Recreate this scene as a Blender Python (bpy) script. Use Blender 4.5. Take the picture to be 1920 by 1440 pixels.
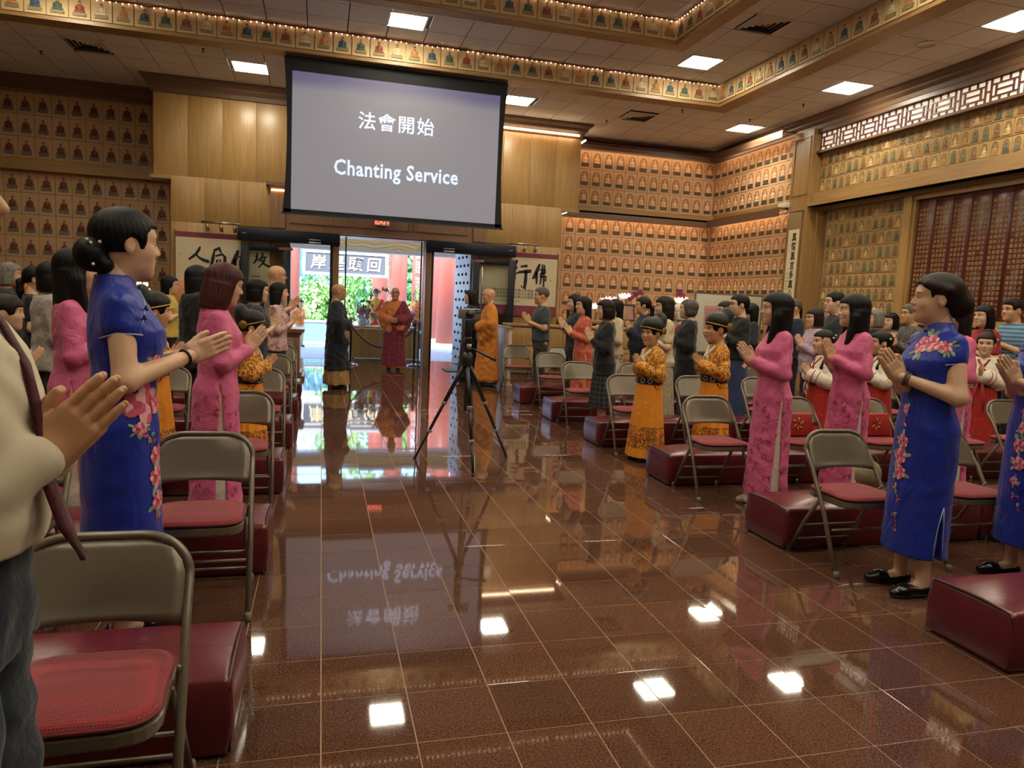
import bpy, bmesh, math, random
import numpy as np
from mathutils import Vector, Matrix
from mathutils.bvhtree import BVHTree

for _o in list(bpy.data.objects):
    bpy.data.objects.remove(_o)
SC = bpy.context.scene
COL = SC.collection
RND = random.Random(7)
PI = math.pi

# ------------------------------------------------------------ camera
CAM_R = Vector((0.9658569, -0.25473567, 0.04722489))
CAM_U = Vector((-0.01658815, 0.12110198, 0.99250146))
CAM_F = Vector((0.25854455, 0.95939775, -0.11274159))
CAM_H = 1.44427
_cd = bpy.data.cameras.new('camera')
_cd.sensor_width = 36.0
_cd.lens = 1345.0 / 1920.0 * 36.0
_cd.clip_start = 0.05
_cd.clip_end = 400
CAM = bpy.data.objects.new('camera', _cd)
COL.objects.link(CAM)
CAM.matrix_world = Matrix(((CAM_R.x, CAM_U.x, -CAM_F.x, 0), (CAM_R.y, CAM_U.y, -CAM_F.y, 0), (CAM_R.z, CAM_U.z, -CAM_F.z, CAM_H), (0, 0, 0, 1)))
SC.camera = CAM


def pix(p):
    d = Vector(p) - Vector((0, 0, CAM_H))
    w = d.dot(CAM_F)
    if w < 0.05:
        return None
    return (960 + 1345 * d.dot(CAM_R) / w, 720 - 1345 * d.dot(CAM_U) / w)


# ------------------------------------------------------------ world, sun, exposure
WORLD = bpy.data.worlds.new('sky')
SC.world = WORLD
WORLD.use_nodes = True
_n = WORLD.node_tree.nodes
_sky = _n.new('ShaderNodeTexSky')
_sky.sky_type = 'NISHITA'
_sky.sun_disc = False
_sky.sun_elevation = math.radians(52)
_sky.sun_rotation = math.radians(200)
WORLD.node_tree.links.new(_sky.outputs[0], _n['Background'].inputs[0])
_n["Background"].inputs[1].default_value = 0.36
_sd = bpy.data.lights.new('sun', 'SUN')
_sd.energy = 1.9
_sd.angle = math.radians(0.6)
_sd.color = (1.0, 0.95, 0.88)
SUN = bpy.data.objects.new('sun', _sd)
COL.objects.link(SUN)
SUN.rotation_euler = (math.radians(38), math.radians(-18), 0)
SC.view_settings.view_transform = 'Standard'
SC.view_settings.look = 'None'
SC.view_settings.gamma = 1.0
SC.view_settings.use_curve_mapping = False
SC.view_settings.exposure = 1.75
SC.cycles.max_bounces = 7
SC.cycles.diffuse_bounces = 4
SC.cycles.glossy_bounces = 4
SC.cycles.transmission_bounces = 6
SC.cycles.transparent_max_bounces = 8
SC.cycles.sample_clamp_indirect = 14.0


# ------------------------------------------------------------ helpers
def lin(c):
    if isinstance(c, str):
        c = c.lstrip('#')
        c = tuple(int(c[i:i + 2], 16) / 255 for i in (0, 2, 4))
    return tuple(v / 12.92 if v <= 0.04045 else ((v + 0.055) / 1.055) ** 2.4 for v in c)


MATS = {}


class NT:
    def __init__(self, name):
        self.m = bpy.data.materials.new(name)
        self.m.use_nodes = True
        self.t = self.m.node_tree
        self.b = self.t.nodes['Principled BSDF']
        self.out = self.t.nodes['Material Output']

    def new(self, kind, **kw):
        n = self.t.nodes.new('ShaderNode' + kind)
        for k, v in kw.items():
            if hasattr(n, k):
                setattr(n, k, v)
            else:
                n.inputs[k].default_value = v
        return n

    def link(self, a, b):
        self.t.links.new(a, b)

    def coords(self, kind='Object', scale=(1, 1, 1), rot=(0, 0, 0)):
        tc = self.new('TexCoord')
        mp = self.new('Mapping')
        mp.inputs['Scale'].default_value = scale
        mp.inputs['Rotation'].default_value = rot
        self.link(tc.outputs[kind], mp.inputs[0])
        return mp.outputs[0]

    def ramp(self, fac, stops):
        r = self.new('ValToRGB')
        e = r.color_ramp.elements
        while len(e) < len(stops):
            e.new(0.5)
        for el, (p, c) in zip(e, stops):
            el.position = p
            el.color = (*c, 1) if len(c) == 3 else c
        self.link(fac, r.inputs[0])
        return r.outputs[0]

    def mix(self, fac, a, b, mode='MIX'):
        n = self.new('MixRGB', blend_type=mode)
        for s, v in ((n.inputs[0], fac), (n.inputs[1], a), (n.inputs[2], b)):
            if isinstance(v, (int, float)):
                s.default_value = v
            elif isinstance(v, tuple):
                s.default_value = (*v[:3], 1)
            else:
                self.link(v, s)
        return n.outputs[0]

    def math(self, op, a, b=0.0, c=None):
        n = self.new('Math', operation=op)
        for s, v in zip(n.inputs, (a, b, c)):
            if v is None:
                continue
            if isinstance(v, (int, float)):
                s.default_value = v
            else:
                self.link(v, s)
        return n.outputs[0]

    def noise(self, vec, scale=5, detail=3, rough=0.55, dist=0.0):
        n = self.new('TexNoise')
        n.inputs['Scale'].default_value = scale
        n.inputs['Detail'].default_value = detail
        n.inputs['Roughness'].default_value = rough
        n.inputs['Distortion'].default_value = dist
        self.link(vec, n.inputs['Vector'])
        return n.outputs['Fac']

    def bump(self, height, strength=0.2, dist=0.01):
        n = self.new('Bump')
        n.inputs['Strength'].default_value = strength
        n.inputs['Distance'].default_value = dist
        self.link(height, n.inputs['Height'])
        self.link(n.outputs[0], self.b.inputs['Normal'])

    def base(self, v):
        s = self.b.inputs['Base Color']
        if isinstance(v, tuple):
            s.default_value = (*v[:3], 1)
        else:
            self.link(v, s)

    def set(self, **kw):
        for k, v in kw.items():
            self.b.inputs[k.replace('_', ' ')].default_value = v


def mat(name, color, rough=0.6, metal=0.0, noise=0.0, nscale=20.0, bump=0.0, bscale=60.0, spec=0.5, sheen=0.0, rand=0.0, nvec=(1, 1, 1), **kw):
    """Plain surface with a little procedural variation."""
    if name in MATS:
        return MATS[name]
    c = lin(color)
    t = NT(name)
    t.set(Roughness=rough, Metallic=metal)
    t.b.inputs['Specular IOR Level'].default_value = spec
    if sheen:
        t.b.inputs['Sheen Weight'].default_value = sheen
    for k, v in kw.items():
        t.b.inputs[k.replace('_', ' ')].default_value = v
    vec = t.coords('Object', nvec)
    col = None
    if noise:
        f = t.noise(vec, nscale, 4)
        col = t.mix(f, tuple(v * (1 - noise) for v in c), tuple(min(1, v * (1 + noise)) for v in c))
    if rand:
        oi = t.new('ObjectInfo')
        g = t.math('MULTIPLY_ADD', oi.outputs['Random'], 2 * rand, 1 - rand)
        cmb = t.new('CombineColor')
        for i in range(3):
            t.link(g, cmb.inputs[i])
        col = t.mix(1.0, col if col is not None else c, cmb.outputs[0], 'MULTIPLY')
    t.base(col if col is not None else c)
    if bump:
        t.bump(t.noise(vec, bscale, 3), bump, 0.004 if bscale > 20 else 0.016)
    MATS[name] = t.m
    return t.m


def emit(name, color, strength, sample=True):
    if name in MATS:
        return MATS[name]
    t = NT(name)
    c = lin(color)
    t.base((0.8, 0.8, 0.8))
    t.b.inputs['Emission Color'].default_value = (*c, 1)
    t.b.inputs['Emission Strength'].default_value = strength
    if not sample:
        t.m.cycles.emission_sampling = 'NONE'
    MATS[name] = t.m
    return t.m


def wood(name, c1, c2, axis='Z', rough=0.42, scale=1.0, coat=0.15, rand=0.0):
    """Straight-grained oak: streaks along one axis."""
    if name in MATS:
        return MATS[name]
    t = NT(name)
    s = {'X': (0.5, 14, 14), 'Y': (14, 0.5, 14), 'Z': (14, 14, 0.5)}[axis]
    vec = t.coords('Object', tuple(v * scale for v in s))
    f = t.noise(vec, 2.2, 6, 0.62)
    f2 = t.noise(vec, 9.0, 3, 0.6)
    m = t.math('ADD', t.math('MULTIPLY', f, 0.7), t.math('MULTIPLY', f2, 0.3))
    col = t.ramp(m, [(0.30, lin(c1)), (0.68, lin(c2))])
    if rand:
        oi = t.new('ObjectInfo')
        g = t.math('MULTIPLY_ADD', oi.outputs['Random'], 2 * rand, 1 - rand)
        cmb = t.new('CombineColor')
        for i in range(3):
            t.link(g, cmb.inputs[i])
        col = t.mix(1.0, col, cmb.outputs[0], 'MULTIPLY')
    t.base(col)
    t.set(Roughness=rough)
    t.b.inputs['Coat Weight'].default_value = coat
    t.b.inputs['Coat Roughness'].default_value = 0.25
    t.bump(f2, 0.08, 0.002)
    MATS[name] = t.m
    return t.m


class MB:
    """Collects shapes; build() links them as ONE mesh object."""

    def __init__(self):
        self.v, self.f, self.m, self.s = [], [], [], []
        self.cur = 0
        self.smooth = False

    def add(self, vs, fs, smooth=None):
        o = len(self.v)
        self.v.extend(tuple(p) for p in vs)
        for f in fs:
            self.f.append(tuple(i + o for i in f))
            self.m.append(self.cur)
            self.s.append(self.smooth if smooth is None else smooth)
        return self

    def box(self, x0, x1, y0, y1, z0, z1, M=None):
        vs = [Vector((x, y, z)) for z in (z0, z1) for y in (y0, y1) for x in (x0, x1)]
        if M is not None:
            vs = [M @ v for v in vs]
        self.add(vs, [(0, 2, 3, 1), (4, 5, 7, 6), (0, 1, 5, 4), (1, 3, 7, 5), (3, 2, 6, 7), (2, 0, 4, 6)])
        return self

    def bevbox(self, x0, x1, y0, y1, z0, z1, b=0.01, M=None, seg=2):
        bm = bmesh.new()
        r = bmesh.ops.create_cube(bm, size=1)
        for v in bm.verts:
            v.co = Vector(((x0 + x1) / 2 + v.co.x * (x1 - x0), (y0 + y1) / 2 + v.co.y * (y1 - y0), (z0 + z1) / 2 + v.co.z * (z1 - z0)))
        bmesh.ops.bevel(bm, geom=list(bm.edges), offset=b, segments=seg, affect='EDGES', profile=0.5)
        vs = [(M @ v.co) if M is not None else v.co.copy() for v in bm.verts]
        self.add(vs, [[v.index for v in f.verts] for f in bm.faces], smooth=True) if not bm.verts.index_update() else None
        bm.free()
        return self

    def tube(self, path, r, n=8, closed=False, cap=True, ry=None):
        path = [Vector(p) for p in path]
        N = len(path)
        rs = r if isinstance(r, (list, tuple)) else [r] * N
        prev = None
        rings = []
        for i, p in enumerate(path):
            if closed:
                t = path[(i + 1) % N] - path[i - 1]
            else:
                t = path[min(i + 1, N - 1)] - path[max(i - 1, 0)]
            t.normalize()
            if prev is None:
                a = Vector((0, 0, 1)) if abs(t.z) < 0.9 else Vector((1, 0, 0))
                n1 = t.cross(a).normalized()
            else:
                n1 = (prev - t * prev.dot(t)).normalized()
            prev = n1
            n2 = t.cross(n1)
            q = ry / rs[0] if ry else 1.0
            rings.append([p + n1 * math.cos(2 * PI * k / n) * rs[i] + n2 * math.sin(2 * PI * k / n) * rs[i] * q for k in range(n)])
        vs = [v for rg in rings for v in rg]
        fs = []
        for i in range(N if closed else N - 1):
            j = (i + 1) % N
            for k in range(n):
                fs.append((i * n + k, i * n + (k + 1) % n, j * n + (k + 1) % n, j * n + k))
        if cap and not closed:
            fs.append(tuple(range(n))[::-1])
            fs.append(tuple((N - 1) * n + k for k in range(n)))
        return self.add(vs, fs, smooth=True)

    def lathe(self, prof, n=16, c=(0, 0, 0), M=None, smooth=True):
        vs = []
        for r, z in prof:
            for k in range(n):
                v = Vector((c[0] + r * math.cos(2 * PI * k / n), c[1] + r * math.sin(2 * PI * k / n), c[2] + z))
                vs.append(M @ v if M is not None else v)
        fs = []
        for i in range(len(prof) - 1):
            for k in range(n):
                fs.append((i * n + k, i * n + (k + 1) % n, (i + 1) * n + (k + 1) % n, (i + 1) * n + k))
        if prof[0][0] > 1e-5:
            fs.append(tuple(range(n))[::-1])
        if prof[-1][0] > 1e-5:
            fs.append(tuple((len(prof) - 1) * n + k for k in range(n)))
        return self.add(vs, fs, smooth=smooth)

    def ell(self, c, r, n=10, m=7, M=None):
        prof = [(math.sin(PI * i / m), -math.cos(PI * i / m)) for i in range(m + 1)]
        vs = []
        for a, z in prof:
            for k in range(n):
                v = Vector((c[0] + r[0] * a * math.cos(2 * PI * k / n), c[1] + r[1] * a * math.sin(2 * PI * k / n), c[2] + r[2] * z))
                vs.append(M @ v if M is not None else v)
        fs = [(i * n + k, i * n + (k + 1) % n, (i + 1) * n + (k + 1) % n, (i + 1) * n + k) for i in range(m) for k in range(n)]
        return self.add(vs, fs, smooth=True)

    def prism(self, pts, y0, y1, M=None):
        """outline in (x, z), extruded from y0 to y1"""
        n = len(pts)
        vs = [Vector((x, y0, z)) for x, z in pts] + [Vector((x, y1, z)) for x, z in pts]
        if M is not None:
            vs = [M @ v for v in vs]
        fs = [tuple(range(n)), tuple(range(2 * n - 1, n - 1, -1))]
        fs += [(i, i + n, (i + 1) % n + n, (i + 1) % n) for i in range(n)]
        return self.add(vs, fs)

    def mesh(self, name, mats):
        me = bpy.data.meshes.new(name)
        me.from_pydata(self.v, [], self.f)
        for mm in (mats if isinstance(mats, (list, tuple)) else [mats]):
            me.materials.append(mm)
        me.polygons.foreach_set('material_index', self.m)
        me.polygons.foreach_set('use_smooth', self.s)
        me.update()
        return me

    def build(self, name, mats, parent=None, loc=None, rotz=0.0):
        return link(name, self.mesh(name, mats), parent, loc, rotz)


def link(name, data, parent=None, loc=None, rotz=0.0):
    o = bpy.data.objects.new(name, data)
    COL.objects.link(o)
    if parent is not None:
        o.parent = parent
    if loc is not None:
        o.location = loc
    if rotz:
        o.rotation_euler = (0, 0, rotz)
    return o


def tag(o, label, cat, group=None):
    o['label'] = label
    o['category'] = cat
    if group:
        o['group'] = group
    return o


def thing(name, label, cat, loc=(0, 0, 0), rotz=0.0, group=None):
    return tag(link(name, None, None, loc, rotz), label, cat, group)


def struct(o):
    o['kind'] = 'structure'
    return o


def stuff(o):
    o['kind'] = 'stuff'
    return o


def dup(root, loc, rotz, label, group=None):
    r = root.copy()
    COL.objects.link(r)
    r.location = loc
    r.rotation_euler = (0, 0, rotz)
    r['label'] = label
    if group:
        r['group'] = group
    for ch in root.children:
        c = ch.copy()
        COL.objects.link(c)
        c.parent = r
        for g in ch.children:
            d = g.copy()
            COL.objects.link(d)
            d.parent = c
    return r


def rotm(axis, a):
    return Matrix.Rotation(a, 4, axis)


def text_mesh(name, body, size, mat_, extrude=0.0, offset=0.0, align='CENTER', space=1.0, line=1.0, shear=0.0, sx=1.0):
    """Lettering as a flat (or slightly raised) mesh in the XZ plane facing -Y."""
    cu = bpy.data.curves.new(name, 'FONT')
    cu.body = body
    cu.size = size
    cu.extrude = extrude
    cu.offset = offset
    cu.align_x = align
    cu.align_y = 'CENTER'
    cu.space_character = space
    cu.space_line = line
    cu.shear = shear
    cu.resolution_u = 2
    ob = bpy.data.objects.new(name, cu)
    COL.objects.link(ob)
    dg = bpy.context.evaluated_depsgraph_get()
    me = bpy.data.meshes.new_from_object(ob.evaluated_get(dg))
    bpy.data.objects.remove(ob)
    bpy.data.curves.remove(cu)
    me.transform(Matrix.Diagonal((sx, 1, 1, 1)))
    me.transform(Matrix.Rotation(PI / 2, 4, 'X'))
    me.name = name
    me.materials.clear()
    me.materials.append(mat_)
    return me
# ------------------------------------------------------------ materials of the room
OAK = wood('oak', '#805e34', '#a58252', 'Z')
OAKX = wood('oak_across', '#826036', '#a88554', 'X')
OAKY = wood('oak_along', '#826036', '#a88554', 'Y')
OAKP = wood('oak_panel', '#8f6c3c', '#b38d55', 'Z', rand=0.07, coat=0.3)
WALN = wood('walnut_trim', '#57402e', '#775841', 'X')
WALNY = wood('walnut_trim_along', '#57402e', '#775841', 'Y')
REDW = wood('reddish_door_wood', '#6d4e36', '#8f6a48', 'Z')
BLACKM = mat('black_metal', '#1b1f26', 0.4, 0.3)
DARKGAP = mat('dark_gap', '#2a231d', 0.9)
GROUT = mat('grout', '#967862', 0.8)


def granite():
    t = NT('polished_red_granite')
    vec = t.coords('Object', (1, 1, 1))
    tc = t.new('NewGeometry')
    v = t.new('TexVoronoi')
    v.inputs['Scale'].default_value = 260
    t.link(tc.outputs['Position'], v.inputs['Vector'])
    n = t.noise(tc.outputs['Position'], 130, 5, 0.7)
    n2 = t.noise(tc.outputs['Position'], 1.3, 2)
    a = t.ramp(n, [(0.36, lin('#38241a')), (0.52, lin('#5c3d2e')), (0.68, lin('#80604c'))])
    b = t.mix(t.math('MULTIPLY', v.outputs['Distance'], 0.5), a, lin('#4a3024'))
    oi = t.new('ObjectInfo')
    g = t.math('MULTIPLY_ADD', oi.outputs['Random'], 0.3, 0.85)
    cmb = t.new('CombineColor')
    for i in range(3):
        t.link(g, cmb.inputs[i])
    t.base(t.mix(1.0, b, cmb.outputs[0], 'MULTIPLY'))
    t.set(Roughness=0.035, IOR=1.72)
    return t.m


GRAN = granite()

# ------------------------------------------------------------ floor
TS = 0.3048
FX0, FY0 = 0.0222, 2.1898      # a tile corner in world space
fl = struct(MB().box(-7, 9.6, -7, 16.6, -0.12, -0.0013).build('floor', GROUT))


def tile_mesh(name, w, h, gap, depth, m):
    b = MB()
    e = gap / 2
    x0, x1, y0, y1 = e - w / 2, w / 2 - e, e - h / 2, h / 2 - e
    c = 0.0003
    vs = [(x0, y0, -depth), (x1, y0, -depth), (x1, y1, -depth), (x0, y1, -depth), (x0, y0, -c), (x1, y0, -c), (x1, y1, -c), (x0, y1, -c),
          (x0 + c, y0 + c, 0), (x1 - c, y0 + c, 0), (x1 - c, y1 - c, 0), (x0 + c, y1 - c, 0)]
    fs = [(8, 9, 10, 11)] + [(i, (i + 1) % 4, 4 + (i + 1) % 4, 4 + i) for i in range(4)] + [(4 + i, 4 + (i + 1) % 4, 8 + (i + 1) % 4, 8 + i) for i in range(4)]
    b.add(vs, fs)
    return b.mesh(name, m)


_tm = tile_mesh('floor_tile', TS, TS, 0.0044, 0.012, GRAN)
cells = []
for i in range(-23, 32):
    for j in range(-16, 48):
        x, y = FX0 + (i + 0.5) * TS, FY0 + (j + 0.5) * TS
        if -6.9 < x < 9.3 and -3 < y < 16.4:
            p = pix((x, y, 0))
            vis = p is not None and -40 < p[0] < 1960 and p[1] < 1500
            aisle = -0.35 < x < 2.85 or y < 3.3
            cells.append((0 if (vis and aisle) else 1, x * x + y * y, x, y))
cells.sort()
far = MB()
for k, (_, _, x, y) in enumerate(cells):
    tx, ty = RND.gauss(0, 0.0016), RND.gauss(0, 0.0016)
    if k < 300:
        o = link('floor_tile', _tm, fl, (x, y, 0))
        o.rotation_euler = (tx, ty, 0)
    else:
        e = TS / 2 - 0.0022
        far.add([(x + a * e, y + b * e, b * e * tx - a * e * ty) for a, b in ((-1, -1), (1, -1), (1, 1), (-1, 1))], [(0, 1, 2, 3)])
stuff(far.build('floor_tiles', GRAN, fl))

# ------------------------------------------------------------ ceiling
CZ, CZ2, CZ3 = 5.25, 5.62, 5.98
Y1, X1, XL1 = 12.40, 7.05, -4.65
Y2, X2, XL2 = 10.85, 5.35, -2.95
YB = -4.0
cb = MB()
cb.box(-7, 9.6, Y1 + .3, 16.6, CZ + .03, CZ + .2)
cb.box(X1 + .3, 9.6, -7, Y1 + .3, CZ + .03, CZ + .2)
cb.box(-7, XL1 - .3, -7, Y1 + .3, CZ + .03, CZ + .2)
cb.box(XL1 - .3, X1 + .3, -7, YB, CZ + .03, CZ + .2)
cb.box(XL1 - .1, X1 + .1, Y2 + .24, Y1 + .1, CZ2 + .03, CZ2 + .2)
cb.box(X2 + .24, X1 + .1, YB, Y2 + .24, CZ2 + .03, CZ2 + .2)
cb.box(XL1 - .1, XL2 - .24, YB, Y2 + .24, CZ2 + .03, CZ2 + .2)
cb.box(XL2 - .24, X2 + .24, YB, Y2 + .24, CZ3 + .03, CZ3 + .2)
ceil = struct(cb.build('ceiling', DARKGAP))


def ceil_mat():
    t = NT('ceiling_tile')
    g = t.new('NewGeometry')
    n = t.noise(g.outputs['Position'], 55, 3, 0.7)
    t.base(t.ramp(n, [(0.35, lin('#cfc9c3')), (0.65, lin('#e4dfd9'))]))
    t.set(Roughness=0.95)
    t.bump(n, 0.35, 0.01)
    return t.m


CEILM = ceil_mat()
CT = 0.61
_cm = MB()
_cm.box(-CT / 2 + .008, CT / 2 - .008, -CT / 2 + .008, CT / 2 - .008, 0, .03)
_cmesh = _cm.mesh('ceiling_tile', CEILM)


def seen(x, y, z, pad=70):
    p = pix((x, y, z))
    return p is not None and -pad < p[0] < 1920 + pad and p[1] > -pad


LIGHT_SPOTS = {1: [(8.4, 13.68), (8.4, 10.63), (8.4, 7.58), (8.4, 4.5), (8.4, 1.5), (3.52, 13.68), (-1.25, 13.68), (-5.9, 13.68), (-5.9, 10.63), (-5.9, 7.58), (-5.9, 4.5), (-5.9, 1.5)],
               2: [(1.19, 11.56), (6.12, 11.48), (6.12, 7.2), (6.12, 2.9), (-3.8, 11.5), (-3.8, 7.2), (-3.8, 2.9)],
               3: [(x_, y_) for x_ in (-1.85, .29, 2.42, 4.25) for y_ in (8.1, 5.05, 2.0, -1.05)]}  # unseen panels, multiplied here and at the sides to brighten the hall
VENT_SPOTS = {1: [(6.05, 13.74), (-3.69, 13.46)], 2: [(6.14, 9.66)]}


def near_any(x, y, lst, d=0.31):
    return any(abs(x - a) < d and abs(y - b) < d for a, b in lst)


def put_tiles(level, z, x0, x1, y0, y1, ox, oy, hole=None):
    """visible tiles as single pieces, the unseen rest joined"""
    rest = MB()
    i0, i1 = math.floor((x0 - ox) / CT), math.ceil((x1 - ox) / CT)
    j0, j1 = math.floor((y0 - oy) / CT), math.ceil((y1 - oy) / CT)
    for i in range(i0, i1):
        for j in range(j0, j1):
            a0, a1 = max(x0, ox + i * CT), min(x1, ox + (i + 1) * CT)
            b0, b1 = max(y0, oy + j * CT), min(y1, oy + (j + 1) * CT)
            if a1 - a0 < .05 or b1 - b0 < .05:
                continue
            cx, cy = (a0 + a1) / 2, (b0 + b1) / 2
            full = a1 - a0 > CT - .02 and b1 - b0 > CT - .02
            sx, sy = (a1 - a0) / CT, (b1 - b0) / CT
            if near_any(cx, cy, LIGHT_SPOTS.get(level, []) + VENT_SPOTS.get(level, []), 0.25):
                continue
            if hole and hole[0] < cx < hole[1] and hole[2] < cy < hole[3]:
                continue
            if seen(cx, cy, z):
                o = link('ceiling_tile', _cmesh, ceil, (cx, cy, z))
                o.scale = (sx, sy, 1)
            else:
                rest.box(a0 + .008, a1 - .008, b0 + .008, b1 - .008, z, z + .03)
    if rest.v:
        stuff(rest.build('ceiling_tiles', CEILM, ceil))


put_tiles(1, CZ, -6.8, 9.15, Y1 + .3, 16.0, -4.64 - 2 * CT, 12.755)
put_tiles(1, CZ, X1 + .3, 9.15, -6, Y1 + .3, 7.48, 12.755)
put_tiles(1, CZ, -6.8, XL1 - .3, -6, Y1 + .3, 7.48, 12.755)
put_tiles(2, CZ2, XL1, X1, Y2 + .24, Y1, 6.43, 10.62)
put_tiles(2, CZ2, X2 + .24, X1, YB, Y2 + .24, 6.43, 10.62)
put_tiles(2, CZ2, XL1, XL2 - .24, YB, Y2 + .24, 6.43, 10.62)
put_tiles(3, CZ3, XL2, X2, YB, Y2, 0.9, 10.85)

# ------------------------------------------------------------ coffer beams: wooden soffit strips
def rect_ring(b, x0, x1, y0, y1, w, z0, z1):
    b.box(x0 - w, x1 + w, y1, y1 + w, z0, z1)
    b.box(x0 - w, x1 + w, y0 - w, y0, z0, z1)
    b.box(x1, x1 + w, y0, y1, z0, z1)
    b.box(x0 - w, x0, y0, y1, z0, z1)


tr = MB()
rect_ring(tr, XL1, X1, YB, Y1, .32, CZ - .03, CZ + .02)
rect_ring(tr, XL1, X1, YB, Y1, .12, CZ + .02, CZ2 + .02)
coff1 = struct(tr.build('trim_1', OAKX))
tr = MB()
rect_ring(tr, XL2, X2, YB, Y2, .24, CZ2 - .02, CZ2 + .03)
rect_ring(tr, XL2, X2, YB, Y2, .12, CZ2 + .03, CZ3 + .02)
coff2 = struct(tr.build('trim_2', OAKX))

# ------------------------------------------------------------ relief tiles: a seated figure on a lotus throne in an arched niche
def relief(name, w, h, mats, base_h=0.2, arch=True, lobes=True):
    b = MB()
    g = 0.006
    b.cur = 0
    b.box(-w / 2 + g, w / 2 - g, -0.016, 0, g, h - g)
    y = -0.016
    if arch:
        pts = []
        aw, at, ab = w * .40, h * .93, h * .14
        for k in range(7):
            a = k / 6
            pts.append((aw * math.cos(a * PI / 2) ** .75, ab + (at - ab) * (.52 + .48 * math.sin(a * PI / 2) ** 1.15)))
        half = [(aw * .96, ab)] + pts
        out = half + [(-x, z) for x, z in half[::-1][1:]]
        inn = [(x * .86, ab + (z - ab) * .95) for x, z in out]
        n = len(out)
        vs = [(x, y - .007, z) for x, z in out] + [(x, y - .007, z) for x, z in inn] + [(x, y, z) for x, z in out] + [(x, y, z) for x, z in inn]
        fs = []
        for i in range(n - 1):
            fs += [(i, i + 1, n + i + 1, n + i), (2 * n + i, 2 * n + i + 1, i + 1, i), (n + i, n + i + 1, 3 * n + i + 1, 3 * n + i)]
        b.add(vs, fs)
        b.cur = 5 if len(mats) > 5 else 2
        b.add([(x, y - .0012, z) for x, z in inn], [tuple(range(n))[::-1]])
    b.cur = 1
    z0 = h * (.12 + base_h)
    d = .018
    b.ell((0, y, z0 + h * .045), (w * .29, d, h * .06), 8, 4)          # folded legs
    b.ell((0, y, z0 + h * .19), (w * .15, d, h * .16), 8, 4)           # torso
    b.ell((-w * .16, y, z0 + h * .17), (w * .06, d * .8, h * .12), 6, 4)
    b.ell((w * .16, y, z0 + h * .17), (w * .06, d * .8, h * .12), 6, 4)
    b.cur = 3 if len(mats) > 3 else 1
    b.ell((0, y, z0 + h * .385), (w * .085, d, h * .075), 8, 4)        # head
    if len(mats) > 4:
        b.cur = 4
        b.ell((0, y - .004, z0 + h * .44), (w * .07, d * .8, h * .04), 6, 4)
    b.cur = 2
    b.prism([(-w * .30, z0 - h * .01), (-w * .34, z0 - h * .06), (-w * .25, z0 - h * base_h * .55), (-w * .33, z0 - h * base_h * .9),
             (w * .33, z0 - h * base_h * .9), (w * .25, z0 - h * base_h * .55), (w * .34, z0 - h * .06), (w * .30, z0 - h * .01)][::-1], y - .014, y)
    return b.mesh(name, mats)


TERRA = mat('terracotta_relief', '#c9a27a', 0.7, noise=.12, nscale=30)
TERRAF = mat('terracotta_figure', '#d9b48c', 0.6)
DKBASE = mat('dark_lotus_base', '#4c4636', 0.6)
LTAN = mat('brown_relief_plate', '#bd9870', 0.7, noise=.12, nscale=30)
LRED = mat('russet_figure', '#6e3a26', 0.6)
LSKIN = mat('ochre_skin_relief', '#a8794c', 0.6)
LBLUE = mat('slate_lotus_base', '#6a6355', 0.6)
LDK = mat('dark_hair_relief', '#3a2a20', 0.6)
OTAN = mat('olive_relief_plate', '#b39360', 0.7, noise=.1, nscale=30)
CREAM = mat('cream_relief_plate', '#c9ae7e', 0.7, noise=.1, nscale=30)
FCOL = [mat('robe_relief_' + n, c, 0.6) for n, c in (('blue', '#3f5a6e'), ('green', '#4d6650'), ('red', '#985040'), ('white', '#d8cba4'), ('orange', '#c08850'))]
GCOL = [mat('figure_relief_' + n, c, 0.55) for n, c in (('green', '#5d6048'), ('moss', '#6b6a4c'), ('russet', '#8a5f3c'), ('gold', '#ccb07a'), ('tan', '#a98552'))]
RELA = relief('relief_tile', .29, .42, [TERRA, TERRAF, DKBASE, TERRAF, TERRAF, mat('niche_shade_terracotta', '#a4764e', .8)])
RELB = relief('relief_tile', .29, .405, [LTAN, LRED, LBLUE, LSKIN, LDK, mat('niche_brown', '#9e7a52', .8)], arch=False)
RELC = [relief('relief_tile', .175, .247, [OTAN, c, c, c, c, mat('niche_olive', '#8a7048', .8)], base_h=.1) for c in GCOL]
RELD = [relief('relief_tile', .285, .345, [CREAM, c, mat('lotus_relief', '#8a7a58', .6), mat('gilt_skin_relief', '#c39a66', .6), LDK], base_h=.16, arch=False) for c in FCOL]

# friezes around the two coffers
def frieze(parent, x0, x1, y0, y1, z, w, k0):
    k = k0
    n = int((x1 - x0) / w)
    for i in range(n):
        x = x1 - w * (i + .5)
        if seen(x, y1, z + .17):
            link('relief_tile', RELD[(k - i) % 5], parent, (x, y1 - .001, z))
    for i in range(int((y1 - y0) / w)):
        y = y1 - w * (i + .5)
        if seen(x1, y, z + .17):
            link('relief_tile', RELD[(k + 1 + i) % 5], parent, (x1 - .001, y, z), -PI / 2)


frieze(coff1, XL1, X1, YB, Y1, CZ + .025, .289, 3)
frieze(coff2, XL2, X2, YB, Y2, CZ2 + .035, .289, 4)

# ------------------------------------------------------------ string lights along the upper edge of the friezes
BULB = emit('fairy_bulb', '#ffd9b8', 5.0, False)
WIRE = mat('red_garland_wire', '#7a3328', 0.6)


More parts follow.
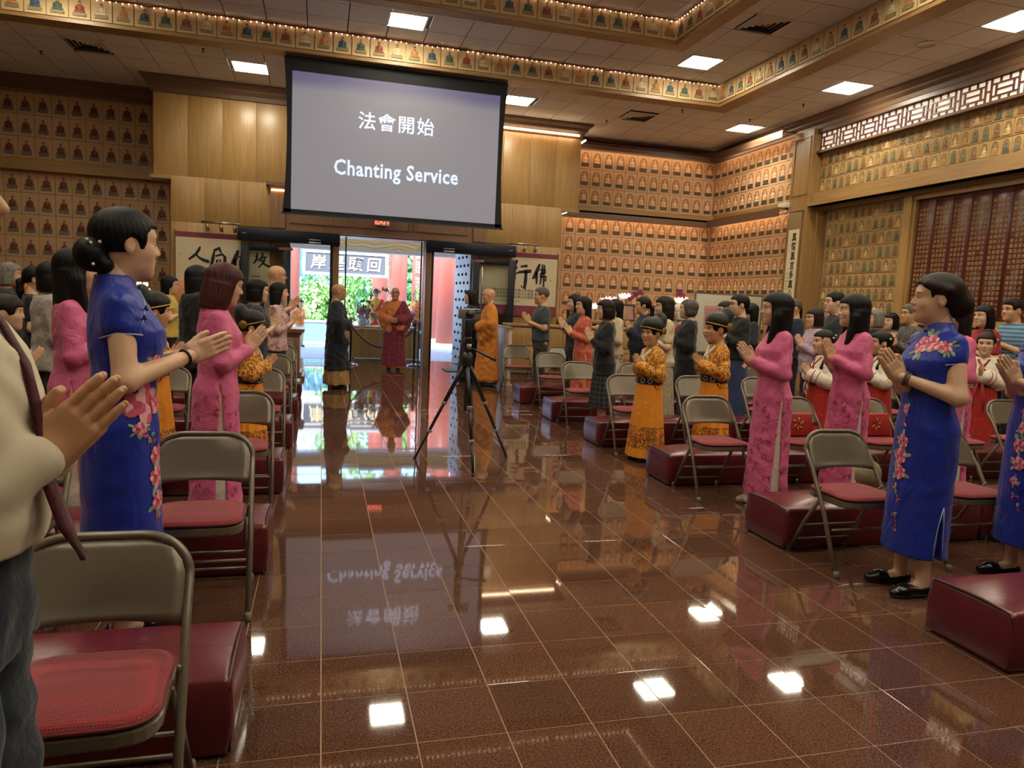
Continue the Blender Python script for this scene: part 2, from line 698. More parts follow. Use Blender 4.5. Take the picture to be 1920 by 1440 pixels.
def garland(label, pts, z):
    t = thing('string_lights', label, 'string lights', (0, 0, 0), group='string lights along the coffers')
    wire, bul = MB(), MB()
    for a, b in zip(pts, pts[1:]):
        a, b = Vector((*a, z)), Vector((*b, z))
        L = (b - a).length
        n = int(L / .085)
        path = []
        for i in range(n + 1):
            q = a.lerp(b, i / n)
            path.append(q + Vector((0, 0, -.012 * math.sin(i * 1.9))))
            bul.lathe([(0, -.012), (.0085, 0), (0, .012)], 5, q + Vector((0, 0, -.016 + .006 * math.sin(i * 2.7))))
        wire.tube(path[::2] if len(path) > 4 else path, .011, 5)
    wire.build('wire', WIRE, t)
    stuff(bul.build('bulbs', BULB, t))


garland('string of tiny warm bulbs along the lower coffer frieze above the screen', [(XL1 + .02, Y1 - .05), (X1 - .05, Y1 - .05)], CZ2 - .035)
garland('string of tiny warm bulbs along the upper inner coffer frieze', [(XL2 + .02, Y2 - .05), (X2 - .05, Y2 - .05), (X2 - .05, 4)], CZ3 - .035)

# ------------------------------------------------------------ ceiling lights, vents, sprinklers
LITE = emit('fluorescent_diffuser', '#fff4da', 16.0)
WHITEM = mat('white_metal', '#cfc9ba', 0.5)
DIMM = mat('dark_slot', '#1c1916', 0.8)


def light_proto():
    t = thing('ceiling_light', '', 'ceiling light')
    b = MB()
    for x0, x1, y0, y1 in ((-.3, .3, -.3, -.275), (-.3, .3, .275, .3), (-.3, -.275, -.275, .275), (.275, .3, -.275, .275)):
        b.box(x0, x1, y0, y1, -.006, .02)
    b.build('frame', WHITEM, t)
    MB().box(-.275, .275, -.275, .275, .004, .02).build('diffuser', LITE, t)
    return t


LLAB = {(1, 0): 'square fluorescent panel in the right-hand ceiling, nearest the far tiled corner', (1, 1): 'square fluorescent panel in the ceiling beside the lattice window',
        (1, 5): 'square fluorescent panel half hidden behind the right edge of the screen', (1, 6): 'square fluorescent panel left of the projection screen',
        (2, 0): 'square fluorescent panel in the coffer above the screen', (2, 1): 'square fluorescent panel in the coffer corner beside the square vent'}
_lp = None
for lv, z in ((1, CZ), (2, CZ2), (3, CZ3)):
    for k, (x, y) in enumerate(LIGHT_SPOTS[lv]):
        lab = LLAB.get((lv, k), 'unseen square fluorescent panel, placed out of view to light the hall')
        if _lp is None:
            _lp = light_proto()
            _lp.location = (x, y, z)
            _lp['label'] = lab
            _lp['group'] = 'fluorescent ceiling panels'
        else:
            dup(_lp, (x, y, z), 0, lab)


def vent(x, y, z, label):
    t = thing('ceiling_vent', label, 'vent', (x, y, z), group='square ceiling vents')
    MB().box(-.29, .29, -.29, .29, .0, .02).build('backing', DIMM, t)
    for k in range(4):
        a, c = .30 - k * .07, .26 - k * .07
        b = MB()
        dz = -.012 + k * .004
        vs = [(sx * a, sy * a, -.004) for sx, sy in ((-1, -1), (1, -1), (1, 1), (-1, 1))] + [(sx * c, sy * c, dz - .016) for sx, sy in ((-1, -1), (1, -1), (1, 1), (-1, 1))]
        b.add(vs, [(i, (i + 1) % 4, 4 + (i + 1) % 4, 4 + i) for i in range(4)])
        b.build('louvre', WHITEM, t)
    MB().box(-.03, .03, -.03, .03, -.012, -.006).build('centre_plate', WHITEM, t)


vent(6.05, 13.74, CZ, 'square louvred vent in the ceiling right of the screen')
vent(-3.69, 13.46, CZ, 'square louvred vent in the ceiling at upper left')
vent(6.14, 9.66, CZ2, 'large square louvred vent inside the coffer at upper right')
_sp = None
for x, y, z, lab in ((5.6, 14.3, CZ, 'small sprinkler head near the screen-side crown moulding'), (6.6, 12.95, CZ, 'small sprinkler head under the coffer beam, left of the round light panels'), (8.1, 13.0, CZ, 'small sprinkler head beside the far right ceiling panel'), (8.35, 11.7, CZ, 'small sprinkler head below the ceiling panel by the lattice window'), (-4.6, 14.2, CZ, 'small sprinkler head at the far left of the ceiling'), (-1.9, 12.95, CZ, 'small sprinkler head left of the screen')):
    if _sp is None:
        _sp = thing('sprinkler_head', lab, 'sprinkler', (x, y, z), group='sprinkler heads')
        MB().lathe([(.03, .01), (.03, -.004), (.012, -.008), (.01, -.04)], 8).build('stem', mat('bronze', '#4c3d2c', .4, .6), _sp)
        MB().lathe([(.004, -.05), (.022, -.052), (.022, -.056), (0, -.058)], 8).build('deflector', mat('bronze', '#4c3d2c', .4, .6), _sp)
    else:
        dup(_sp, (x, y, z), 0, lab)
t = thing('ceiling_speaker', 'round white ceiling speaker rim at upper right', 'speaker', (8.0, 8.6, CZ))
MB().lathe([(.14, .0), (.14, -.012), (.12, -.012), (.12, -.002)], 24).build('rim', WHITEM, t)
MB().lathe([(.12, .004), (0, .003)], 24).build('grille', CEILM, t)

# ------------------------------------------------------------ walls
PLAST = mat('back_wall_tan', '#8f7452', 0.8)
YW = 16.0      # far tiled wall
XW = 9.15      # right wall
YD = 14.9      # door plane / wooden entrance wall
wb = MB()
wb.box(-7, -2.6, YW, YW + .3, 0, CZ + .1)
wb.box(4.9, 9.6, YW, YW + .3, 0, CZ + .1)
wall_back = struct(wb.build('wall_back', PLAST))
for r in range(3):
    for i in range(13):
        x = XW - .02 - .29 * (i + .5)
        if x > 5.2:
            link('relief_tile', RELA, wall_back, (x, YW, 3.735 + .42 * (2 - r)))
for r in range(7):
    for i in range(15):
        x = XW - .02 - .29 * (i + .5)
        if x > 4.95:
            link('relief_tile', RELA, wall_back, (x, YW, 3.5 - .42 * (r + 1)))
for r in range(3):
    for i in range(11):
        x = -3.0 - .29 * (i + .5)
        link('relief_tile', RELB, wall_back, (x, YW, 3.735 + .405 * (2 - r)))
for r in range(6):
    for i in range(13):
        x = -2.68 - .29 * (i + .5)
        link('relief_tile', RELB, wall_back, (x, YW, 3.5 - .405 * (r + 1)))
tb = MB()
tb.box(-7, -2.7, YW - .22, YW, 3.5, 3.6)
tb.box(-7, -2.9, YW - .16, YW, 3.6, 3.735)
tb.box(4.9, XW, YW - .16, YW, 3.52, 3.735)
struct(tb.build('trim_3', OAKX))
# valance boards that hide the strip lamps
vb = MB()
vb.box(5.2, XW - .36, YW - .36, YW - .335, 4.955, 5.10)
vb.box(4.95, XW - .30, YW - .30, YW - .275, 3.425, 3.60)
vb.box(5.2, XW - .335, YW - .36, YW, 5.06, 5.08)
vb.box(4.95, XW - .275, YW - .30, YW, 3.56, 3.60)
struct(vb.build('trim_8', WALN))
vb = MB()
vb.box(XW - .36, XW - .335, 12.9, YW - .335, 4.955, 5.10)
vb.box(XW - .30, XW - .275, 12.9, YW - .275, 3.425, 3.60)
vb.box(XW - .335, XW, 12.9, YW - .335, 5.06, 5.08)
vb.box(XW - .275, XW, 12.9, YW - .275, 3.56, 3.60)
struct(vb.build('trim_9', WALNY))
# crown mouldings
def crown(name, path, m, s=1.0):
    """stepped cornice swept under the ceiling; path runs with the room on its left-hand side"""
    prof = [(0, -.24), (.03, -.24), (.045, -.17), (.09, -.12), (.10, -.09), (.15, -.05), (.17, -.02), (.17, 0), (0, 0)]
    b = MB()
    pts = [Vector((*p, 0)) for p in path]
    rings = []
    for i, p in enumerate(pts):
        d0 = (pts[i] - pts[i - 1]).normalized() if i else (pts[1] - pts[0]).normalized()
        d1 = (pts[i + 1] - pts[i]).normalized() if i < len(pts) - 1 else d0
        n0, n1 = Vector((d0.y, -d0.x, 0)), Vector((d1.y, -d1.x, 0))
        m_ = (n0 + n1)
        m_ = m_ / max(.3, m_.dot(n0)) if m_.length > .01 else n0
        rings.append([p + m_ * (a * s) + Vector((0, 0, CZ + z * s)) for a, z in prof])
    n = len(prof)
    b.add([v for r in rings for v in r], [(i * n + k, i * n + (k + 1) % n, (i + 1) * n + (k + 1) % n, (i + 1) * n + k) for i in range(len(rings) - 1) for k in range(n)])
    for r in (0, len(rings) - 1):
        b.add(rings[r], [tuple(range(n))])
    return struct(b.build(name, m))


crown('trim_4', [(-6.8, YW), (-2.9, YW)], WALN)
crown('trim_5', [(5.2, YW), (XW, YW), (XW, -6)], WALN)
crown('trim_6', [(-3.04, YW), (-3.04, YD), (5.29, YD), (5.29, YW)], WALN, 1.15)

# entrance wall: a wooden box standing in front of the tiled wall
we = MB()
we.box(-3.0, 5.25, YD + .02, YW, 3.47, CZ)                     # upper part
we.box(-2.75, -1.0, YD + .32, YW, 0, 3.47)
we.box(3.3, 4.93, YD + .32, YW, 0, 3.47)
we.box(-1.0, 3.3, YD + .02, YW, 2.63, 3.47)
we.box(-2.75, -1.56, YD + .02, YD + .32, 0, 3.47)
we.box(3.85, 4.93, YD + .02, YD + .32, 0, 3.47)
we.box(-1.56, 3.85, YD + .02, YD + .32, 2.63, 3.47)
we.box(-1.0, -.62, YD + .3, YW, 0, 2.63)
we.box(3.14, 3.3, YD + .3, YW, 0, 2.63)
wall_ent = struct(we.build('wall_entrance', OAK))
b = MB()
b.box(-3.1, -2.74, YD - .02, YD + .3, 3.43, 3.50)
b.box(4.92, 5.32, YD - .02, YD + .3, 3.43, 3.50)
struct(b.build('trim_7', OAKX))
# veneer panels
ex = [-3.04, -2.45, -1.85, -1.25, -.62, 0, .6, 1.2, 1.8, 2.4, 3.0, 3.6, 4.18, 4.75, 5.29]
for a, c in zip(ex, ex[1:]):
    MB().bevbox(a + .002, c - .002, YD, YD + .03, 3.5, 5.0, .003).build('veneer_panel', OAKP, wall_ent)
for a, c in zip([-2.75, -2.16, -1.56], [-2.16, -1.56, -.98]):
    MB().bevbox(a + .002, c - .002, YD, YD + .03, 2.66, 3.5, .003).build('veneer_panel', OAKP, wall_ent)
for a, c in zip([3.3, 3.85, 4.4], [3.85, 4.4, 4.95]):
    MB().bevbox(a + .002, c - .002, YD, YD + .03, 2.66, 3.5, .003).build('veneer_panel', OAKP, wall_ent)
for a, c in ((-2.75, -2.16), (-2.16, -1.56), (3.85, 4.4), (4.4, 4.95)):
    MB().bevbox(a + .002, c - .002, YD, YD + .03, 0, 2.66, .003).build('veneer_panel', OAKP, wall_ent)
# raised door head with framed panels, pilasters and a small cornice
b = MB()
b.box(-.98, 3.3, YD - .03, YD + .02, 2.63, 3.42)
b.build('door_head', REDW, wall_ent)
b = MB()
for x0, x1 in ((-.62, .55), (.62, 1.72), (1.8, 2.9)):
    for z0, z1 in ((2.78, 2.81), (3.28, 3.31)):
        b.box(x0, x1, YD - .05, YD - .03, z0, z1)
    for xx in (x0, x1 - .03):
        b.box(xx, xx + .03, YD - .05, YD - .03, 2.81, 3.28)
b.build('panel_moulding', REDW, wall_ent)
b = MB()
b.box(-1.06, 3.38, YD - .12, YD, 3.46, 3.52)
b.box(-1.0, 3.32, YD - .08, YD, 3.40, 3.46)
b.build('cornice', WALN, wall_ent)
for x in (-.98, 3.02):
    bb = MB()
    bb.box(x, x + .28, YD - .07, YD - .03, 2.66, 3.40)
    bb.build('pilaster', REDW, wall_ent)
b = MB()
b.box(-.96, -.72, YD - .10, YD - .085, 3.36, 3.39)
b.build('cove_lamp', emit('warm_cove', '#ffb060', 5.0), wall_ent)

# right wall and its pillar, lattice window, ledges
wr = MB()
wr.box(XW, XW + .5, 12.87, YW + .3, 0, CZ + .1)
wr.box(XW + .12, XW + .6, -6, 12.87, 3.5, CZ + .1)
wr.box(XW + .3, XW + .7, -6, 12.87, 0, 3.5)
wall_right = struct(wr.build('wall_right', PLAST))
for r in range(3):
    for i in range(11):
        link('relief_tile', RELA, wall_right, (XW, YW - .02 - .284 * (i + .5), 3.735 + .42 * (2 - r)), -PI / 2)
for r in range(7):
    for i in range(11):
        link('relief_tile', RELA, wall_right, (XW, YW - .02 - .284 * (i + .5), 3.5 - .42 * (r + 1)), -PI / 2)
for r in range(3):
    for i in range(27):
        link('relief_tile', RELC[(i + 3 * r + 4 - r) % 5], wall_right, (XW + .12, 12.24 - .175 * (i + .5), 3.83 + .247 * (2 - r)), -PI / 2)
for r in range(9):
    for i in range(12):
        link('relief_tile', RELC[(i + 2 * r + 1) % 5], wall_right, (XW + .3, 12.15 - .172 * (i + .5), 3.5 - .247 * (r + 1)), -PI / 2)
b = MB()
b.box(XW - .06, XW + .2, 12.87, YW, 3.52, 3.735)
b.build('ledge', OAKY, wall_right)
b = MB()
b.box(XW - .1, XW + .12, 12.27, 12.87, 0, 5.02)
b.box(XW + .1, XW + .32, 12.2, 12.87, 0, 3.56)
pil = b.build('pillar', OAK, wall_right)
b = MB()
for y0, y1, z0, z1 in ((12.33, 12.35, 3.8, 4.9), (12.79, 12.81, 3.8, 4.9), (12.33, 12.81, 3.8, 3.82), (12.33, 12.81, 4.88, 4.9)):
    b.box(XW - .115, XW - .1, y0, y1, z0, z1)
b.build('pillar_moulding', OAKY, pil)
b = MB()
b.box(XW - .06, XW + .35, -6, 12.27, 3.56, 3.80)
b.box(XW - .1, XW + .35, -6, 12.27, 3.56, 3.62)
b.build('ledge', OAKY, wall_right)
b = MB()
b.box(XW - .02, XW + .12, -6, 12.27, 4.56, 4.60)
b.box(XW - .02, XW + .12, -6, 12.27, 4.94, 5.03)
b.build('window_rail', WALNY, wall_right)

# lattice window: recessed lit panes behind a wooden fret
win = struct(thing('window_1', '', ''))
for k in ('label', 'category'):
    del win[k]
PANE = emit('backlit_pane', '#ffdcc0', 0.21)
FRET = wood('fret_wood', '#4d2a22', '#6b4034', 'Y')
lat = MB()
y, U = 12.25, None
cellsL = []
while y > 5.0:
    z0, hh = 4.60, .34
    q = hh / 4
    for k in range(3):
        cellsL.append((y - .143 * (k + 1), y - .143 * k, z0 + 3 * q, z0 + 4 * q))
        cellsL.append((y - .143 * (k + 1), y - .143 * k, z0, z0 + q))
    cellsL.append((y - .08, y, z0 + q, z0 + 3 * q))
    cellsL.append((y - .35, y - .08, z0 + q, z0 + 2 * q))
    cellsL.append((y - .35, y - .08, z0 + 2 * q, z0 + 3 * q))
    cellsL.append((y - .429, y - .35, z0 + q, z0 + 3 * q))
    cellsL.append((y - .52, y - .429, z0, z0 + 2 * q))
    cellsL.append((y - .52, y - .429, z0 + 2 * q, z0 + 4 * q))
    y -= .52
xf, xp, e = XW + .05, XW + .075, .011
_pm = {}
for y0, y1, z0, z1 in cellsL:
    o_ = [(y0, z0), (y1, z0), (y1, z1), (y0, z1)]
    i_ = [(y0 + e, z0 + e), (y1 - e, z0 + e), (y1 - e, z1 - e), (y0 + e, z1 - e)]
    vs = [(xf, a, c) for a, c in o_] + [(xf, a, c) for a, c in i_] + [(xp + .01, a, c) for a, c in i_]
    lat.add(vs, [(k, (k + 1) % 4, 4 + (k + 1) % 4, 4 + k) for k in range(4)] + [(4 + k, 4 + (k + 1) % 4, 8 + (k + 1) % 4, 8 + k) for k in range(4)])
    key = (round(y1 - y0, 3), round(z1 - z0, 3))
    if key not in _pm:
        _pm[key] = MB().box(0, .004, -key[0] / 2, key[0] / 2, -key[1] / 2, key[1] / 2).mesh('pane', PANE)
    if y0 > 7.2:
        link('pane', _pm[key], win, (xp, (y0 + y1) / 2, (z0 + z1) / 2))
lat.build('lattice', FRET, win)

# walls out of sight
wl = MB()
wl.box(-7.1, -6.8, -6.3, YW + .3, 0, CZ + .1)
struct(wl.build('wall_left', PLAST))
wl = MB()
wl.box(-7.1, 9.6, -6.3, -6, 0, CZ + .1)
struct(wl.build('wall_front', PLAST))
# ------------------------------------------------------------ projection screen with the service title
def screen_mat():
    t = NT('projected_slide')
    tc = t.new('TexCoord')
    sp = t.new('SeparateXYZ')
    t.link(tc.outputs['Object'], sp.inputs[0])
    n = t.noise(tc.outputs['Object'], 0.8, 2)
    zz = t.math('ADD', sp.outputs['Z'], t.math('MULTIPLY', n, .10))
    f = t.math('MULTIPLY_ADD', zz, 5.0, -4.75 * 5.0)
    col = t.ramp(f, [(0.0, lin('#938e98')), (0.9, lin('#5f5a88'))])
    t.base((0.12, 0.12, 0.12))
    t.link(col, t.b.inputs['Emission Color'])
    t.b.inputs['Emission Strength'].default_value = SLIDE
    t.set(Roughness=0.9)
    return t.m


SLIDE = 0.20
SY = 12.56
scr = thing('projection_screen', 'large hanging projection screen showing the title Chanting Service', 'screen')
MB().box(-.51, 2.93, SY - .004, SY, 2.80, 4.98).build('picture', screen_mat(), scr)
b = MB()
n = 14
for s in (-1, 1):
    vs = []
    for i in range(n + 1):
        z = 2.74 + (5.19 - 2.74) * i / n
        q = i / n
        bow = .055 * (1 - 4 * (q - .5) ** 2)
        xi = -.51 if s < 0 else 2.93
        xo = xi + s * (.13 - bow)
        vs += [(xi, SY - .006, z), (xo, SY - .006, z), (xi, SY + .004, z), (xo, SY + .004, z)]
    fs = []
    for i in range(n):
        a, c = 4 * i, 4 * i + 4
        fs += [(a, a + 1, c + 1, c), (a + 2, c + 2, c + 3, a + 3), (a + 1, a + 3, c + 3, c + 1)]
    b.add(vs, fs)
b.box(-.51, 2.93, SY - .006, SY + .004, 4.98, 5.19)
b.box(-.62, 3.04, SY - .006, SY + .004, 2.735, 2.80)
b.build('black_border', mat('screen_border_black', '#14171b', .8), scr)
MB().box(-.66, 3.08, SY - .02, SY + .02, 2.71, 2.74).build('weight_bar', mat('screen_bar', '#22252b', .5), scr)
MB().box(-.62, 3.04, SY - .06, SY + .08, 5.19, 5.235).build('case', mat('screen_case', '#3a332c', .6), scr)
TXT = emit('slide_lettering', '#8fb8ff', 0.27)
w = text_mesh('title', '法會開始', .30, TXT, .001, .0032, space=1.16)
link('title_lettering', w, scr, (1.17, SY - .006, 4.30))
w = text_mesh('title', 'Chanting Service',   .345, TXT, .001, .0075, space=1.06, sx=.835)
link('title_lettering', w, scr, (1.20, SY - .006, 3.525))
b = MB()
for s, xb in ((-1, -.60), (1, 3.02)):
    pts = []
    for i in range(12):
        z = 2.76 + 2.4 * i / 11
        pts.append((xb + s * (.02 - .05 * (1 - 4 * (i / 11 - .5) ** 2)), SY, z))
    b.tube(pts, .004, 5)
b.build('tension_cord', mat('screen_border_black', '#14171b', .8), scr)

# ------------------------------------------------------------ automatic sliding doors
GLASS = NT('door_glass')
GLASS.base((0.95, 1, 0.98))
GLASS.set(Roughness=0.0, IOR=1.12)
GLASS.b.inputs['Transmission Weight'].default_value = 1.0
GLASS = GLASS.m
DOORBLK = mat('door_black_aluminium', '#1d222b', .38, .4)
PINKL = mat('pink_sticker', '#b06a66', .6)


def slider(name, label, s):
    """s=-1 left unit, +1 right unit; x measured from the centre line 1.2"""
    t = thing(name, label, 'door', (1.17, 14.72, 0))
    X = lambda a: s * a

    def bar(pn, a0, a1, y0, y1, z0, z1, m=DOORBLK, par=t):
        x0, x1 = sorted((X(a0), X(a1)))
        return MB().bevbox(x0, x1, y0, y1, z0, z1, .004).build(pn, m, par)

    hd = bar('header', .84, 2.72, -.14, .08, 2.38, 2.61)
    bar('sensor', 1.2, 1.42, -.155, -.14, 2.45, 2.47, mat('sensor_grey', '#8a93a5', .3), hd)
    bar('sensor', 1.2, 1.42, -.16, -.14, 2.395, 2.42, mat('sensor_white', '#c8d4ea', .3), hd)
    bar('maker_plate', 2.56, 2.64, -.144, -.14, 2.50, 2.515, mat('sensor_grey', '#8a93a5', .3), hd)
    bar('post', .85, .97, -.10, .30, 0, 2.61, REDW)
    bar('post', .97, 1.02, -.06, .06, 0, 2.38)
    # sliding leaf parked over the wall
    k_ = .08 if s > 0 else 0
    bar0 = bar
    bar = lambda pn, a0, a1, *r: bar0(pn, a0 + k_, a1 + k_, *r)
    lf = bar('leaf_stile', 1.76, 1.90, -.05, -.01, 0, 2.32)
    bar('leaf_stile', 2.52, 2.66, -.05, -.01, 0, 2.32)
    bar('leaf_rail', 1.90, 2.52, -.05, -.01, 2.20, 2.32)
    bar('leaf_rail', 1.90, 2.52, -.05, -.01, 0, .22)
    bar('pane', 1.90, 2.52, -.035, -.027, .22, 2.20, GLASS)
    bar('sticker', 1.72, 1.98, -.058, -.052, 2.235, 2.285, PINKL)
    if s > 0:
        bar('push_handle', 1.93, 1.955, -.12, -.09, .9, 2.15, mat('steel', '#a8a8a8', .25, 1))
    return t


slider('sliding_door', 'left black-framed automatic sliding door beside the calligraphy poster', -1)
slider('sliding_door', 'right black-framed automatic sliding door behind the orange-robed monk', 1)
# open glass leaf of the middle doorway, seen edge on
t = thing('glass_door', 'frameless glass door leaf standing open behind the dark-robed monk', 'door', (.46, 15.0, 0))
MB().box(-.006, .006, 0, .85, .03, 2.58).build('pane', GLASS, t)
MB().box(-.014, .014, -.01, .04, .0, 2.6).build('edge_seal', mat('seal_teal', '#28505a', .4), t)
t = thing('glass_door', 'frameless glass door leaf standing open beside the right doorpost', 'door', (1.98, 15.0, 0))
MB().box(-.006, .006, 0, .85, .03, 2.58).build('pane', GLASS, t)
MB().box(-.014, .014, -.01, .04, .0, 2.6).build('edge_seal', mat('seal_teal', '#28505a', .4), t)

# exit sign above the doorway
t = thing('exit_sign', 'red lit exit sign half hidden under the screen', 'sign', (1.15, YD - .08, 2.86))
MB().bevbox(-.14, .14, -.03, .03, -.02, .18, .01).build('box', mat('sign_cream', '#cbb9a2', .5), t)
link('lettering', text_mesh('exit', 'EXIT', .15, emit('exit_red', '#ff3a20', 1.0), .001, .004), t, (0, -.032, .06))

# ------------------------------------------------------------ posters with brush lettering
PAPER = mat('poster_paper', '#cbbb9c', .75, noise=.04, nscale=3)
MAROON = mat('poster_maroon', '#7c3446', .7)
INK = mat('brush_ink', '#0f1218', .6)
POLE = mat('poster_edge', '#5d4a33', .6)


def brush(bm, strokes, ox, oz, s, y):
    """tapered brush strokes: each is a list of (x, z, width)"""
    for st in strokes:
        P = [Vector((ox + a * s, 0, oz + c * s)) for a, c, w_ in st]
        W = [w_ * s * 1.6 for _, _, w_ in st]
        L, Rr = [], []
        for i, p in enumerate(P):
            d = (P[min(i + 1, len(P) - 1)] - P[max(i - 1, 0)]).normalized()
            nn = Vector((-d.z, 0, d.x))
            L.append(p + nn * W[i] / 2)
            Rr.append(p - nn * W[i] / 2)
        n_ = len(P)
        vs = [(v.x, y, v.z) for v in L] + [(v.x, y, v.z) for v in Rr]
        bm.add(vs, [(i, n_ + i, n_ + i + 1, i + 1) for i in range(n_ - 1)])


REN = [[(.38, .92, .06), (.30, .70, .12), (.10, .36, .13), (-.38, -.05, .10), (-.42, .0, .05)], [(.08, .34, .07), (.32, .10, .10), (.62, -.06, .15), (.95, -.14, .17), (1.0, -.12, .08)]]
JIAN = [[(-.22, .75, .05), (-.30, .30, .11), (-.42, -.30, .10)], [(-.24, .72, .09), (.02, .85, .12), (.10, .62, .07)], [(-.18, .42, .06), (.16, .55, .08), (.30, .40, .10), (.28, -.10, .10), (.24, -.40, .07)], [(-.10, .24, .06), (-.12, -.08, .07)], [(-.08, .22, .05), (.08, .24, .05), (.07, -.02, .05)], [(-.10, .08, .04), (.06, .09, .04)], [(-.1, -.07, .05), (.06, -.05, .05)]]
FO = [[(-.10, .86, .08), (-.20, .55, .14), (-.42, .05, .12), (-.5, -.05, .05)], [(-.26, .40, .08), (-.25, 0, .10), (-.24, -.35, .06)], [(-.08, .50, .05), (.26, .56, .07), (.28, .36, .06), (-.04, .28, .05), (-.06, .10, .05), (.34, .14, .08), (.30, -.14, .08)], [(.08, .85, .06), (.06, .3, .08), (-.02, -.35, .06)], [(.20, .82, .06), (.19, .3, .08), (.20, -.55, .07)]]
JIAO = [[(-.25, .55, .07), (.0, .62, .05)], [(-.10, .85, .06), (-.14, .3, .08), (-.38, .02, .07)], [(-.3, .3, .06), (.1, .42, .05)], [(.30, .85, .07), (.20, .50, .09), (.02, .2, .06)], [(.22, .52, .06), (.55, .58, .06)], [(.45, .56, .06), (.28, .1, .10), (-.02, -.25, .06)], [(.16, .34, .06), (.42, .0, .10), (.85, -.18, .13), (.95, -.15, .06)]]
XING = [[(.02, .95, .08), (-.08, .75, .13), (-.34, .50, .08)], [(.0, .62, .09), (-.12, .42, .13), (-.40, .12, .07)], [(-.12, .40, .10), (-.14, 0, .14), (-.16, -.45, .09)], [(.22, .60, .07), (.62, .66, .10)], [(.12, .28, .08), (.60, .36, .13), (.86, .38, .11)], [(.56, .36, .10), (.54, -.20, .13), (.50, -.62, .12), (.30, -.46, .06)], [(-.02, .2, .06), (.2, .3, .06)]]


def poster(label, x0, x1, z0, zp0, zp1, z1, chars, small, y=14.84):
    t = thing('calligraphy_poster', label, 'poster', (0, 0, 0))
    MB().box(x0, x1, y, y + .012, z0, z1).build('backing', MAROON, t)
    sh = MB().box(x0, x1, y - .003, y, zp0, zp1).build('paper', PAPER, t)
    MB().box(x0 - .02, x0, y - .006, y + .012, z0, z1 + .02).build('edge_strip', POLE, t)
    MB().box(x1, x1 + .02, y - .006, y + .012, z0, z1 + .02).build('edge_strip', POLE, t)
    for st, cx, cz, s in chars:
        bm = MB()
        brush(bm, st, cx, cz, s, y - .005)
        bm.build('brush_character', INK, sh)
    for body, cx, cz, s in small:
        link('small_lettering', text_mesh('line', body, s, INK, 0, .0, 'LEFT'), sh, (cx, y - .005, cz))
    return t


poster('wide calligraphy poster with four brush characters left of the doors', -2.66, -.98, 1.0, 1.42, 2.38, 2.48,
       [(REN, -2.33, 1.98, .26), (JIAN, -1.90, 1.90, .36), (FO, -1.52, 1.88, .36), (JIAO, -1.18, 1.94, .26)],
       [('人間佛教', -2.52, 1.72, .07), ('人間佛教', -2.52, 1.66, .05), ('Humanistic Buddhism', -2.52, 1.60, .05), ('Humanistic Buddhism', -2.52, 1.55, .045), ('Humanistic Buddhism', -2.52, 1.50, .045), ('人', -2.6, 2.06, .05), ('間佛教', -1.3, 1.70, .05), ('教', -1.1, 2.0, .05)])
poster('wide calligraphy poster with bold brush characters right of the doors', 3.16, 4.88, 1.17, 1.39, 2.40, 2.50,
       [(XING, 3.98, 1.98, .38), (FO, 4.52, 1.98, .36)],
       [('行佛就是依照佛陀的教法去實踐', 3.42, 1.70, .068), ('行佛就是依照佛陀的教法去實踐', 3.42, 1.63, .068), ('行佛就是依照佛陀的教法去實踐', 3.42, 1.56, .068), ("Practicing the Buddha's Way", 3.42, 1.48, .058), ('印', 4.72, 1.94, .05)])


def spots(label, x, y, z, s):
    t = thing('spotlight_rail', label, 'spotlight', (x, y, z), group='picture spotlight rails')
    MET = mat('brushed_nickel', '#a59a86', .3, 1)
    MB().tube([(-.34, 0, 0), (.34, 0, 0)], .022, 8).build('rail', MET, t)
    for k in (-.24, 0, .24):
        b = MB()
        d = Vector((.1 * s, .35, -1)).normalized()
        p = Vector((k, 0, -.02))
        b.tube([p, p + d * .03], .012, 6)
        b.tube([p + d * .02, p + d * .14], .032, 10)
        b.build('lamp_head', MET, t)


spots('three-lamp nickel spotlight rail above the left calligraphy poster', -1.86, YD - .16, 2.67, 1)
spots('three-lamp nickel spotlight rail above the right calligraphy poster', 4.12, YD - .16, 2.67, -1)
t = thing('wall_box', 'small pale green notice box on the wall beside the right poster', 'wall box', (3.98, YD - .02, 1.40))
MB().bevbox(-.10, .10, -.03, .02, -.07, .07, .008).build('case', mat('pale_green', '#8fb09a', .5), t)
MB().box(-.06, .06, -.034, -.03, -.02, .03).build('label_plate', mat('dark_green_plate', '#4b6a5c', .5), t)

# ------------------------------------------------------------ hanging scroll on the pillar
t = thing('hanging_scroll', 'tall narrow hanging scroll with brush writing on the pillar', 'scroll', (XW - .12, 12.58, 0), -PI / 2)
MB().box(-.20, .20, -.004, .004, 1.2, 3.50).build('mount', mat('scroll_silk', '#8a6f49', .8, noise=.1, nscale=30), t)
MB().box(-.165, .165, -.008, -.004, 1.3, 3.14).build('paper', mat('scroll_paper', '#d8cba6', .8), t)
MB().tube([(-.22, 0, 3.5), (.22, 0, 3.5)], .014, 6).build('top_rod', WALN, t)
for i, ch in enumerate('真情真言多真心人生'):
    link('brush_character', text_mesh('char', ch, .18, INK, 0, .004, sx=.8), t, (.03, -.0095, 2.98 - .185 * i))
for i, ch in enumerate('一切如意吉祥'):
    link('small_character', text_mesh('char', ch, .06, INK), t, (-.10, -.0095, 2.35 - .075 * i))

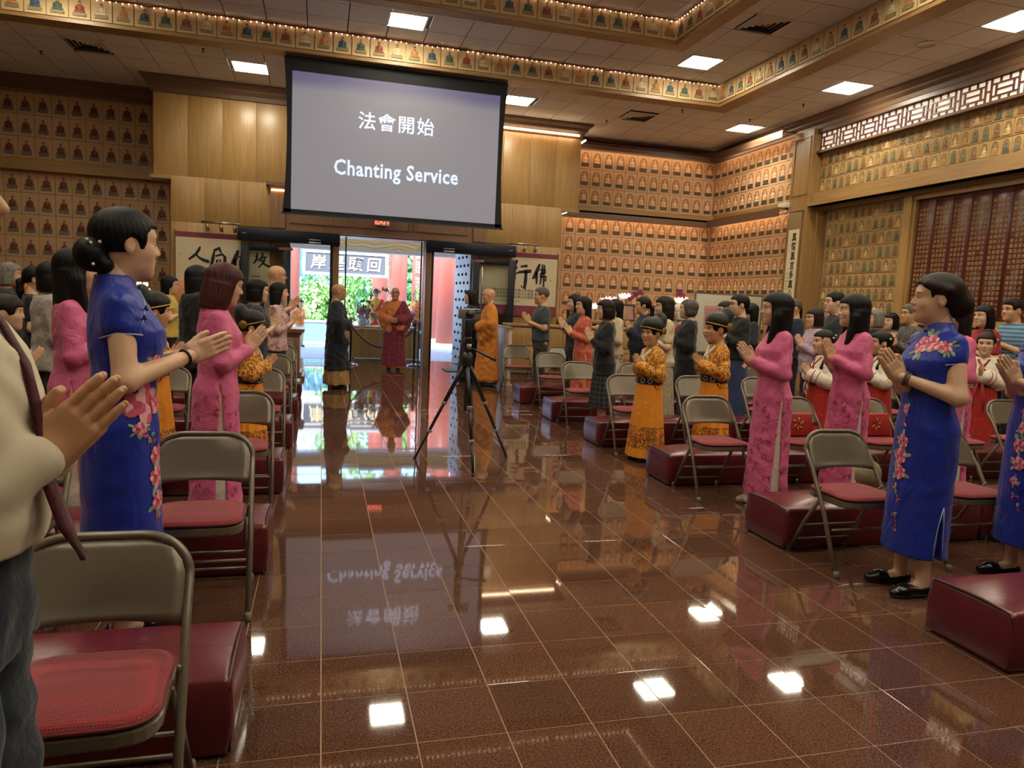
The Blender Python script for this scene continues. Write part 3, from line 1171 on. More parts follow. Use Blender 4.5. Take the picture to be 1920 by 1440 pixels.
# ------------------------------------------------------------ carved sutra board
SUTRA = ('如來說世界非世界是名世界須菩提於意云何可以三十二相見如來不不也世尊不可以三十二相得見如來何以故如來說三十二相即是非相是名三十二相須菩提若有善男子善女人以恒河沙等身命布施若復有人於此經中乃至受持四句偈等為他人說其福甚多'
         '爾時須菩提聞說是經深解義趣涕淚悲泣而白佛言希有世尊佛說如是甚深經典我從昔來所得慧眼未曾得聞如是之經世尊若復有人得聞是經信心清淨即生實相當知是人成就第一希有功德世尊是實相者即是非相是故如來說名實相世尊我今得聞如是經典信解受持不足為難'
         '若當來世後五百歲其有眾生得聞是經信解受持是人即為第一希有何以故此人無我相無人相無眾生相無壽者相所以者何我相即是非相人相眾生相壽者相即是非相何以故離一切諸相即名諸佛佛告須菩提如是如是若復有人得聞是經不驚不怖不畏當知是人甚為希有'
         '何以故須菩提如來說第一波羅蜜即非第一波羅蜜是名第一波羅蜜須菩提忍辱波羅蜜如來說非忍辱波羅蜜是名忍辱波羅蜜何以故須菩提如我昔為歌利王割截身體我於爾時無我相無人相無眾生相無壽者相何以故我於往昔節節支解時若有我相人相眾生相壽者相應生瞋恨'
         '須菩提又念過去於五百世作忍辱仙人於爾所世無我相無人相無眾生相無壽者相是故須菩提菩薩應離一切相發阿耨多羅三藐三菩提心不應住色生心不應住聲香味觸法生心應生無所住心若心有住即為非住是故佛說菩薩心不應住色布施')
t = thing('sutra_board', 'dark red wall board carved with columns of gold sutra characters', 'sign', (XW + .3, 9.9, 0), -PI / 2)
RED_B = wood('dark_red_lacquer', '#3c130e', '#55201a', 'Z', rough=.25, coat=.4)
GOLD = mat('gold_leaf_lettering', '#b8945c', .5, .2)
rows, pw = 23, .335
for k in range(9):
    pb = MB().bevbox(k * pw + .003, (k + 1) * pw - .003, -.05, 0, 1.52, 3.40, .004).build('board', RED_B, t)
    lines = []
    for r in range(rows):
        # columns run right to left, top to bottom
        s_ = ''
        for c in range(4):
            idx = ((8 - k) * 4 + (3 - c)) * rows + r
            s_ += SUTRA[idx % len(SUTRA)]
        lines.append(s_)
    link('lettering', text_mesh('sutra', '\n'.join(lines), .060, GOLD, .0008, -.0002, 'CENTER', space=1.28, line=1.24), pb, (k * pw + pw / 2, -.053, 2.42))
b = MB()
for x0, x1, z0, z1 in ((-.28, -.02, 1.3, 3.56), (3.02, 3.3, 1.3, 3.56)):
    b.box(x0, x1, -.09, 0, z0, z1)
    b.box(x0 + .05, x1 - .05, -.13, -.09, z0, z1)
b.box(-.28, 3.3, -.10, 0, 3.42, 3.56)
b.box(-.28, 3.3, -.14, 0, 1.40, 1.50)
b.build('frame', OAKP, t)
t = thing('security_camera', 'small white box camera mounted where pillar meets ledge', 'camera', (XW - .05, 12.98, 3.60), -PI / 2)
MB().bevbox(-.15, .15, -.12, -.02, .0, .10, .01).build('body', mat('camera_white', '#c9c2b0', .5), t)
MB().tube([(-.15, -.07, .05), (-.20, -.07, .05)], .04, 10).build('lens', mat('camera_lens', '#54504a', .3), t)
MB().box(-.03, .03, -.03, .05, -.06, .02).build('bracket', mat('camera_white', '#c9c2b0', .5), t)

# ------------------------------------------------------------ cabinets, podium, altars
def cabinet(name, label, x0, x1, y0, y1, h, nd, white_end=False, carved=True):
    t = thing(name, label, 'cabinet', (0, 0, 0))
    MB().box(x0, x1, y0 + .02, y1, .08, h - .05).build('body', OAKX, t)
    MB().box(x0 + .02, x1 - .02, y0 + .06, y1, 0, .08).build('plinth', WALN, t)
    MB().bevbox(x0 - .02, x1 + .02, y0 - .03, y1, h - .05, h, .01).build('top', OAKX, t)
    w_ = (x1 - x0) / nd
    for i in range(nd):
        a, c = x0 + i * w_ + .012, x0 + (i + 1) * w_ - .012
        d = MB().bevbox(a, c, y0, y0 + .025, h * .60, h - .07, .006).build('drawer', OAKP, t)
        if carved:
            MB().tube([((a + c) / 2 + .07 * math.cos(k * PI / 8), y0 - .003, h * .765 + .07 * math.sin(k * PI / 8)) for k in range(16)], .006, 5, closed=True).build('carved_ring', WALN, d)
        d = MB().bevbox(a, c, y0, y0 + .025, .10, h * .58, .006).build('door', OAKP, t)
        bb = MB()
        for xx in (a + w_ * .16, a + w_ * .52):
            bb.box(xx, xx + w_ * .22, y0 - .008, y0, h * .38, h * .39)
            bb.box(xx, xx + w_ * .22, y0 - .008, y0, h * .50, h * .51)
            bb.box(xx, xx + .01, y0 - .008, y0, h * .39, h * .50)
            bb.box(xx + w_ * .22 - .01, xx + w_ * .22, y0 - .008, y0, h * .39, h * .50)
        bb.build('fret_moulding', WALN, d)
    return t


cabinet('offering_cabinet', 'long oak offering cabinet with carved drawers behind the right-hand worshippers', 3.55, 8.9, 13.45, 14.1, 1.04, 5)
cabinet('offering_cabinet', 'long oak cabinet along the left tiled wall holding altar pieces', -6.6, -1.75, 14.0, 14.8, 1.08, 5)
t = thing('side_panel', 'tall white end panel standing between orange monk and oak cabinet', 'panel', (3.07, 11.75, 0))
MB().bevbox(0, .06, 0, 1.7, .06, 1.0, .006).build('board', mat('white_laminate', '#b9a99c', .4), t)
MB().box(-.02, .08, -.02, 1.72, 1.0, 1.03).build('cap', OAKY, t)
MB().box(-.03, .09, -.03, 1.72, 0, .06).build('foot', mat('white_laminate', '#b9a99c', .4), t)
t = thing('altar_shelf', 'oak altar shelf under the glowing relief wall, right of the entrance', 'altar', (0, 0, 0))
MB().bevbox(5.0, 9.1, 14.9, 15.95, 1.06, 1.14, .012).build('top', OAKX, t)
MB().box(5.05, 9.08, 15.0, 15.95, .0, 1.06).build('body', OAKX, t)

t = thing('podium', 'dark wooden reception podium beside the left glass door', 'podium', (-.62, 12.75, 0))
MB().bevbox(-.42, .28, -.30, .30, .12, .70, .01).build('body', REDW, t)
b = MB()
for k, (e, z0, z1) in enumerate(((.0, .70, .74), (.03, .74, .78), (.07, .78, .83))):
    b.box(-.42 - e, .28 + e, -.30 - e, .30 + e, z0, z1)
b.build('cornice', REDW, t)
MB().box(-.50, .36, -.38, .38, .83, .845).build('desk_top', mat('pale_stone', '#b7b0a6', .3), t)
b = MB()
b.box(-.46, .32, -.34, .34, .06, .12)
b.box(-.50, .36, -.38, .38, 0, .06)
b.build('plinth', REDW, t)

# whiteboard
t = thing('whiteboard', 'free-standing white notice board with pink sheets before the tiled corner', 'whiteboard', (8.15, 13.32, 0), 0)
MB().bevbox(-.76, .76, -.015, .015, .62, 1.82, .004).build('board', mat('whiteboard_white', '#c2bba6', .35), t)
b = MB()
for x0, x1, z0, z1 in ((-.79, .79, 1.81, 1.84), (-.79, .79, .60, .63), (-.79, -.76, .63, 1.81), (.76, .79, .63, 1.81)):
    b.box(x0, x1, -.022, .02, z0, z1)
b.build('frame', mat('aluminium_frame', '#8b857a', .4, .6), t)
for xx in (-.6, .5):
    MB().box(xx, xx + .04, -.25, .04, 0, .04).build('foot', mat('aluminium_frame', '#8b857a', .4, .6), t)
    MB().box(xx, xx + .04, .0, .035, .04, .62).build('upright', mat('aluminium_frame', '#8b857a', .4, .6), t)
for k, (x0, z0) in enumerate(((-.56, 1.05), (-.2, 1.08), (.16, 1.02))):
    MB().box(x0, x0 + .31, -.024, -.018, z0, z0 + .52).build('pink_sheet', mat('pink_paper', '#c99a92', .8), t)
    bb = MB()
    for q in range(7):
        bb.box(x0 + .03 + q * .037, x0 + .045 + q * .037, -.0255, -.024, z0 + .05, z0 + .47)
    bb.build('text_column', mat('pink_paper_ink', '#a6635f', .8), t)

# ------------------------------------------------------------ altar ornaments
def lotus(label, x, y, z, s, m, glow, group=None):
    t = thing('lotus_flower', label, 'flower', (x, y, z), group=group)
    for k in range(3):
        nn, r, tilt = ((9, .13, .5), (7, .10, .95), (5, .06, 1.25))[k]
        for i in range(nn):
            a = 2 * PI * i / nn + k * .4
            M = rotm('Z', a) @ rotm('Y', -tilt)
            b = MB()
            pts = [(0, 0), (.3, .22), (.62, .30), (.88, .18), (1.0, 0), (.88, -.18), (.62, -.30), (.3, -.22)]
            vs = [M @ Vector((px * r * 1.35 * s, py * r * s, .05 * s * math.sin(px * PI) * -1)) for px, py in pts]
            vs2 = [v + M.to_3x3() @ Vector((0, 0, .006)) for v in vs]
            n_ = len(pts)
            b.add(vs + vs2, [tuple(range(n_))[::-1], tuple(range(n_, 2 * n_))] + [(i2, (i2 + 1) % n_, n_ + (i2 + 1) % n_, n_ + i2) for i2 in range(n_)], smooth=True)
            b.build('petal', m, t)
    MB().lathe([(0, 0), (.03 * s, .0), (.035 * s, .05 * s), (0, .055 * s)], 8).build('heart', glow, t)
    MB().tube([(0, 0, 0), (.01, 0, -.12 * s), (0, 0, -.26 * s)], .012 * s, 6).build('stem', mat('stem_green', '#4c6038', .6), t)
    return t


LOTM = emit('lit_lotus_petal', '#ffd2b4', .5)
LOTM2 = mat('lit_lotus_heart', '#ffe7b0', .5)
for x, y, z, s, lab in ((6.25, 15.05, 1.52, 1.5, 'largest glowing pink lotus lamp on the right altar'), (5.88, 15.0, 1.40, 1.1, 'lower left glowing lotus lamp on the right altar'), (6.62, 15.1, 1.66, 1.1, 'highest glowing lotus lamp of the left bunch on the right altar'), (8.02, 15.05, 1.62, 1.3, 'curled glowing lotus lamp of the right bunch on the altar'), (8.40, 15.0, 1.46, 1.3, 'wide glowing lotus lamp beside the whiteboard')):
    lotus(lab, x, y, z, s, LOTM, LOTM2, 'glowing lotus lamps')


def orchid(label, x, y, z, side):
    t = thing('orchid_spray', label, 'flower', (x, y, z), group='purple orchid sprays')
    M_ = mat('orchid_magenta', '#8a2f5c', .6)
    path = [(side * .42 * q, 0, .32 * math.sin(q * 1.7)) for q in [i / 8 for i in range(9)]]
    MB().tube(path, .007, 5).build('stem', mat('stem_green', '#4c6038', .6), t)
    for k in range(4, 17):
        q = k / 16
        c = Vector((side * .42 * q, RND.uniform(-.03, .03), .32 * math.sin(q * 1.7) + RND.uniform(-.02, .05)))
        b = MB()
        for i in range(5):
            a = 2 * PI * i / 5 + k
            b.ell(c + Vector((.028 * math.cos(a), -.01, .028 * math.sin(a))), (.022, .008, .022), 6, 4)
        b.build('blossom', M_, t)
    MB().lathe([(.0, -.34), (.06, -.34), (.075, -.2), (.05, -.02), (.055, 0), (.0, 0)], 12).build('vase', mat('vase_white', '#b8a58c', .3), t)


orchid('purple orchid spray leaning right beside the largest lotus lamp', 6.55, 15.0, 1.48, 1)
orchid('purple orchid spray leaning left below the curled lotus lamp', 8.25, 15.0, 1.48, -1)
GILT = mat('gilded', '#d0902c', .35, .6)
t = thing('statuette', 'small gilded seated statuette on the right altar between the lotus bunches', 'statuette', (7.15, 15.1, 1.14))
MB().lathe([(.0, 0), (.15, 0), (.17, .04), (.11, .07), (.16, .11), (0, .12)], 14).build('lotus_throne', GILT, t)
b = MB()
b.ell((0, 0, .17), (.16, .12, .06), 12, 6)
b.ell((0, .01, .30), (.09, .07, .13), 10, 6)
b.ell((0, 0, .47), (.055, .055, .07), 10, 6)
b.ell((0, 0, .55), (.03, .03, .03), 8, 5)
for s in (-1, 1):
    b.tube([(s * .08, 0, .38), (s * .14, -.02, .27), (s * .04, -.10, .2)], .03, 7)
b.build('figure', GILT, t)
MB().lathe([(0, 0), (.03, 0), (.035, .05), (.02, .09), (0, .1)], 10, (0, -.22, 0)).build('candle_glow', emit('candle_glow', '#ffd070', 6), t)
t = thing('picture_frame', 'dark framed picture leaning on the right altar beside the navy-robed worshipper', 'picture frame', (6.65, 14.95, 1.14))
M_ = rotm('X', -.25)
MB().box(-.17, .17, -.01, .01, 0, .40, M_).build('frame', mat('frame_dark', '#231c18', .4), t)
MB().box(-.13, .13, -.014, -.01, .05, .35, M_).build('picture', mat('picture_pink', '#a8766a', .6, noise=.5, nscale=18), t)
for x, lab in ((5.35, 'dark incense box at the left end of the right altar'), ):
    t = thing('incense_box', lab, 'box', (x, 15.0, 1.14))
    MB().bevbox(-.12, .12, -.08, .08, 0, .22, .01).build('case', mat('frame_dark', '#231c18', .4), t)
    MB().box(-.09, .09, -.085, -.08, .06, .17).build('brass_plate', GILT, t)
# left altar: brass offering cups, figures and lamp
BRASS = mat('old_brass', '#a07c3c', .35, .8)
CRY = mat('amber_lamp', '#d9b87a', .25, .3)
_cup = None
for k, (x, lab) in enumerate(((-5.2, 'brass offering cup at the far left end of the altar'), (-4.95, 'second brass offering cup from the left of the altar'), (-4.7, 'third brass offering cup from the left of the altar'), (-4.4, 'brass offering cup behind the black-shirted woman'), (-3.3, 'brass offering cup left of the crystal lamp'), (-2.95, 'brass offering cup right of the crystal lamp'))):
    if _cup is None:
        _cup = thing('offering_cup', lab, 'cup', (x, 14.35, 1.08), group='brass offering cups')
        MB().lathe([(.0, 0), (.05, 0), (.03, .03), (.03, .06), (.075, .12), (.07, .13), (0, .12)], 12).build('bowl', BRASS, _cup)
        MB().lathe([(.05, 0), (.055, .01), (0, .012)], 12).build('foot', BRASS, _cup)
    else:
        dup(_cup, (x, 14.35, 1.08), 0, lab)
t = thing('crystal_lamp', 'tiered crystal lamp glowing on the left altar', 'lamp', (-3.15, 14.45, 1.08))
MB().lathe([(0, 0), (.12, 0), (.10, .04), (.03, .06), (.03, .12), (0, .12)], 12).build('base', BRASS, t)
b = MB()
for k in range(3):
    for i in range(8):
        a = 2 * PI * i / 8 + k * .3
        r = .14 - .03 * k
        b.ell((r * math.cos(a), r * math.sin(a), .16 + .11 * k), (.025, .025, .04), 6, 4)
b.build('crystals', emit('crystal_glow', '#ffe6b8', .6, False), t)
t = thing('painted_vase', 'peach painted oval screen standing on the left altar', 'ornament', (-2.5, 14.3, 1.08))
MB().ell((0, 0, .24), (.20, .05, .25), 18, 10).build('panel', mat('peach_panel', '#c88a5c', .5, noise=.35, nscale=14), t)
MB().bevbox(-.12, .12, -.06, .06, 0, .03, .006).build('foot', WALN, t)
_fg = None
for x, lab in ((-5.55, 'small gilded figure at the far left of the altar'), (-5.05, 'small gilded figure between the brass cups'), (-4.62, 'small gilded figure beside the bun-haired worshipper')):
    if _fg is None:
        _fg = thing('statuette', lab, 'statuette', (x, 14.55, 1.08), group='gilded figures on the left altar')
        MB().lathe([(0, 0), (.09, 0), (.10, .05), (.07, .08), (0, .09)], 10).build('throne', BRASS, _fg)
        b = MB()
        b.ell((0, 0, .12), (.09, .07, .04), 10, 5)
        b.ell((0, 0, .21), (.055, .045, .09), 8, 5)
        b.ell((0, 0, .32), (.035, .035, .045), 8, 5)
        b.build('figure', GILT, _fg)
    else:
        dup(_fg, (x, 14.55, 1.08), 0, lab)

# ------------------------------------------------------------ hidden cove tubes that wash the relief walls
TUBE = emit('warm_tube', '#ffd8ac', 5.0)
CT_ = [('cove_tube', 'warm strip lamp under the crown moulding of the right relief wall', (5.3, YW - .28, 5.02), (8.7, YW - .28, 5.02)),
       ('cove_tube', 'warm strip lamp under the middle ledge of the right relief wall', (5.0, YW - .22, 3.51), (8.8, YW - .22, 3.51)),
       ('cove_tube', 'warm strip lamp under the crown moulding of the right side relief wall', (XW - .28, 13.0, 5.02), (XW - .28, 15.5, 5.02)),
       ('cove_tube', 'warm strip lamp under the middle ledge of the right side relief wall', (XW - .22, 13.0, 3.51), (XW - .22, 15.6, 3.51)),
       ('cove_tube', 'warm strip lamp under the crown moulding right of the screen', (3.0, YD - .12, 5.0), (5.2, YD - .12, 5.0)),
       ('cove_tube', 'short bright strip lamp at the right end of the entrance crown moulding', (5.42, YD + .1, 4.97), (5.42, YW - .4, 4.97)),
       ('cove_tube', 'short bright strip lamp at the right end of the entrance ledge', (5.08, YD + .1, 3.44), (5.08, YW - .4, 3.44))]
for nm, lab, a, c in CT_:
    t = thing(nm, lab, 'lamp', (0, 0, 0), group='warm cove strip lamps')
    MB().tube([a, c], .016, 6).build('tube', TUBE, t)
    a, c = Vector(a), Vector(c)
    d = (c - a).normalized()
    n_ = Vector((0, 0, 1))
    MB().tube([a + n_ * .028, c + n_ * .028], .013, 4).build('holder', mat('lamp_holder', '#b9b2a2', .5), t)
# ------------------------------------------------------------ outside: courtyard seen through the doors
PAVE = mat('courtyard_paving', '#c4c6c8', .8, noise=.06, nscale=3)
cy = struct(MB().box(-30, 40, 16.3, 90, -.2, -.03).build('courtyard', PAVE))
b = MB()
PV = .9
for i in range(-5, 8):
    for j in range(0, 12):
        x, y = i * PV, 16.4 + j * PV
        e = PV / 2 - .008
        b.add([(x + a * e, y + c * e, -.024) for a, c in ((-1, -1), (1, -1), (1, 1), (-1, 1))], [(0, 1, 2, 3)])
stuff(b.build('paving_slabs', mat('paving_slab', '#b9bcc2', .6, noise=.08, nscale=2), cy))
COLR = mat('vermilion_column', '#ad5f50', .45, noise=.05, nscale=2)
STONE = mat('pale_stone_trim', '#d2d0cc', .7)
_cl = None
cols = [(3.85, 19.3, 'nearest vermilion column, right of the doorway'), (3.70, 21.9, 'second vermilion column of the right colonnade'), (3.62, 24.5, 'third vermilion column of the right colonnade'), (3.55, 27.1, 'farthest vermilion column of the right colonnade'),
        (2.42, 24.0, 'vermilion column right of the hanging name board'), (-.98, 24.0, 'vermilion column left of the hanging name board'), (2.15, 28.0, 'vermilion column standing behind the right gate column'), (-1.1, 28.0, 'vermilion column behind the left gate column')]
for x, y, lab in cols:
    if _cl is None:
        _cl = thing('column', lab, 'column', (x, y, -.03), group='vermilion columns of the courtyard')
        MB().lathe([(.30, .12), (.30, 4.6)], 20).build('shaft', COLR, _cl)
        MB().lathe([(.42, 0), (.42, .06), (.36, .10), (.32, .13)], 20).build('base', STONE, _cl)
        MB().lathe([(.30, 4.6), (.40, 4.68), (.40, 4.8)], 20).build('capital', STONE, _cl)
    else:
        dup(_cl, (x, y, -.03), 0, lab)
t = thing('unseen_porch_roof', 'unseen porch roof added outside the doors to shade the near courtyard', 'roof', (0, 0, 0))
MB().box(-6, 8, 16.3, 17.6, 4.2, 4.4).build('slab', mat('porch_soffit', '#8c8478', .8), t)  # unseen slab added for near shade, kept short so the painted beam stays light
MB().box(-6, 8, 17.4, 17.6, 3.9, 4.2).build('fascia_beam', COLR, t)


def painted():
    t_ = NT('painted_beam')
    vec = t_.coords('Object', (1, 1, 1))
    wv = t_.new('TexWave', wave_type='RINGS')
    wv.inputs['Scale'].default_value = 1.7
    wv.inputs['Distortion'].default_value = 6.0
    wv.inputs['Detail'].default_value = 1.0
    t_.link(vec, wv.inputs[0])
    t_.base(t_.ramp(wv.outputs['Fac'], [(.25, lin('#e6cf8a')), (.5, lin('#cfa04e')), (.62, lin('#9fb5a8')), (.8, lin('#ecdca6'))]))
    return t_.m


PB = painted()
t = thing('painted_beam', 'yellow painted beam with scroll pattern above the courtyard view', 'beam', (0, 18.6, 0))
MB().box(-4, 7, -.15, .15, 2.60, 2.92).build('beam', PB, t)
MB().box(-4, 7, -.17, .17, 2.52, 2.60).build('lower_moulding', STONE, t)
MB().box(-4, 7, -.17, .17, 2.92, 3.0).build('upper_moulding', STONE, t)
# gate with name board
t = thing('gate_beam', 'white stone gate lintel carrying the name board', 'beam', (.72, 24.0, 0))
MB().box(-2.0, 2.0, -.2, .2, 2.92, 3.12).build('upper_lintel', STONE, t)
MB().box(-1.4, 1.4, -.1, .1, 2.86, 2.92).build('dark_band', mat('grey_slate', '#6d727a', .6), t)
t = thing('name_board', 'grey hanging name board with four gold characters outside', 'sign', (.74, 23.85, 2.42))
b = MB()
for x0, x1, z0, z1 in ((-1.34, 1.34, .30, .38), (-1.34, 1.34, -.38, -.30), (-1.34, -1.24, -.30, .30), (1.24, 1.34, -.30, .30)):
    b.box(x0, x1, -.06, .04, z0, z1)
b.build('stone_frame', STONE, t)
MB().box(-1.24, 1.24, -.03, .03, -.30, .30).build('board', mat('board_grey', '#5d636b', .6, noise=.1, nscale=6), t)
GW = mat('gold_white_lettering', '#f2e2b8', .5)
for i, ch in enumerate('岸是頭回'):
    link('lettering', text_mesh('char', ch, .47, GW, .01, .008, shear=.1), t, (-.86 + .575 * i, -.045, -.02))
# kerb and glazed railing added to make the bright and shaded ground bands
b = MB()
b.box(-8, 12, 30.0, 30.6, -.03, .35)
b.build('band_kerb', STONE, cy)
t = thing('glazed_railing', 'pale blue glazed low railing across the courtyard at left', 'railing', (-.6, 21.2, 0))
MB().box(-2.6, .95, -.02, .02, .08, .62).build('panel', mat('pale_blue_panel', '#8db4c8', .3), t)
for xx in (-1.6, -.4, .9):
    MB().box(xx, xx + .05, -.04, .04, -.03, .68).build('post', mat('rail_grey', '#6d7f8c', .4), t)
MB().box(-2.6, .95, -.04, .04, .62, .68).build('top_rail', STONE, t)

# hill and trees
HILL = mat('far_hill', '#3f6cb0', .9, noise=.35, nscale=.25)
bm_ = MB()
gx, gy = 28, 6
vs, fs = [], []
for j in range(gy + 1):
    for i in range(gx + 1):
        x = -70 + 150 * i / gx
        z = (4 + 15 * (j / gy) ** .8) * (.75 + .25 * math.sin(i * .7 + j)) if j else -.1
        vs.append((x, 95 + j * 9, z))
for j in range(gy):
    for i in range(gx):
        a = j * (gx + 1) + i
        fs.append((a, a + 1, a + gx + 2, a + gx + 1))
bm_.add(vs, fs, smooth=True)
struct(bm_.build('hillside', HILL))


def leaf_mat(name, c1, c2):
    t_ = NT(name)
    g = t_.new('NewGeometry')
    n_ = t_.noise(g.outputs['Position'], 1.6, 3)
    t_.base(t_.ramp(n_, [(.35, lin(c1)), (.65, lin(c2))]))
    t_.set(Roughness=.6)
    return t_.m


LEAFS = [leaf_mat('foliage_bright', '#6fae52', '#b5d88a'), leaf_mat('foliage_mid', '#4f9a5e', '#94c87c'), leaf_mat('foliage_blue', '#4d8f8a', '#86c0ae')]
BARK = mat('bark', '#4c4038', .9)


def tree(label, x, y, h, r, m, seed, n=4200):
    rr = random.Random(seed)
    t = thing('tree', label, 'tree', (x, y, -.03), group='trees beyond the courtyard')
    MB().tube([(0, 0, 0), (.1, 0, h * .3), (-.05, .1, h * .6)], [h * .035, h * .028, h * .015], 7).build('trunk', BARK, t)
    b = MB()
    blobs = [(rr.uniform(-.55, .55) * r, rr.uniform(-.5, .5) * r, h * rr.uniform(.2, .9), min(r, h * .75) * rr.uniform(.35, .6)) for _ in range(14)]
    for k in range(n):
        bx, by, bz, br = blobs[k % 14]
        th, ph = rr.uniform(0, 2 * PI), math.acos(rr.uniform(-1, 1))
        q = br * rr.uniform(.75, 1.05)
        c = Vector((bx + q * math.sin(ph) * math.cos(th), by + q * math.sin(ph) * math.sin(th), bz + q * math.cos(ph)))
        s = rr.uniform(.07, .15) * (h / 6) ** .5
        M = Matrix.Translation(c) @ rotm('Z', th) @ rotm('Y', ph + rr.uniform(-.6, .6))
        b.add([M @ Vector(v) for v in ((-s, -s * .6, 0), (s * .2, -s * .8, .06), (s, 0, 0), (s * .2, s * .8, .06), (-s, s * .6, 0))], [(0, 1, 2, 3, 4)], smooth=True)
    stuff(b.build('crown', m, t))


TR = [('bright green tree filling the middle of the doorway view', 2.5, 36, 7.5, 3.6, 0), ('green tree behind the dark-robed monk', -1.2, 37, 1.9, 2.4, 1), ('bluish green tree at the left of the doorway view', -4.5, 39, 2.0, 2.6, 2), ('green tree right of the gate column', 6.2, 38, 7.0, 3.4, 1), ('tree far right behind the colonnade', 10.5, 38, 7.0, 3.4, 0), ('small round tree behind the railing', .4, 33.5, 2.0, 1.5, 0), ('small bluish tree at the left edge of the gate', -3.0, 34, 1.6, 1.6, 2), ('low green tree behind the flower table', 3.6, 33, 4.2, 2.0, 1)]
for k, (lab, x, y, h, r, m) in enumerate(TR):
    tree(lab, x, y, h, r, LEAFS[m], 40 + k)

# offering table with gold skirt, flowers
GOLDC = mat('gold_satin', '#b99a5e', .35, sheen=.3, noise=.06, nscale=9)
t = thing('offering_table', 'long table with pleated gold skirt standing outside the doors', 'table', (1.42, 17.0, 0))
MB().bevbox(-.78, .78, -.32, .32, .68, .74, .01).build('table_top', mat('table_wood', '#6d5138', .6), t)
for sx in (-.7, .7):
    for sy in (-.26, .26):
        MB().box(sx - .025, sx + .025, sy - .025, sy + .025, 0, .68).build('leg', BLACKM, t)
per = []
for k in range(160):
    q = k / 160 * 4.44
    if q < 1.58: x, y = -.79 + q, -.335
    elif q < 2.22: x, y = .79, -.335 + (q - 1.58)
    elif q < 3.80: x, y = .79 - (q - 2.22), .31
    else: x, y = -.79, .31 - (q - 3.80)
    per.append((x, y, k))
b = MB()
vs = []
for z, am in ((.74, .004), (.60, .012), (.03, .026)):
    for x, y, k in per:
        d = am * math.sin(k * 1.15)
        vs.append((x + (d if abs(x) > .785 else 0) * (1 if x > 0 else -1), y - d * (1 if y < 0 else -1), z))
n_ = 160
b.add(vs, [(r * n_ + i, r * n_ + (i + 1) % n_, (r + 1) * n_ + (i + 1) % n_, (r + 1) * n_ + i) for r in range(2) for i in range(n_)], smooth=True)
b.build('skirt', GOLDC, t)
b = MB()
vs, fs = [], []
for j in range(11):
    for i in range(33):
        x = -.82 + 1.64 * i / 32
        y = -.37 + .72 * j / 10
        drop = max(0, abs(y + .01) - .33) + max(0, abs(x) - .79)
        vs.append((x, y, .75 - drop * 2.2 + .012 * math.sin(i * 1.3) * math.cos(j)))
for j in range(10):
    for i in range(32):
        a = j * 33 + i
        fs.append((a, a + 1, a + 34, a + 33))
b.add(vs, fs, smooth=True)
b.build('overcloth', mat('cream_satin', '#d6c394', .4), t)


def bouquet(label, x, y, z, s, seed, arch=False):
    rr = random.Random(seed)
    t = thing('flower_arrangement', label, 'flowers', (x, y, z), group='flower arrangements on the gold table')
    MB().lathe([(0, 0), (.09 * s, 0), (.12 * s, .1 * s), (.08 * s, .16 * s), (0, .15 * s)], 12).build('vase', mat('pale_blue_vase', '#c2c8cc', .3), t)
    b = MB()
    for k in range(90):
        a, q = rr.uniform(0, 2 * PI), rr.random()
        if arch:
            an = q * 2.3
            p0 = Vector((.30 * s * math.cos(an) - .05, rr.uniform(-.06, .06), .12 * s + .48 * s * math.sin(an)))
        else:
            p0 = Vector((.26 * s * q * math.cos(a), .18 * s * q * math.sin(a), .15 * s + .30 * s * rr.random()))
        M = Matrix.Translation(p0) @ rotm('Z', a) @ rotm('Y', rr.uniform(-1.2, .6))
        L = rr.uniform(.06, .13) * s
        b.add([M @ Vector(v) for v in ((0, -.012, 0), (L * .5, -.018, .01), (L, 0, 0), (L * .5, .018, .01), (0, .012, 0))], [(0, 1, 2, 3, 4)], smooth=True)
    stuff(b.build('leaves', mat('bouquet_leaf', '#5d7248', .6), t))
    for k in range(9):
        a = rr.uniform(0, 2 * PI)
        c = Vector((.22 * s * math.cos(a) * rr.random(), -.08 * s, .16 * s + .25 * s * rr.random()))
        b = MB()
        for i in range(6):
            an = 2 * PI * i / 6
            b.ell(c + Vector((.03 * math.cos(an), 0, .03 * math.sin(an))), (.026, .014, .026), 6, 4)
        b.ell(c + Vector((0, -.012, 0)), (.016, .012, .016), 6, 4)
        b.build('bloom', [mat('bloom_pink', '#d79a9c', .6), mat('bloom_white', '#dfdcd0', .6), mat('bloom_mauve', '#b18fb0', .6)][k % 3], t)


bouquet('low pink flower arrangement at the left end of the gold table', .92, 16.95, .76, 1.0, 3)
bouquet('arched leafy arrangement in the middle of the gold table', 1.42, 16.95, .76, 1.35, 5, True)
bouquet('arched twig arrangement behind the dark-robed monk', 1.02, 17.12, .76, .9, 6, True)
bouquet('small pink and white arrangement at the right end of the gold table', 1.98, 16.95, .76, .8, 9)

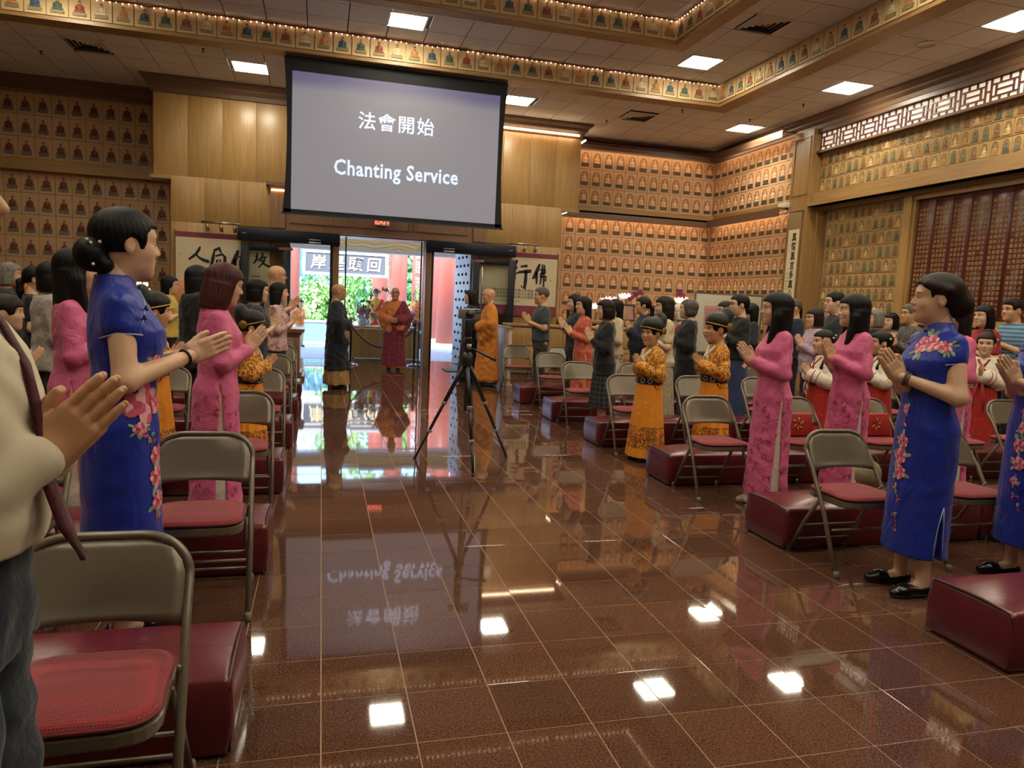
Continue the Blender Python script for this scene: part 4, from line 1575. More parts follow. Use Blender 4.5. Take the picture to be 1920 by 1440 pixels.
# rope barrier
BRZ = mat('dark_bronze_post', '#3c302a', .35, .6)
_st = None
for x, y, lab in ((.60, 15.25, 'rope barrier post hidden behind the dark-robed monk'), (1.93, 15.32, 'rope barrier post at the right side of the doorway')):
    if _st is None:
        _st = thing('barrier_post', lab, 'barrier', (x, y, 0), group='rope barrier posts')
        MB().lathe([(.0, 0), (.16, 0), (.16, .02), (.05, .05), (.025, .06)], 18).build('base', mat('steel', '#a8a8a8', .25, 1), _st)
        MB().lathe([(.025, .05), (.025, .86), (.035, .87), (.035, .90), (.02, .92), (.03, .95), (0, .97)], 12).build('pole', BRZ, _st)
        MB().tube([(.05 * math.cos(a), 0, .88 + .10 * math.sin(a)) for a in [i * PI / 8 for i in range(16)]], .008, 6, closed=True).build('hook', BRZ, _st)
    else:
        dup(_st, (x, y, 0), 0, lab)
t = thing('barrier_rope', 'maroon velvet rope sagging in front of the gold table', 'rope', (0, 0, 0))
MB().tube([(.62 + 1.28 * q, 15.26 + .04 * q, .80 - 1.9 * q * (1 - q) * (.9)) for q in [i / 20 for i in range(21)]], .024, 8).build('rope', mat('velvet_maroon', '#6a2434', .8, sheen=.4), t)
for p in ((.62, 15.26, .80), (1.90, 15.30, .80)):
    MB().lathe([(0, -.04), (.03, -.04), (.03, .04), (0, .04)], 10, p).build('end_cap', mat('steel', '#a8a8a8', .25, 1), t)

# studded door leaf standing open, and door mat
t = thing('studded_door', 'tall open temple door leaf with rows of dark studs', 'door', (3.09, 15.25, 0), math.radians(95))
MB().bevbox(0, 1.25, -.025, .025, .02, 2.55, .006).build('leaf', mat('door_leaf_daylit', '#b8bcc6', .5), t)  # red leaf coloured pale to carry the strong daylight on it
STUD = MB().lathe([(.034, 0), (.03, .018), (.012, .03), (0, .031)], 8).mesh('stud', mat('stud_black', '#1a1a1e', .4, .5))
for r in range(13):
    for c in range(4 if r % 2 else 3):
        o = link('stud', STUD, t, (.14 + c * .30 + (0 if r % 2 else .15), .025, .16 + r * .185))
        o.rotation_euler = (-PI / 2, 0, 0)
t = thing('door_mat', 'thin grey entrance mat on the floor inside the right doorway', 'mat', (2.9, 14.5, .001))
MB().bevbox(-.45, .55, -.28, .28, 0, .012, .004).build('rubber_edge', mat('mat_edge', '#3a4048', .6), t)
MB().box(-.41, .51, -.24, .24, .0, .014).build('pile', mat('mat_pile', '#6d7680', .9, noise=.2, nscale=60), t)
# ------------------------------------------------------------ folding chairs
CHM = NT('beige_steel_paint')
CHM.base(lin('#6c6252'))
CHM.set(Roughness=.32, Metallic=.25)
CHM = CHM.m


def mesh_cushion():
    t_ = NT('red_mesh_cushion')
    vec = t_.coords('Object', (1, 1, 1))
    w1 = t_.new('TexVoronoi')
    w1.inputs['Scale'].default_value = 120
    w1.inputs['Randomness'].default_value = .15
    t_.link(vec, w1.inputs['Vector'])
    t_.base(t_.ramp(w1.outputs['Distance'], [(.15, lin('#4a1217')), (.5, lin('#8e2229'))]))
    t_.set(Roughness=.85)
    t_.b.inputs['Sheen Weight'].default_value = .2
    t_.bump(w1.outputs['Distance'], .6, .004)
    return t_.m


CUSH = mesh_cushion()
CPIPE = mat('red_cushion_edge', '#6a2025', .8)
CAPM = mat('rubber_foot', '#7a705f', .6)


def chair_proto():
    """Faces -Y. Origin on the floor, centre of the seat."""
    t = thing('folding_chair', '', 'chair')
    W = .215
    # main frame: one tube from front foot up to the back top and down the other side
    path = [(W + .015, -.25, .0), (W + .012, -.10, .33), (W + .004, .045, .56), (W, .118, .648)]
    arc = []
    for i in range(9):
        a = i / 8 * PI / 2
        arc.append((W - .125 + .125 * max(0.0, math.cos(a)), .125 + .035 * math.sin(a), .655 + .105 * math.sin(a)))
    half = path + arc
    full = half + [(-x, y, z) for x, y, z in half[::-1]]
    MB().tube(full, .0125, 8, cap=True).build('frame', CHM, t)
    # back panel: curved sheet inside the arch
    b = MB()
    nx, nz = 12, 7
    vs = []
    for j in range(nz + 1):
        q = j / nz
        z = .545 + (.758 - .545) * q
        yb = .040 + .122 * q
        hw = W - .008
        if q > .51:
            hw = W - .008 - .125 * (1 - math.sqrt(max(0, 1 - ((q - .51) / .49) ** 2)))
        for i in range(nx + 1):
            s = -1 + 2 * i / nx
            x = s * hw
            zz = z + (.018 * (1 - s * s) if j == 0 else 0)
            vs.append((x, yb + .020 * (1 - s * s) * (1 - q) - .006, zz))
    k = (nx + 1) * (nz + 1)
    vs2 = [(x, y + .006, z) for x, y, z in vs]
    fs = []
    for j in range(nz):
        for i in range(nx):
            a = j * (nx + 1) + i
            fs.append((a, a + 1, a + nx + 2, a + nx + 1))
            fs.append((k + a, k + a + nx + 1, k + a + nx + 2, k + a + 1))
    for i in range(nx):
        fs.append((i, k + i, k + i + 1, i + 1))
        a = nz * (nx + 1) + i
        fs.append((a, a + 1, k + a + 1, k + a))
    for j in range(nz):
        a = j * (nx + 1)
        fs.append((a, a + nx + 1, k + a + nx + 1, k + a))
        a += nx
        fs.append((a, k + a, k + a + nx + 1, a + nx + 1))
    b.add(vs + vs2, fs, smooth=True)
    b.build('backrest', CHM, t)
    # seat pan with rolled lip
    def seat_outline(g):
        pts = []
        for a in range(24):
            th = 2 * PI * a / 24
            c_, s_ = math.cos(th), math.sin(th)
            hx = (.195 + (.012 if s_ < 0 else 0)) * g
            hy = .20 * g
            e = .42
            pts.append((hx * math.copysign(abs(c_) ** e, c_), -.06 + hy * math.copysign(abs(s_) ** e, s_)))
        return pts
    b = MB()
    rings = [(.96, .424), (1.0, .420), (1.0, .395), (.985, .388), (.95, .392)]
    vs = []
    for g, z in rings:
        vs += [(x, y, z + .02 * (-.06 - y)) for x, y in seat_outline(g)]
    fs = [tuple(range(24))] + [(r * 24 + i, r * 24 + (i + 1) % 24, (r + 1) * 24 + (i + 1) % 24, (r + 1) * 24 + i) for r in range(4) for i in range(24)]
    b.add(vs, fs, smooth=False)
    b.build('seat', CHM, t)
    b = MB()
    vs = []
    CR = [(1.0, .428), (1.012, .437), (.98, .447), (.85, .455), (.5, .459)]
    for g, z in CR:
        vs += [(x, y, z + .02 * (-.06 - y)) for x, y in seat_outline(g * .97)]
    n_ = len(CR)
    b.add(vs, [tuple((n_ - 1) * 24 + i for i in range(24))] + [(r * 24 + i, r * 24 + (i + 1) % 24, (r + 1) * 24 + (i + 1) % 24, (r + 1) * 24 + i) for r in range(n_ - 1) for i in range(24)], smooth=True)
    cu = b.build('cushion', CUSH, t)
    MB().tube([(x, y, .437 + .02 * (-.06 - y)) for x, y in seat_outline(.985)], .005, 5, closed=True).build('cushion_edge', CPIPE, cu)
    for s in (-1, 1):
        lg = MB().tube([(s * .19, -.02, .40), (s * .195, .10, .22), (s * .20, .215, .0)], .0115, 8).build('rear_leg', CHM, t)
        MB().lathe([(.0, 0), (.016, 0), (.016, .035), (.0125, .04)], 8, (s * .2, .215, 0)).build('rubber_foot', CAPM, lg)
        f = MB().lathe([(.0, 0), (.017, 0), (.017, .035), (.0125, .04)], 8, (s * .23, -.25, 0)).build('rubber_foot', CAPM, t)
        MB().tube([(s * .215, -.04, .47), (s * .20, .02, .395)], .006, 6).build('hinge_link', CHM, t)
    MB().tube([(-.215, -.165, .25), (.215, -.165, .25)], .007, 6).build('crossbar', CHM, t)
    MB().tube([(-.195, .12, .19), (.195, .12, .19)], .007, 6).build('crossbar', CHM, t)
    MB().tube([(-.19, .18, .085), (.19, .18, .085)], .007, 6).build('crossbar', CHM, t)
    return t


RY = [3.50, 5.02, 6.62, 8.05, 9.52, 11.0]
CHX = 3.03
ORD = ['front', 'second', 'third', 'fourth', 'fifth', 'rear']
NTH = ['nearest the aisle', 'second from the aisle', 'third from the aisle', 'fourth from the aisle', 'fifth from the aisle', 'sixth from the aisle']
CH = None


def put_chair(x, y, label, rz=0.0):
    global CH
    if CH is None:
        CH = chair_proto()
        CH.location = (x, y, 0)
        CH['label'] = label
        CH['group'] = 'beige folding chairs'
        return CH
    return dup(CH, (x, y, 0), rz, label)


for r, y in enumerate(RY):
    for k in range(6):
        if r == 0 and k > 2 or (r >= 4 and k > 1) or (r == 3 and k in (2, 4, 5)):
            continue
        x = CHX + .77 * k + (.12 if r == 4 else 0) + RND.uniform(-.02, .02) * (k > 0)
        put_chair(x, y, f'beige folding chair with red seat pad, right side, {ORD[r]} row, {NTH[k]}')
LY = [1.97, 3.44, 4.95, 6.5, 8.0, 9.5]
for r, y in enumerate(LY):
    for k in range(3):
        if r == 0 and k > 0 or (r == 3 and k == 2) or (r > 3 and k > 1):
            continue
        put_chair(-.52 - .77 * k - (.035 if r == 0 else 0), y - (.02 if r == 0 else 0), f'beige folding chair with red seat pad, left side, {ORD[r]} row, {NTH[k]}')
put_chair(-.60, 10.9, 'beige folding chair with red seat pad, left side, in front of the podium')

# ------------------------------------------------------------ kneeling ottomans
LEA = mat('burgundy_leather', '#5c1b22', .27, noise=.12, nscale=9, bump=.08, bscale=90, spec=.6)
PIPE = mat('burgundy_piping', '#3f1016', .35)


def ottoman_proto(L):
    t = thing('kneeling_cushion', '', 'kneeler')
    D, H = .42, .265
    bm = bmesh.new()
    bmesh.ops.create_cube(bm, size=1)
    for v in bm.verts:
        v.co = Vector((v.co.x * L, v.co.y * D, v.co.z * H + H / 2))
    bmesh.ops.subdivide_edges(bm, edges=list(bm.edges), cuts=5, use_grid_fill=True)
    for v in bm.verts:
        x, y, z = v.co
        u, w_, q = 2 * x / L, 2 * y / D, z / H
        # crowned top, bowed sides, softened edges
        ex = max(0, (abs(x) - (L / 2 - .05)) / .05) if L > .2 else 0
        ey = max(0, (abs(y) - (D / 2 - .05)) / .05)
        if q > .99:
            v.co.z = H + .035 * (1 - abs(u) ** 4) * (1 - abs(w_) ** 3) - .004
        if 0 < q < 1:
            if abs(u) > .99:
                v.co.x += math.copysign(.012 * math.sin(q * PI), x)
            if abs(w_) > .99:
                v.co.y += math.copysign(.012 * math.sin(q * PI), y)
    bmesh.ops.bevel(bm, geom=[e for e in bm.edges if len(e.link_faces) == 2 and e.calc_face_angle(0) > .9], offset=.022, segments=3, affect='EDGES', profile=.5)
    me = bpy.data.meshes.new('upholstery')
    bm.to_mesh(me)
    bm.free()
    me.materials.append(LEA)
    for p in me.polygons:
        p.use_smooth = True
    link('upholstery', me, t)
    b = MB()
    for s in (-1, 1):
        pts = []
        hx = s * (L / 2 - .004)
        for k in range(9):
            q = -1 + k / 4
            pts.append((hx, q * (D / 2 - .02), H - .012 + .010 * (1 - q * q)))
        pts = [(hx, -(D / 2 - .004), .02), (hx, -(D / 2 - .002), H * .5), (hx, -(D / 2 - .006), H - .04)] + pts + [(hx, D / 2 - .006, H - .04), (hx, D / 2 - .002, H * .5), (hx, D / 2 - .004, .02)]
        b = MB()
        b.tube(pts, .0075, 6)
        b.build('piping', PIPE, t)
    return t


OT = ottoman_proto(1.5)
OY = [2.41, 3.92, 5.46, 7.03, 8.57, 10.06]
OT.location = (2.79 + .75, OY[0], 0)
OT['label'] = 'burgundy leather kneeling bench in the near right corner of the picture'
OT['group'] = 'burgundy kneeling benches'
for r, y in enumerate(OY):
    for k in range(3):
        lab = f'burgundy leather kneeling bench, right side, {ORD[r]} row, {NTH[k]}'
        if r == 0 and k == 0 or r == 0 and k > 1:
            continue
        dup(OT, (2.79 + .75 + 1.53 * k, y, 0), 0, lab)
    for k in range(2):
        if r == 0 and k:
            continue
        dup(OT, (-.25 - .75 - 1.53 * k, y + .02, 0), 0, f'burgundy leather kneeling bench, left side, {ORD[r]} row, {NTH[k]}')

# ------------------------------------------------------------ tripod with phone
t = thing('camera_tripod', 'black video tripod standing alone in the aisle', 'tripod', (0, 0, 0))
BK = mat('tripod_black', '#17181b', .4)
GY = mat('tripod_clip_grey', '#8f8f92', .4, .5)
top = Vector((1.235, 6.12, .93))
for p in ((.84, 6.37, .01), (1.24, 5.70, .01), (1.70, 6.40, .01)):
    p = Vector(p)
    a = top + (p - top) * .03
    leg = MB()
    leg.tube([a, a.lerp(p, .42)], .019, 8)
    leg.tube([a.lerp(p, .38), a.lerp(p, .72)], .0145, 8)
    leg.tube([a.lerp(p, .70), p], .011, 8)
    lg = leg.build('leg', BK, t)
    for q in (.41, .71):
        c = a.lerp(p, q)
        MB().bevbox(c.x - .022, c.x + .022, c.y - .024, c.y + .02, c.z - .014, c.z + .014, .004).build('clip', GY, lg)
    MB().ell(p, (.016, .016, .014), 8, 5).build('foot', BK, lg)
MB().lathe([(0, .48), (.014, .48), (.014, 1.0), (.03, 1.02), (.03, 1.06)], 10, (1.235, 6.12, 0)).build('centre_column', BK, t)
MB().lathe([(.045, .88), (.05, .92), (.045, .98), (.02, 1.0)], 12, (1.235, 6.12, 0)).build('collar', BK, t)
b = MB()
b.ell((1.235, 6.12, 1.07), (.04, .04, .04), 10, 6)
b.bevbox(1.205, 1.265, 6.08, 6.16, 1.08, 1.13, .008)
b.build('pan_head', BK, t)
MB().tube([(1.25, 6.10, 1.04), (1.33, 5.92, 1.00), (1.41, 5.80, .96)], [.008, .012, .014], 8).build('pan_handle', BK, t)
MB().lathe([(0, -.02), (.022, -.02), (.022, .02), (0, .02)], 10, (1.235, 6.06, 1.05)).build('lock_knob', GY, t)
MB().bevbox(1.20, 1.26, 6.09, 6.15, 1.13, 1.28, .006).build('holder_arm', BK, t)
t = thing('phone', 'silver phone clamped sideways on the tripod', 'phone', (1.235, 6.10, 1.33), .15)
MB().bevbox(-.10, .105, -.008, .008, -.045, .045, .006).build('body', mat('phone_silver', '#8d8a86', .35, .6), t)
MB().lathe([(0, -.02), (.038, -.02), (.04, .0), (.034, .02), (0, .024)], 16, (0, 0, 0), Matrix.Translation((-.0, -.012, -.005)) @ rotm('X', PI / 2)).build('clamp_disc', BK, t)
b = MB()
for i in range(3):
    for j in range(2):
        b.lathe([(0, 0), (.008, 0), (.008, .004), (0, .004)], 8, (0, 0, 0), Matrix.Translation((.055 + i * .02, -.008, .014 + j * .02)) @ rotm('X', PI / 2))
b.build('lens_array', BK, t)
# ------------------------------------------------------------ smooth-surface modelling: distance fields turned into one continuous mesh
F32 = np.float32


def cap(a, b, ra, rb=None, flat=None):
    a, b = np.array(a, F32), np.array(b, F32)
    rb = ra if rb is None else rb
    ab = b - a
    L2 = max(float(ab @ ab), 1e-9)

    def f(P):
        Q = P - a
        t = np.clip((Q @ ab) / L2, 0, 1)
        D = Q - t[:, None] * ab
        if flat is not None:
            D = D * np.array([1 / flat[0], 1 / flat[1], 1 / flat[2]], F32)
        return np.sqrt((D * D).sum(1)) - (ra + (rb - ra) * t)
    r = max(ra, rb)
    return f, np.minimum(a, b) - r, np.maximum(a, b) + r


def ellp(c, r, rot=None):
    c, r = np.array(c, F32), np.array(r, F32)
    Rm = None if rot is None else np.array(rot, F32)

    def f(P):
        Q = P - c
        if Rm is not None:
            Q = Q @ Rm
        k0 = np.sqrt(((Q / r) ** 2).sum(1))
        k1 = np.sqrt(((Q / (r * r)) ** 2).sum(1))
        return np.where(k1 > 1e-6, k0 * (k0 - 1) / np.maximum(k1, 1e-6), -r.min())
    m = r.max() if rot is not None else r
    return f, c - m, c + m


def rbox(c, h, r=.01):
    c, h = np.array(c, F32), np.array(h, F32)

    def f(P):
        q = np.abs(P - c) - (h - r)
        return np.sqrt((np.maximum(q, 0) ** 2).sum(1)) + np.minimum(q.max(1), 0) - r
    return f, c - h, c + h


def loft(prof, pleat=None, cy=0.0):
    """prof rows: z, cx, rx, ry (ascending z). pleat: (count, depth, z_top, z_bottom)"""
    A = np.array(prof, F32)
    z0, z1 = A[0, 0], A[-1, 0]

    def f(P):
        z = P[:, 2]
        cx, rx, ry = (np.interp(z, A[:, 0], A[:, k]).astype(F32) for k in (1, 2, 3))
        x, y = P[:, 0] - cx, P[:, 1] - cy
        if pleat:
            n, dp, zt, zb = pleat
            th = np.arctan2(y, x)
            m = 1 + dp * np.clip((zt - z) / (zt - zb), 0, 1) * np.cos(n * th + 1.5 * np.sin(3 * th))
            rx, ry = rx * m, ry * m
        q = np.sqrt((x / rx) ** 2 + (y / ry) ** 2)
        d = (q - 1) * np.minimum(np.sqrt(x * x + y * y) / np.maximum(q, .05), np.maximum(rx, ry))
        d = np.where(q < .3, -np.minimum(rx, ry) * (1 - q), d)
        return np.maximum(d, np.maximum(z - z1, z0 - z))
    m = 1 + (pleat[1] if pleat else 0)
    lo = np.array([(A[:, 1] - A[:, 2] * m).min(), cy - A[:, 3].max() * m, z0], F32)
    hi = np.array([(A[:, 1] + A[:, 2] * m).max(), cy + A[:, 3].max() * m, z1], F32)
    return f, lo, hi


def half(n, d):
    """half space n.p < d"""
    n = np.array(n, F32)
    return (lambda P: P @ n - d), None, None


def field(ops, P):
    d = None
    for op, pr, k in ops:
        if op == 'd':
            d = d + pr(P)
            continue
        e = pr[0](P)
        if d is None:
            d = e
        elif op == 'u':
            if k <= 0:
                d = np.minimum(d, e)
            else:
                h = np.clip(.5 + .5 * (e - d) / k, 0, 1)
                d = e * (1 - h) + d * h - k * h * (1 - h)
                d = d.astype(F32)
        else:
            if op == 's':
                e = -e
            if k <= 0:
                d = np.maximum(d, e)
            else:
                h = np.clip(.5 - .5 * (e - d) / k, 0, 1)
                d = (e * (1 - h) + d * h + k * h * (1 - h)).astype(F32)
    return d


def sdf_mesh(ops, res):
    """surface nets on a sparse block grid -> (verts Nx3, quads Mx4)"""
    lo = np.min([o[1][1] for o in ops if o[0] == 'u'], 0) - 2.5 * res
    hi = np.max([o[1][2] for o in ops if o[0] == 'u'], 0) + 2.5 * res
    B = 6
    nb = np.maximum(1, np.ceil((hi - lo) / (res * B)).astype(int))
    n = nb * B + 1
    bc = np.stack(np.meshgrid(*[np.arange(k) for k in nb], indexing='ij'), -1).reshape(-1, 3)
    ctr = (lo + (bc + .5) * B * res).astype(F32)
    dc = field(ops, ctr)
    act = np.abs(dc) < B * res * 1.25
    G = np.repeat(np.repeat(np.repeat(dc.reshape(nb), B, 0), B, 1), B, 2)
    G = np.pad(G, ((0, 1), (0, 1), (0, 1)), mode='edge').astype(F32)
    loc = np.stack(np.meshgrid(*[np.arange(B + 1)] * 3, indexing='ij'), -1).reshape(-1, 3)
    idx = (bc[act][:, None, :] * B + loc[None]).reshape(-1, 3)
    flat = (idx[:, 0] * n[1] + idx[:, 1]) * n[2] + idx[:, 2]
    flat, first = np.unique(flat, return_index=True)
    idx = idx[first]
    val = np.empty(len(idx), F32)
    for s in range(0, len(idx), 120000):
        val[s:s + 120000] = field(ops, (lo + idx[s:s + 120000] * res).astype(F32))
    G.reshape(-1)[flat] = val
    S = G < 0
    c = [S[a:n[0] - 1 + a, b:n[1] - 1 + b, d:n[2] - 1 + d] for a in (0, 1) for b in (0, 1) for d in (0, 1)]
    any_ = np.logical_or.reduce(c)
    all_ = np.logical_and.reduce(c)
    cells = np.argwhere(any_ & ~all_)
    vid = np.full(tuple(n - 1), -1, np.int64)
    vid[cells[:, 0], cells[:, 1], cells[:, 2]] = np.arange(len(cells))
    off = np.array([(a, b, d) for a in (0, 1) for b in (0, 1) for d in (0, 1)])
    gv = np.stack([G[cells[:, 0] + o[0], cells[:, 1] + o[1], cells[:, 2] + o[2]] for o in off], 1)
    acc = np.zeros((len(cells), 3))
    cnt = np.zeros(len(cells))
    for i in range(8):
        for j in range(i + 1, 8):
            if np.abs(off[i] - off[j]).sum() != 1:
                continue
            a, b = gv[:, i], gv[:, j]
            m = (a < 0) != (b < 0)
            t = np.where(m, a / np.where(m, a - b, 1), 0)
            p = off[i] + t[:, None] * (off[j] - off[i])
            acc += np.where(m[:, None], p, 0)
            cnt += m
    V = lo + (cells + acc / np.maximum(cnt, 1)[:, None]) * res
    Q = []
    for ax in range(3):
        sl0 = [slice(None)] * 3
        sl1 = [slice(None)] * 3
        sl0[ax] = slice(0, n[ax] - 1)
        sl1[ax] = slice(1, n[ax])
        A_, B_ = S[tuple(sl0)], S[tuple(sl1)]
        e = np.argwhere(A_ != B_)
        u, v = (ax + 1) % 3, (ax + 2) % 3
        ok = (e[:, u] > 0) & (e[:, v] > 0) & (e[:, u] < n[u] - 1) & (e[:, v] < n[v] - 1)
        e = e[ok]
        fl = A_[e[:, 0], e[:, 1], e[:, 2]]

        def cell(du, dv):
            q = e.copy()
            q[:, u] -= du
            q[:, v] -= dv
            return vid[q[:, 0], q[:, 1], q[:, 2]]
        q = np.stack([cell(1, 1), cell(0, 1), cell(0, 0), cell(1, 0)], 1)
        q[~fl] = q[~fl][:, ::-1]
        Q.append(q)
    Q = np.concatenate(Q)
    Q = Q[(Q >= 0).all(1)]
    return V.astype(np.float64), Q


class Shell:
    """several vertex/quad arrays with a per-vertex tint, joined into one mesh"""

    def __init__(self):
        self.V, self.Q, self.T, self.n = [], [], [], 0

    def add(self, V, Q, tint=(1, 1, 1), M=None, flip=False):
        V = np.asarray(V, float)
        if M is not None:
            M = np.array(M)
            V = V @ M[:3, :3].T + M[:3, 3]
            flip = flip ^ (np.linalg.det(M[:3, :3]) < 0)
        Q = np.asarray(Q)
        if flip:
            Q = Q[:, ::-1]
        self.V.append(V)
        self.Q.append(Q + self.n)
        self.T.append(np.broadcast_to(np.asarray(tint, float), (len(V), 3)))
        self.n += len(V)
        return self

    def mesh(self, name, material):
        V, Q, T = np.concatenate(self.V), np.concatenate(self.Q), np.concatenate(self.T)
        return np_mesh(name, V, Q, material, T)


def np_mesh(name, V, Q, material, T=None):
    me = bpy.data.meshes.new(name)
    me.vertices.add(len(V))
    me.vertices.foreach_set('co', np.ascontiguousarray(V, np.float32).ravel())
    me.loops.add(len(Q) * 4)
    me.loops.foreach_set('vertex_index', np.ascontiguousarray(Q, np.int32).ravel())
    me.polygons.add(len(Q))
    me.polygons.foreach_set('loop_start', np.arange(0, len(Q) * 4, 4, dtype=np.int32))
    me.polygons.foreach_set('use_smooth', np.ones(len(Q), bool))
    me.update(calc_edges=True)
    if T is not None:
        at = me.attributes.new('tint', 'FLOAT_COLOR', 'POINT')
        at.data.foreach_set('color', np.c_[T, np.ones(len(T))].astype(np.float32).ravel())
    if material is not None:
        me.materials.append(material)
    return me


def mb_arrays(b):
    """MB -> arrays of quads (tris repeated)"""
    Q = []
    for f in b.f:
        if len(f) == 4:
            Q.append(f)
        else:
            for i in range(1, len(f) - 1):
                Q.append((f[0], f[i], f[i + 1], f[i + 1]))
    Q = np.array(Q)
    return np.array([tuple(v) for v in b.v]), Q
# ------------------------------------------------------------ people: one continuous body, hair and clothing on top
# local frame: the person faces +X, left hand side is +Y, feet at z = 0, adult frame 1.65 m tall
def skin_mat(name, c):
    t = NT(name)
    at = t.new('Attribute', attribute_name='tint')
    g = t.new('NewGeometry')
    n = t.noise(g.outputs['Position'], 60, 2)
    base = t.mix(n, tuple(v * .92 for v in lin(c)), tuple(min(1, v * 1.06) for v in lin(c)))
    t.base(t.mix(1.0, base, at.outputs['Color'], 'MULTIPLY'))
    t.set(Roughness=.5)
    t.b.inputs['Subsurface Weight'].default_value = .08
    t.b.inputs['Subsurface Radius'].default_value = (.02, .008, .004)
    t.b.inputs['Subsurface Scale'].default_value = .5
    MATS[name] = t.m
    return t.m


SKIN = skin_mat('skin_fair', '#d2aa8b')
SKIN2 = skin_mat('skin_tan', '#c4956f')
SKIN3 = skin_mat('skin_deep_tan', '#b08260')


def hair_mat(name, c1, c2):
    t = NT(name)
    vec = t.coords('Object', (90, 90, 5))
    n = t.noise(vec, 1.6, 4, .6)
    t.base(t.ramp(n, [(.35, lin(c1)), (.7, lin(c2))]))
    t.set(Roughness=.5)
    t.b.inputs['Specular IOR Level'].default_value = .2
    t.bump(n, .5, .004)
    MATS[name] = t.m
    return t.m


HBLACK = hair_mat('hair_black', '#070606', '#171312')
HBROWN = hair_mat('hair_dark_brown', '#150d0c', '#2c1b17')
HRED = hair_mat('hair_auburn', '#2a1214', '#5c2b2a')
HGREY = hair_mat('hair_grey', '#55504a', '#8d877d')
HSALT = hair_mat('hair_salt_pepper', '#2e2a27', '#6d665e')
HWHITE = hair_mat('hair_white', '#b9b2a4', '#dcd6c8')

_HEADS = {}


def head_arrays(kind, res):
    key = (kind, res)
    if key in _HEADS:
        return _HEADS[key]
    m = kind == 'm'
    c = kind == 'c'
    U = lambda p, k=.02: ('u', p, k)
    ops = [U(ellp((-.012, 0, .028), (.098, .076, .086))), U(ellp((.022, 0, -.028), (.064, .060, .083)), .03)]
    ops += [U(ellp((.030, 0, -.066), (.050 if not c else .046, .047 + .005 * m, .044)), .03)]
    ops += [U(cap((.064, 0, -.094), (.060, 0, -.090), .021 + .003 * m), .025)]
    for s in (-1, 1):
        ops += [U(ellp((.050, s * .036, -.024), (.030 + .005 * c, .026, .030)), .02)]
    ops += [U(ellp((.030, 0, .050), (.055, .057, .043)), .03), U(ellp((.070, 0, .028), (.018, .050, .012)), .02)]
    ops += [U(cap((.083, 0, .018), (.102 - .006 * c, 0, -.022), .007, .0105), .012)]
    for s in (-1, 1):
        ops += [U(cap((.092, s * .011, -.027), (.088, s * .011, -.027), .0085), .008)]
    for s in (-1, 1):
        ops += [('s', ellp((.096, s * .032, .008), (.015, .018, .010)), .014)]
    ops += [U(ellp((.083, 0, -.051), (.013, .022, .0058)), .008), U(ellp((.081, 0, -.062), (.012, .018, .0068)), .008)]
    for s in (-1, 1):
        ops += [U(ellp((-.014, s * .077, -.004), (.017, .0085, .030)), .006), ('s', ellp((-.009, s * .088, .000), (.009, .0075, .017)), .004)]
    nr = .043 + .012 * m - .003 * c
    ops += [U(cap((-.020, 0, -.05), (-.036, 0, -.20), nr, nr + .004), .035)]
    V, Q = sdf_mesh(ops, res)
    T = np.ones((len(V), 3))
    lip = ((V[:, 0] - .084) / .016) ** 2 + (V[:, 1] / .024) ** 2 + ((V[:, 2] + .0565) / .0125) ** 2 < 1
    T[lip] = (.80, .48, .46) if not m else (.80, .60, .56)
    ch = np.exp(-(((V[:, 0] - .06) / .03) ** 2 + ((np.abs(V[:, 1]) - .042) / .02) ** 2 + ((V[:, 2] + .025) / .022) ** 2))
    T *= 1 - ch[:, None] * np.array([0, .07, .06])
    sh = Shell().add(V, Q, T)
    # eyes and brows modelled as small forms set into the sockets
    for s in (-1, 1):
        e = MB().ell((.0775, s * .032, .0085), (.0105, .0140, .0062), 12, 8)
        sh.add(*mb_arrays(e), tint=(1.15, 1.35, 1.6))
        e = MB().ell((.0845, s * .0315, .0085), (.0045, .0062, .0058), 10, 6)
        sh.add(*mb_arrays(e), tint=(.06, .05, .05))
        arc = [(.0885 - .0002 * (k - 3) ** 2 * 3, s * (.032 + (k - 3) * .0055), .0135 - .0006 * (k - 3) ** 2) for k in range(7)]
        sh.add(*mb_arrays(MB().tube(arc, [.0008, .0018, .0022, .0024, .0022, .0018, .0008], 5)), tint=(.10, .09, .09))
        arc = [(.0925 - .0009 * (k - 2) ** 2, s * (.033 + (k - 3) * .0065), .0300 + .0016 * math.sin(k * .8)) for k in range(7)]
        sh.add(*mb_arrays(MB().tube(arc, [.0012, .0022, .0028, .0028, .0024, .002, .001], 5)), tint=(.16, .13, .12))
    _HEADS[key] = (np.concatenate(sh.V), np.concatenate(sh.Q), np.concatenate(sh.T))
    return _HEADS[key]


_HANDS = {}


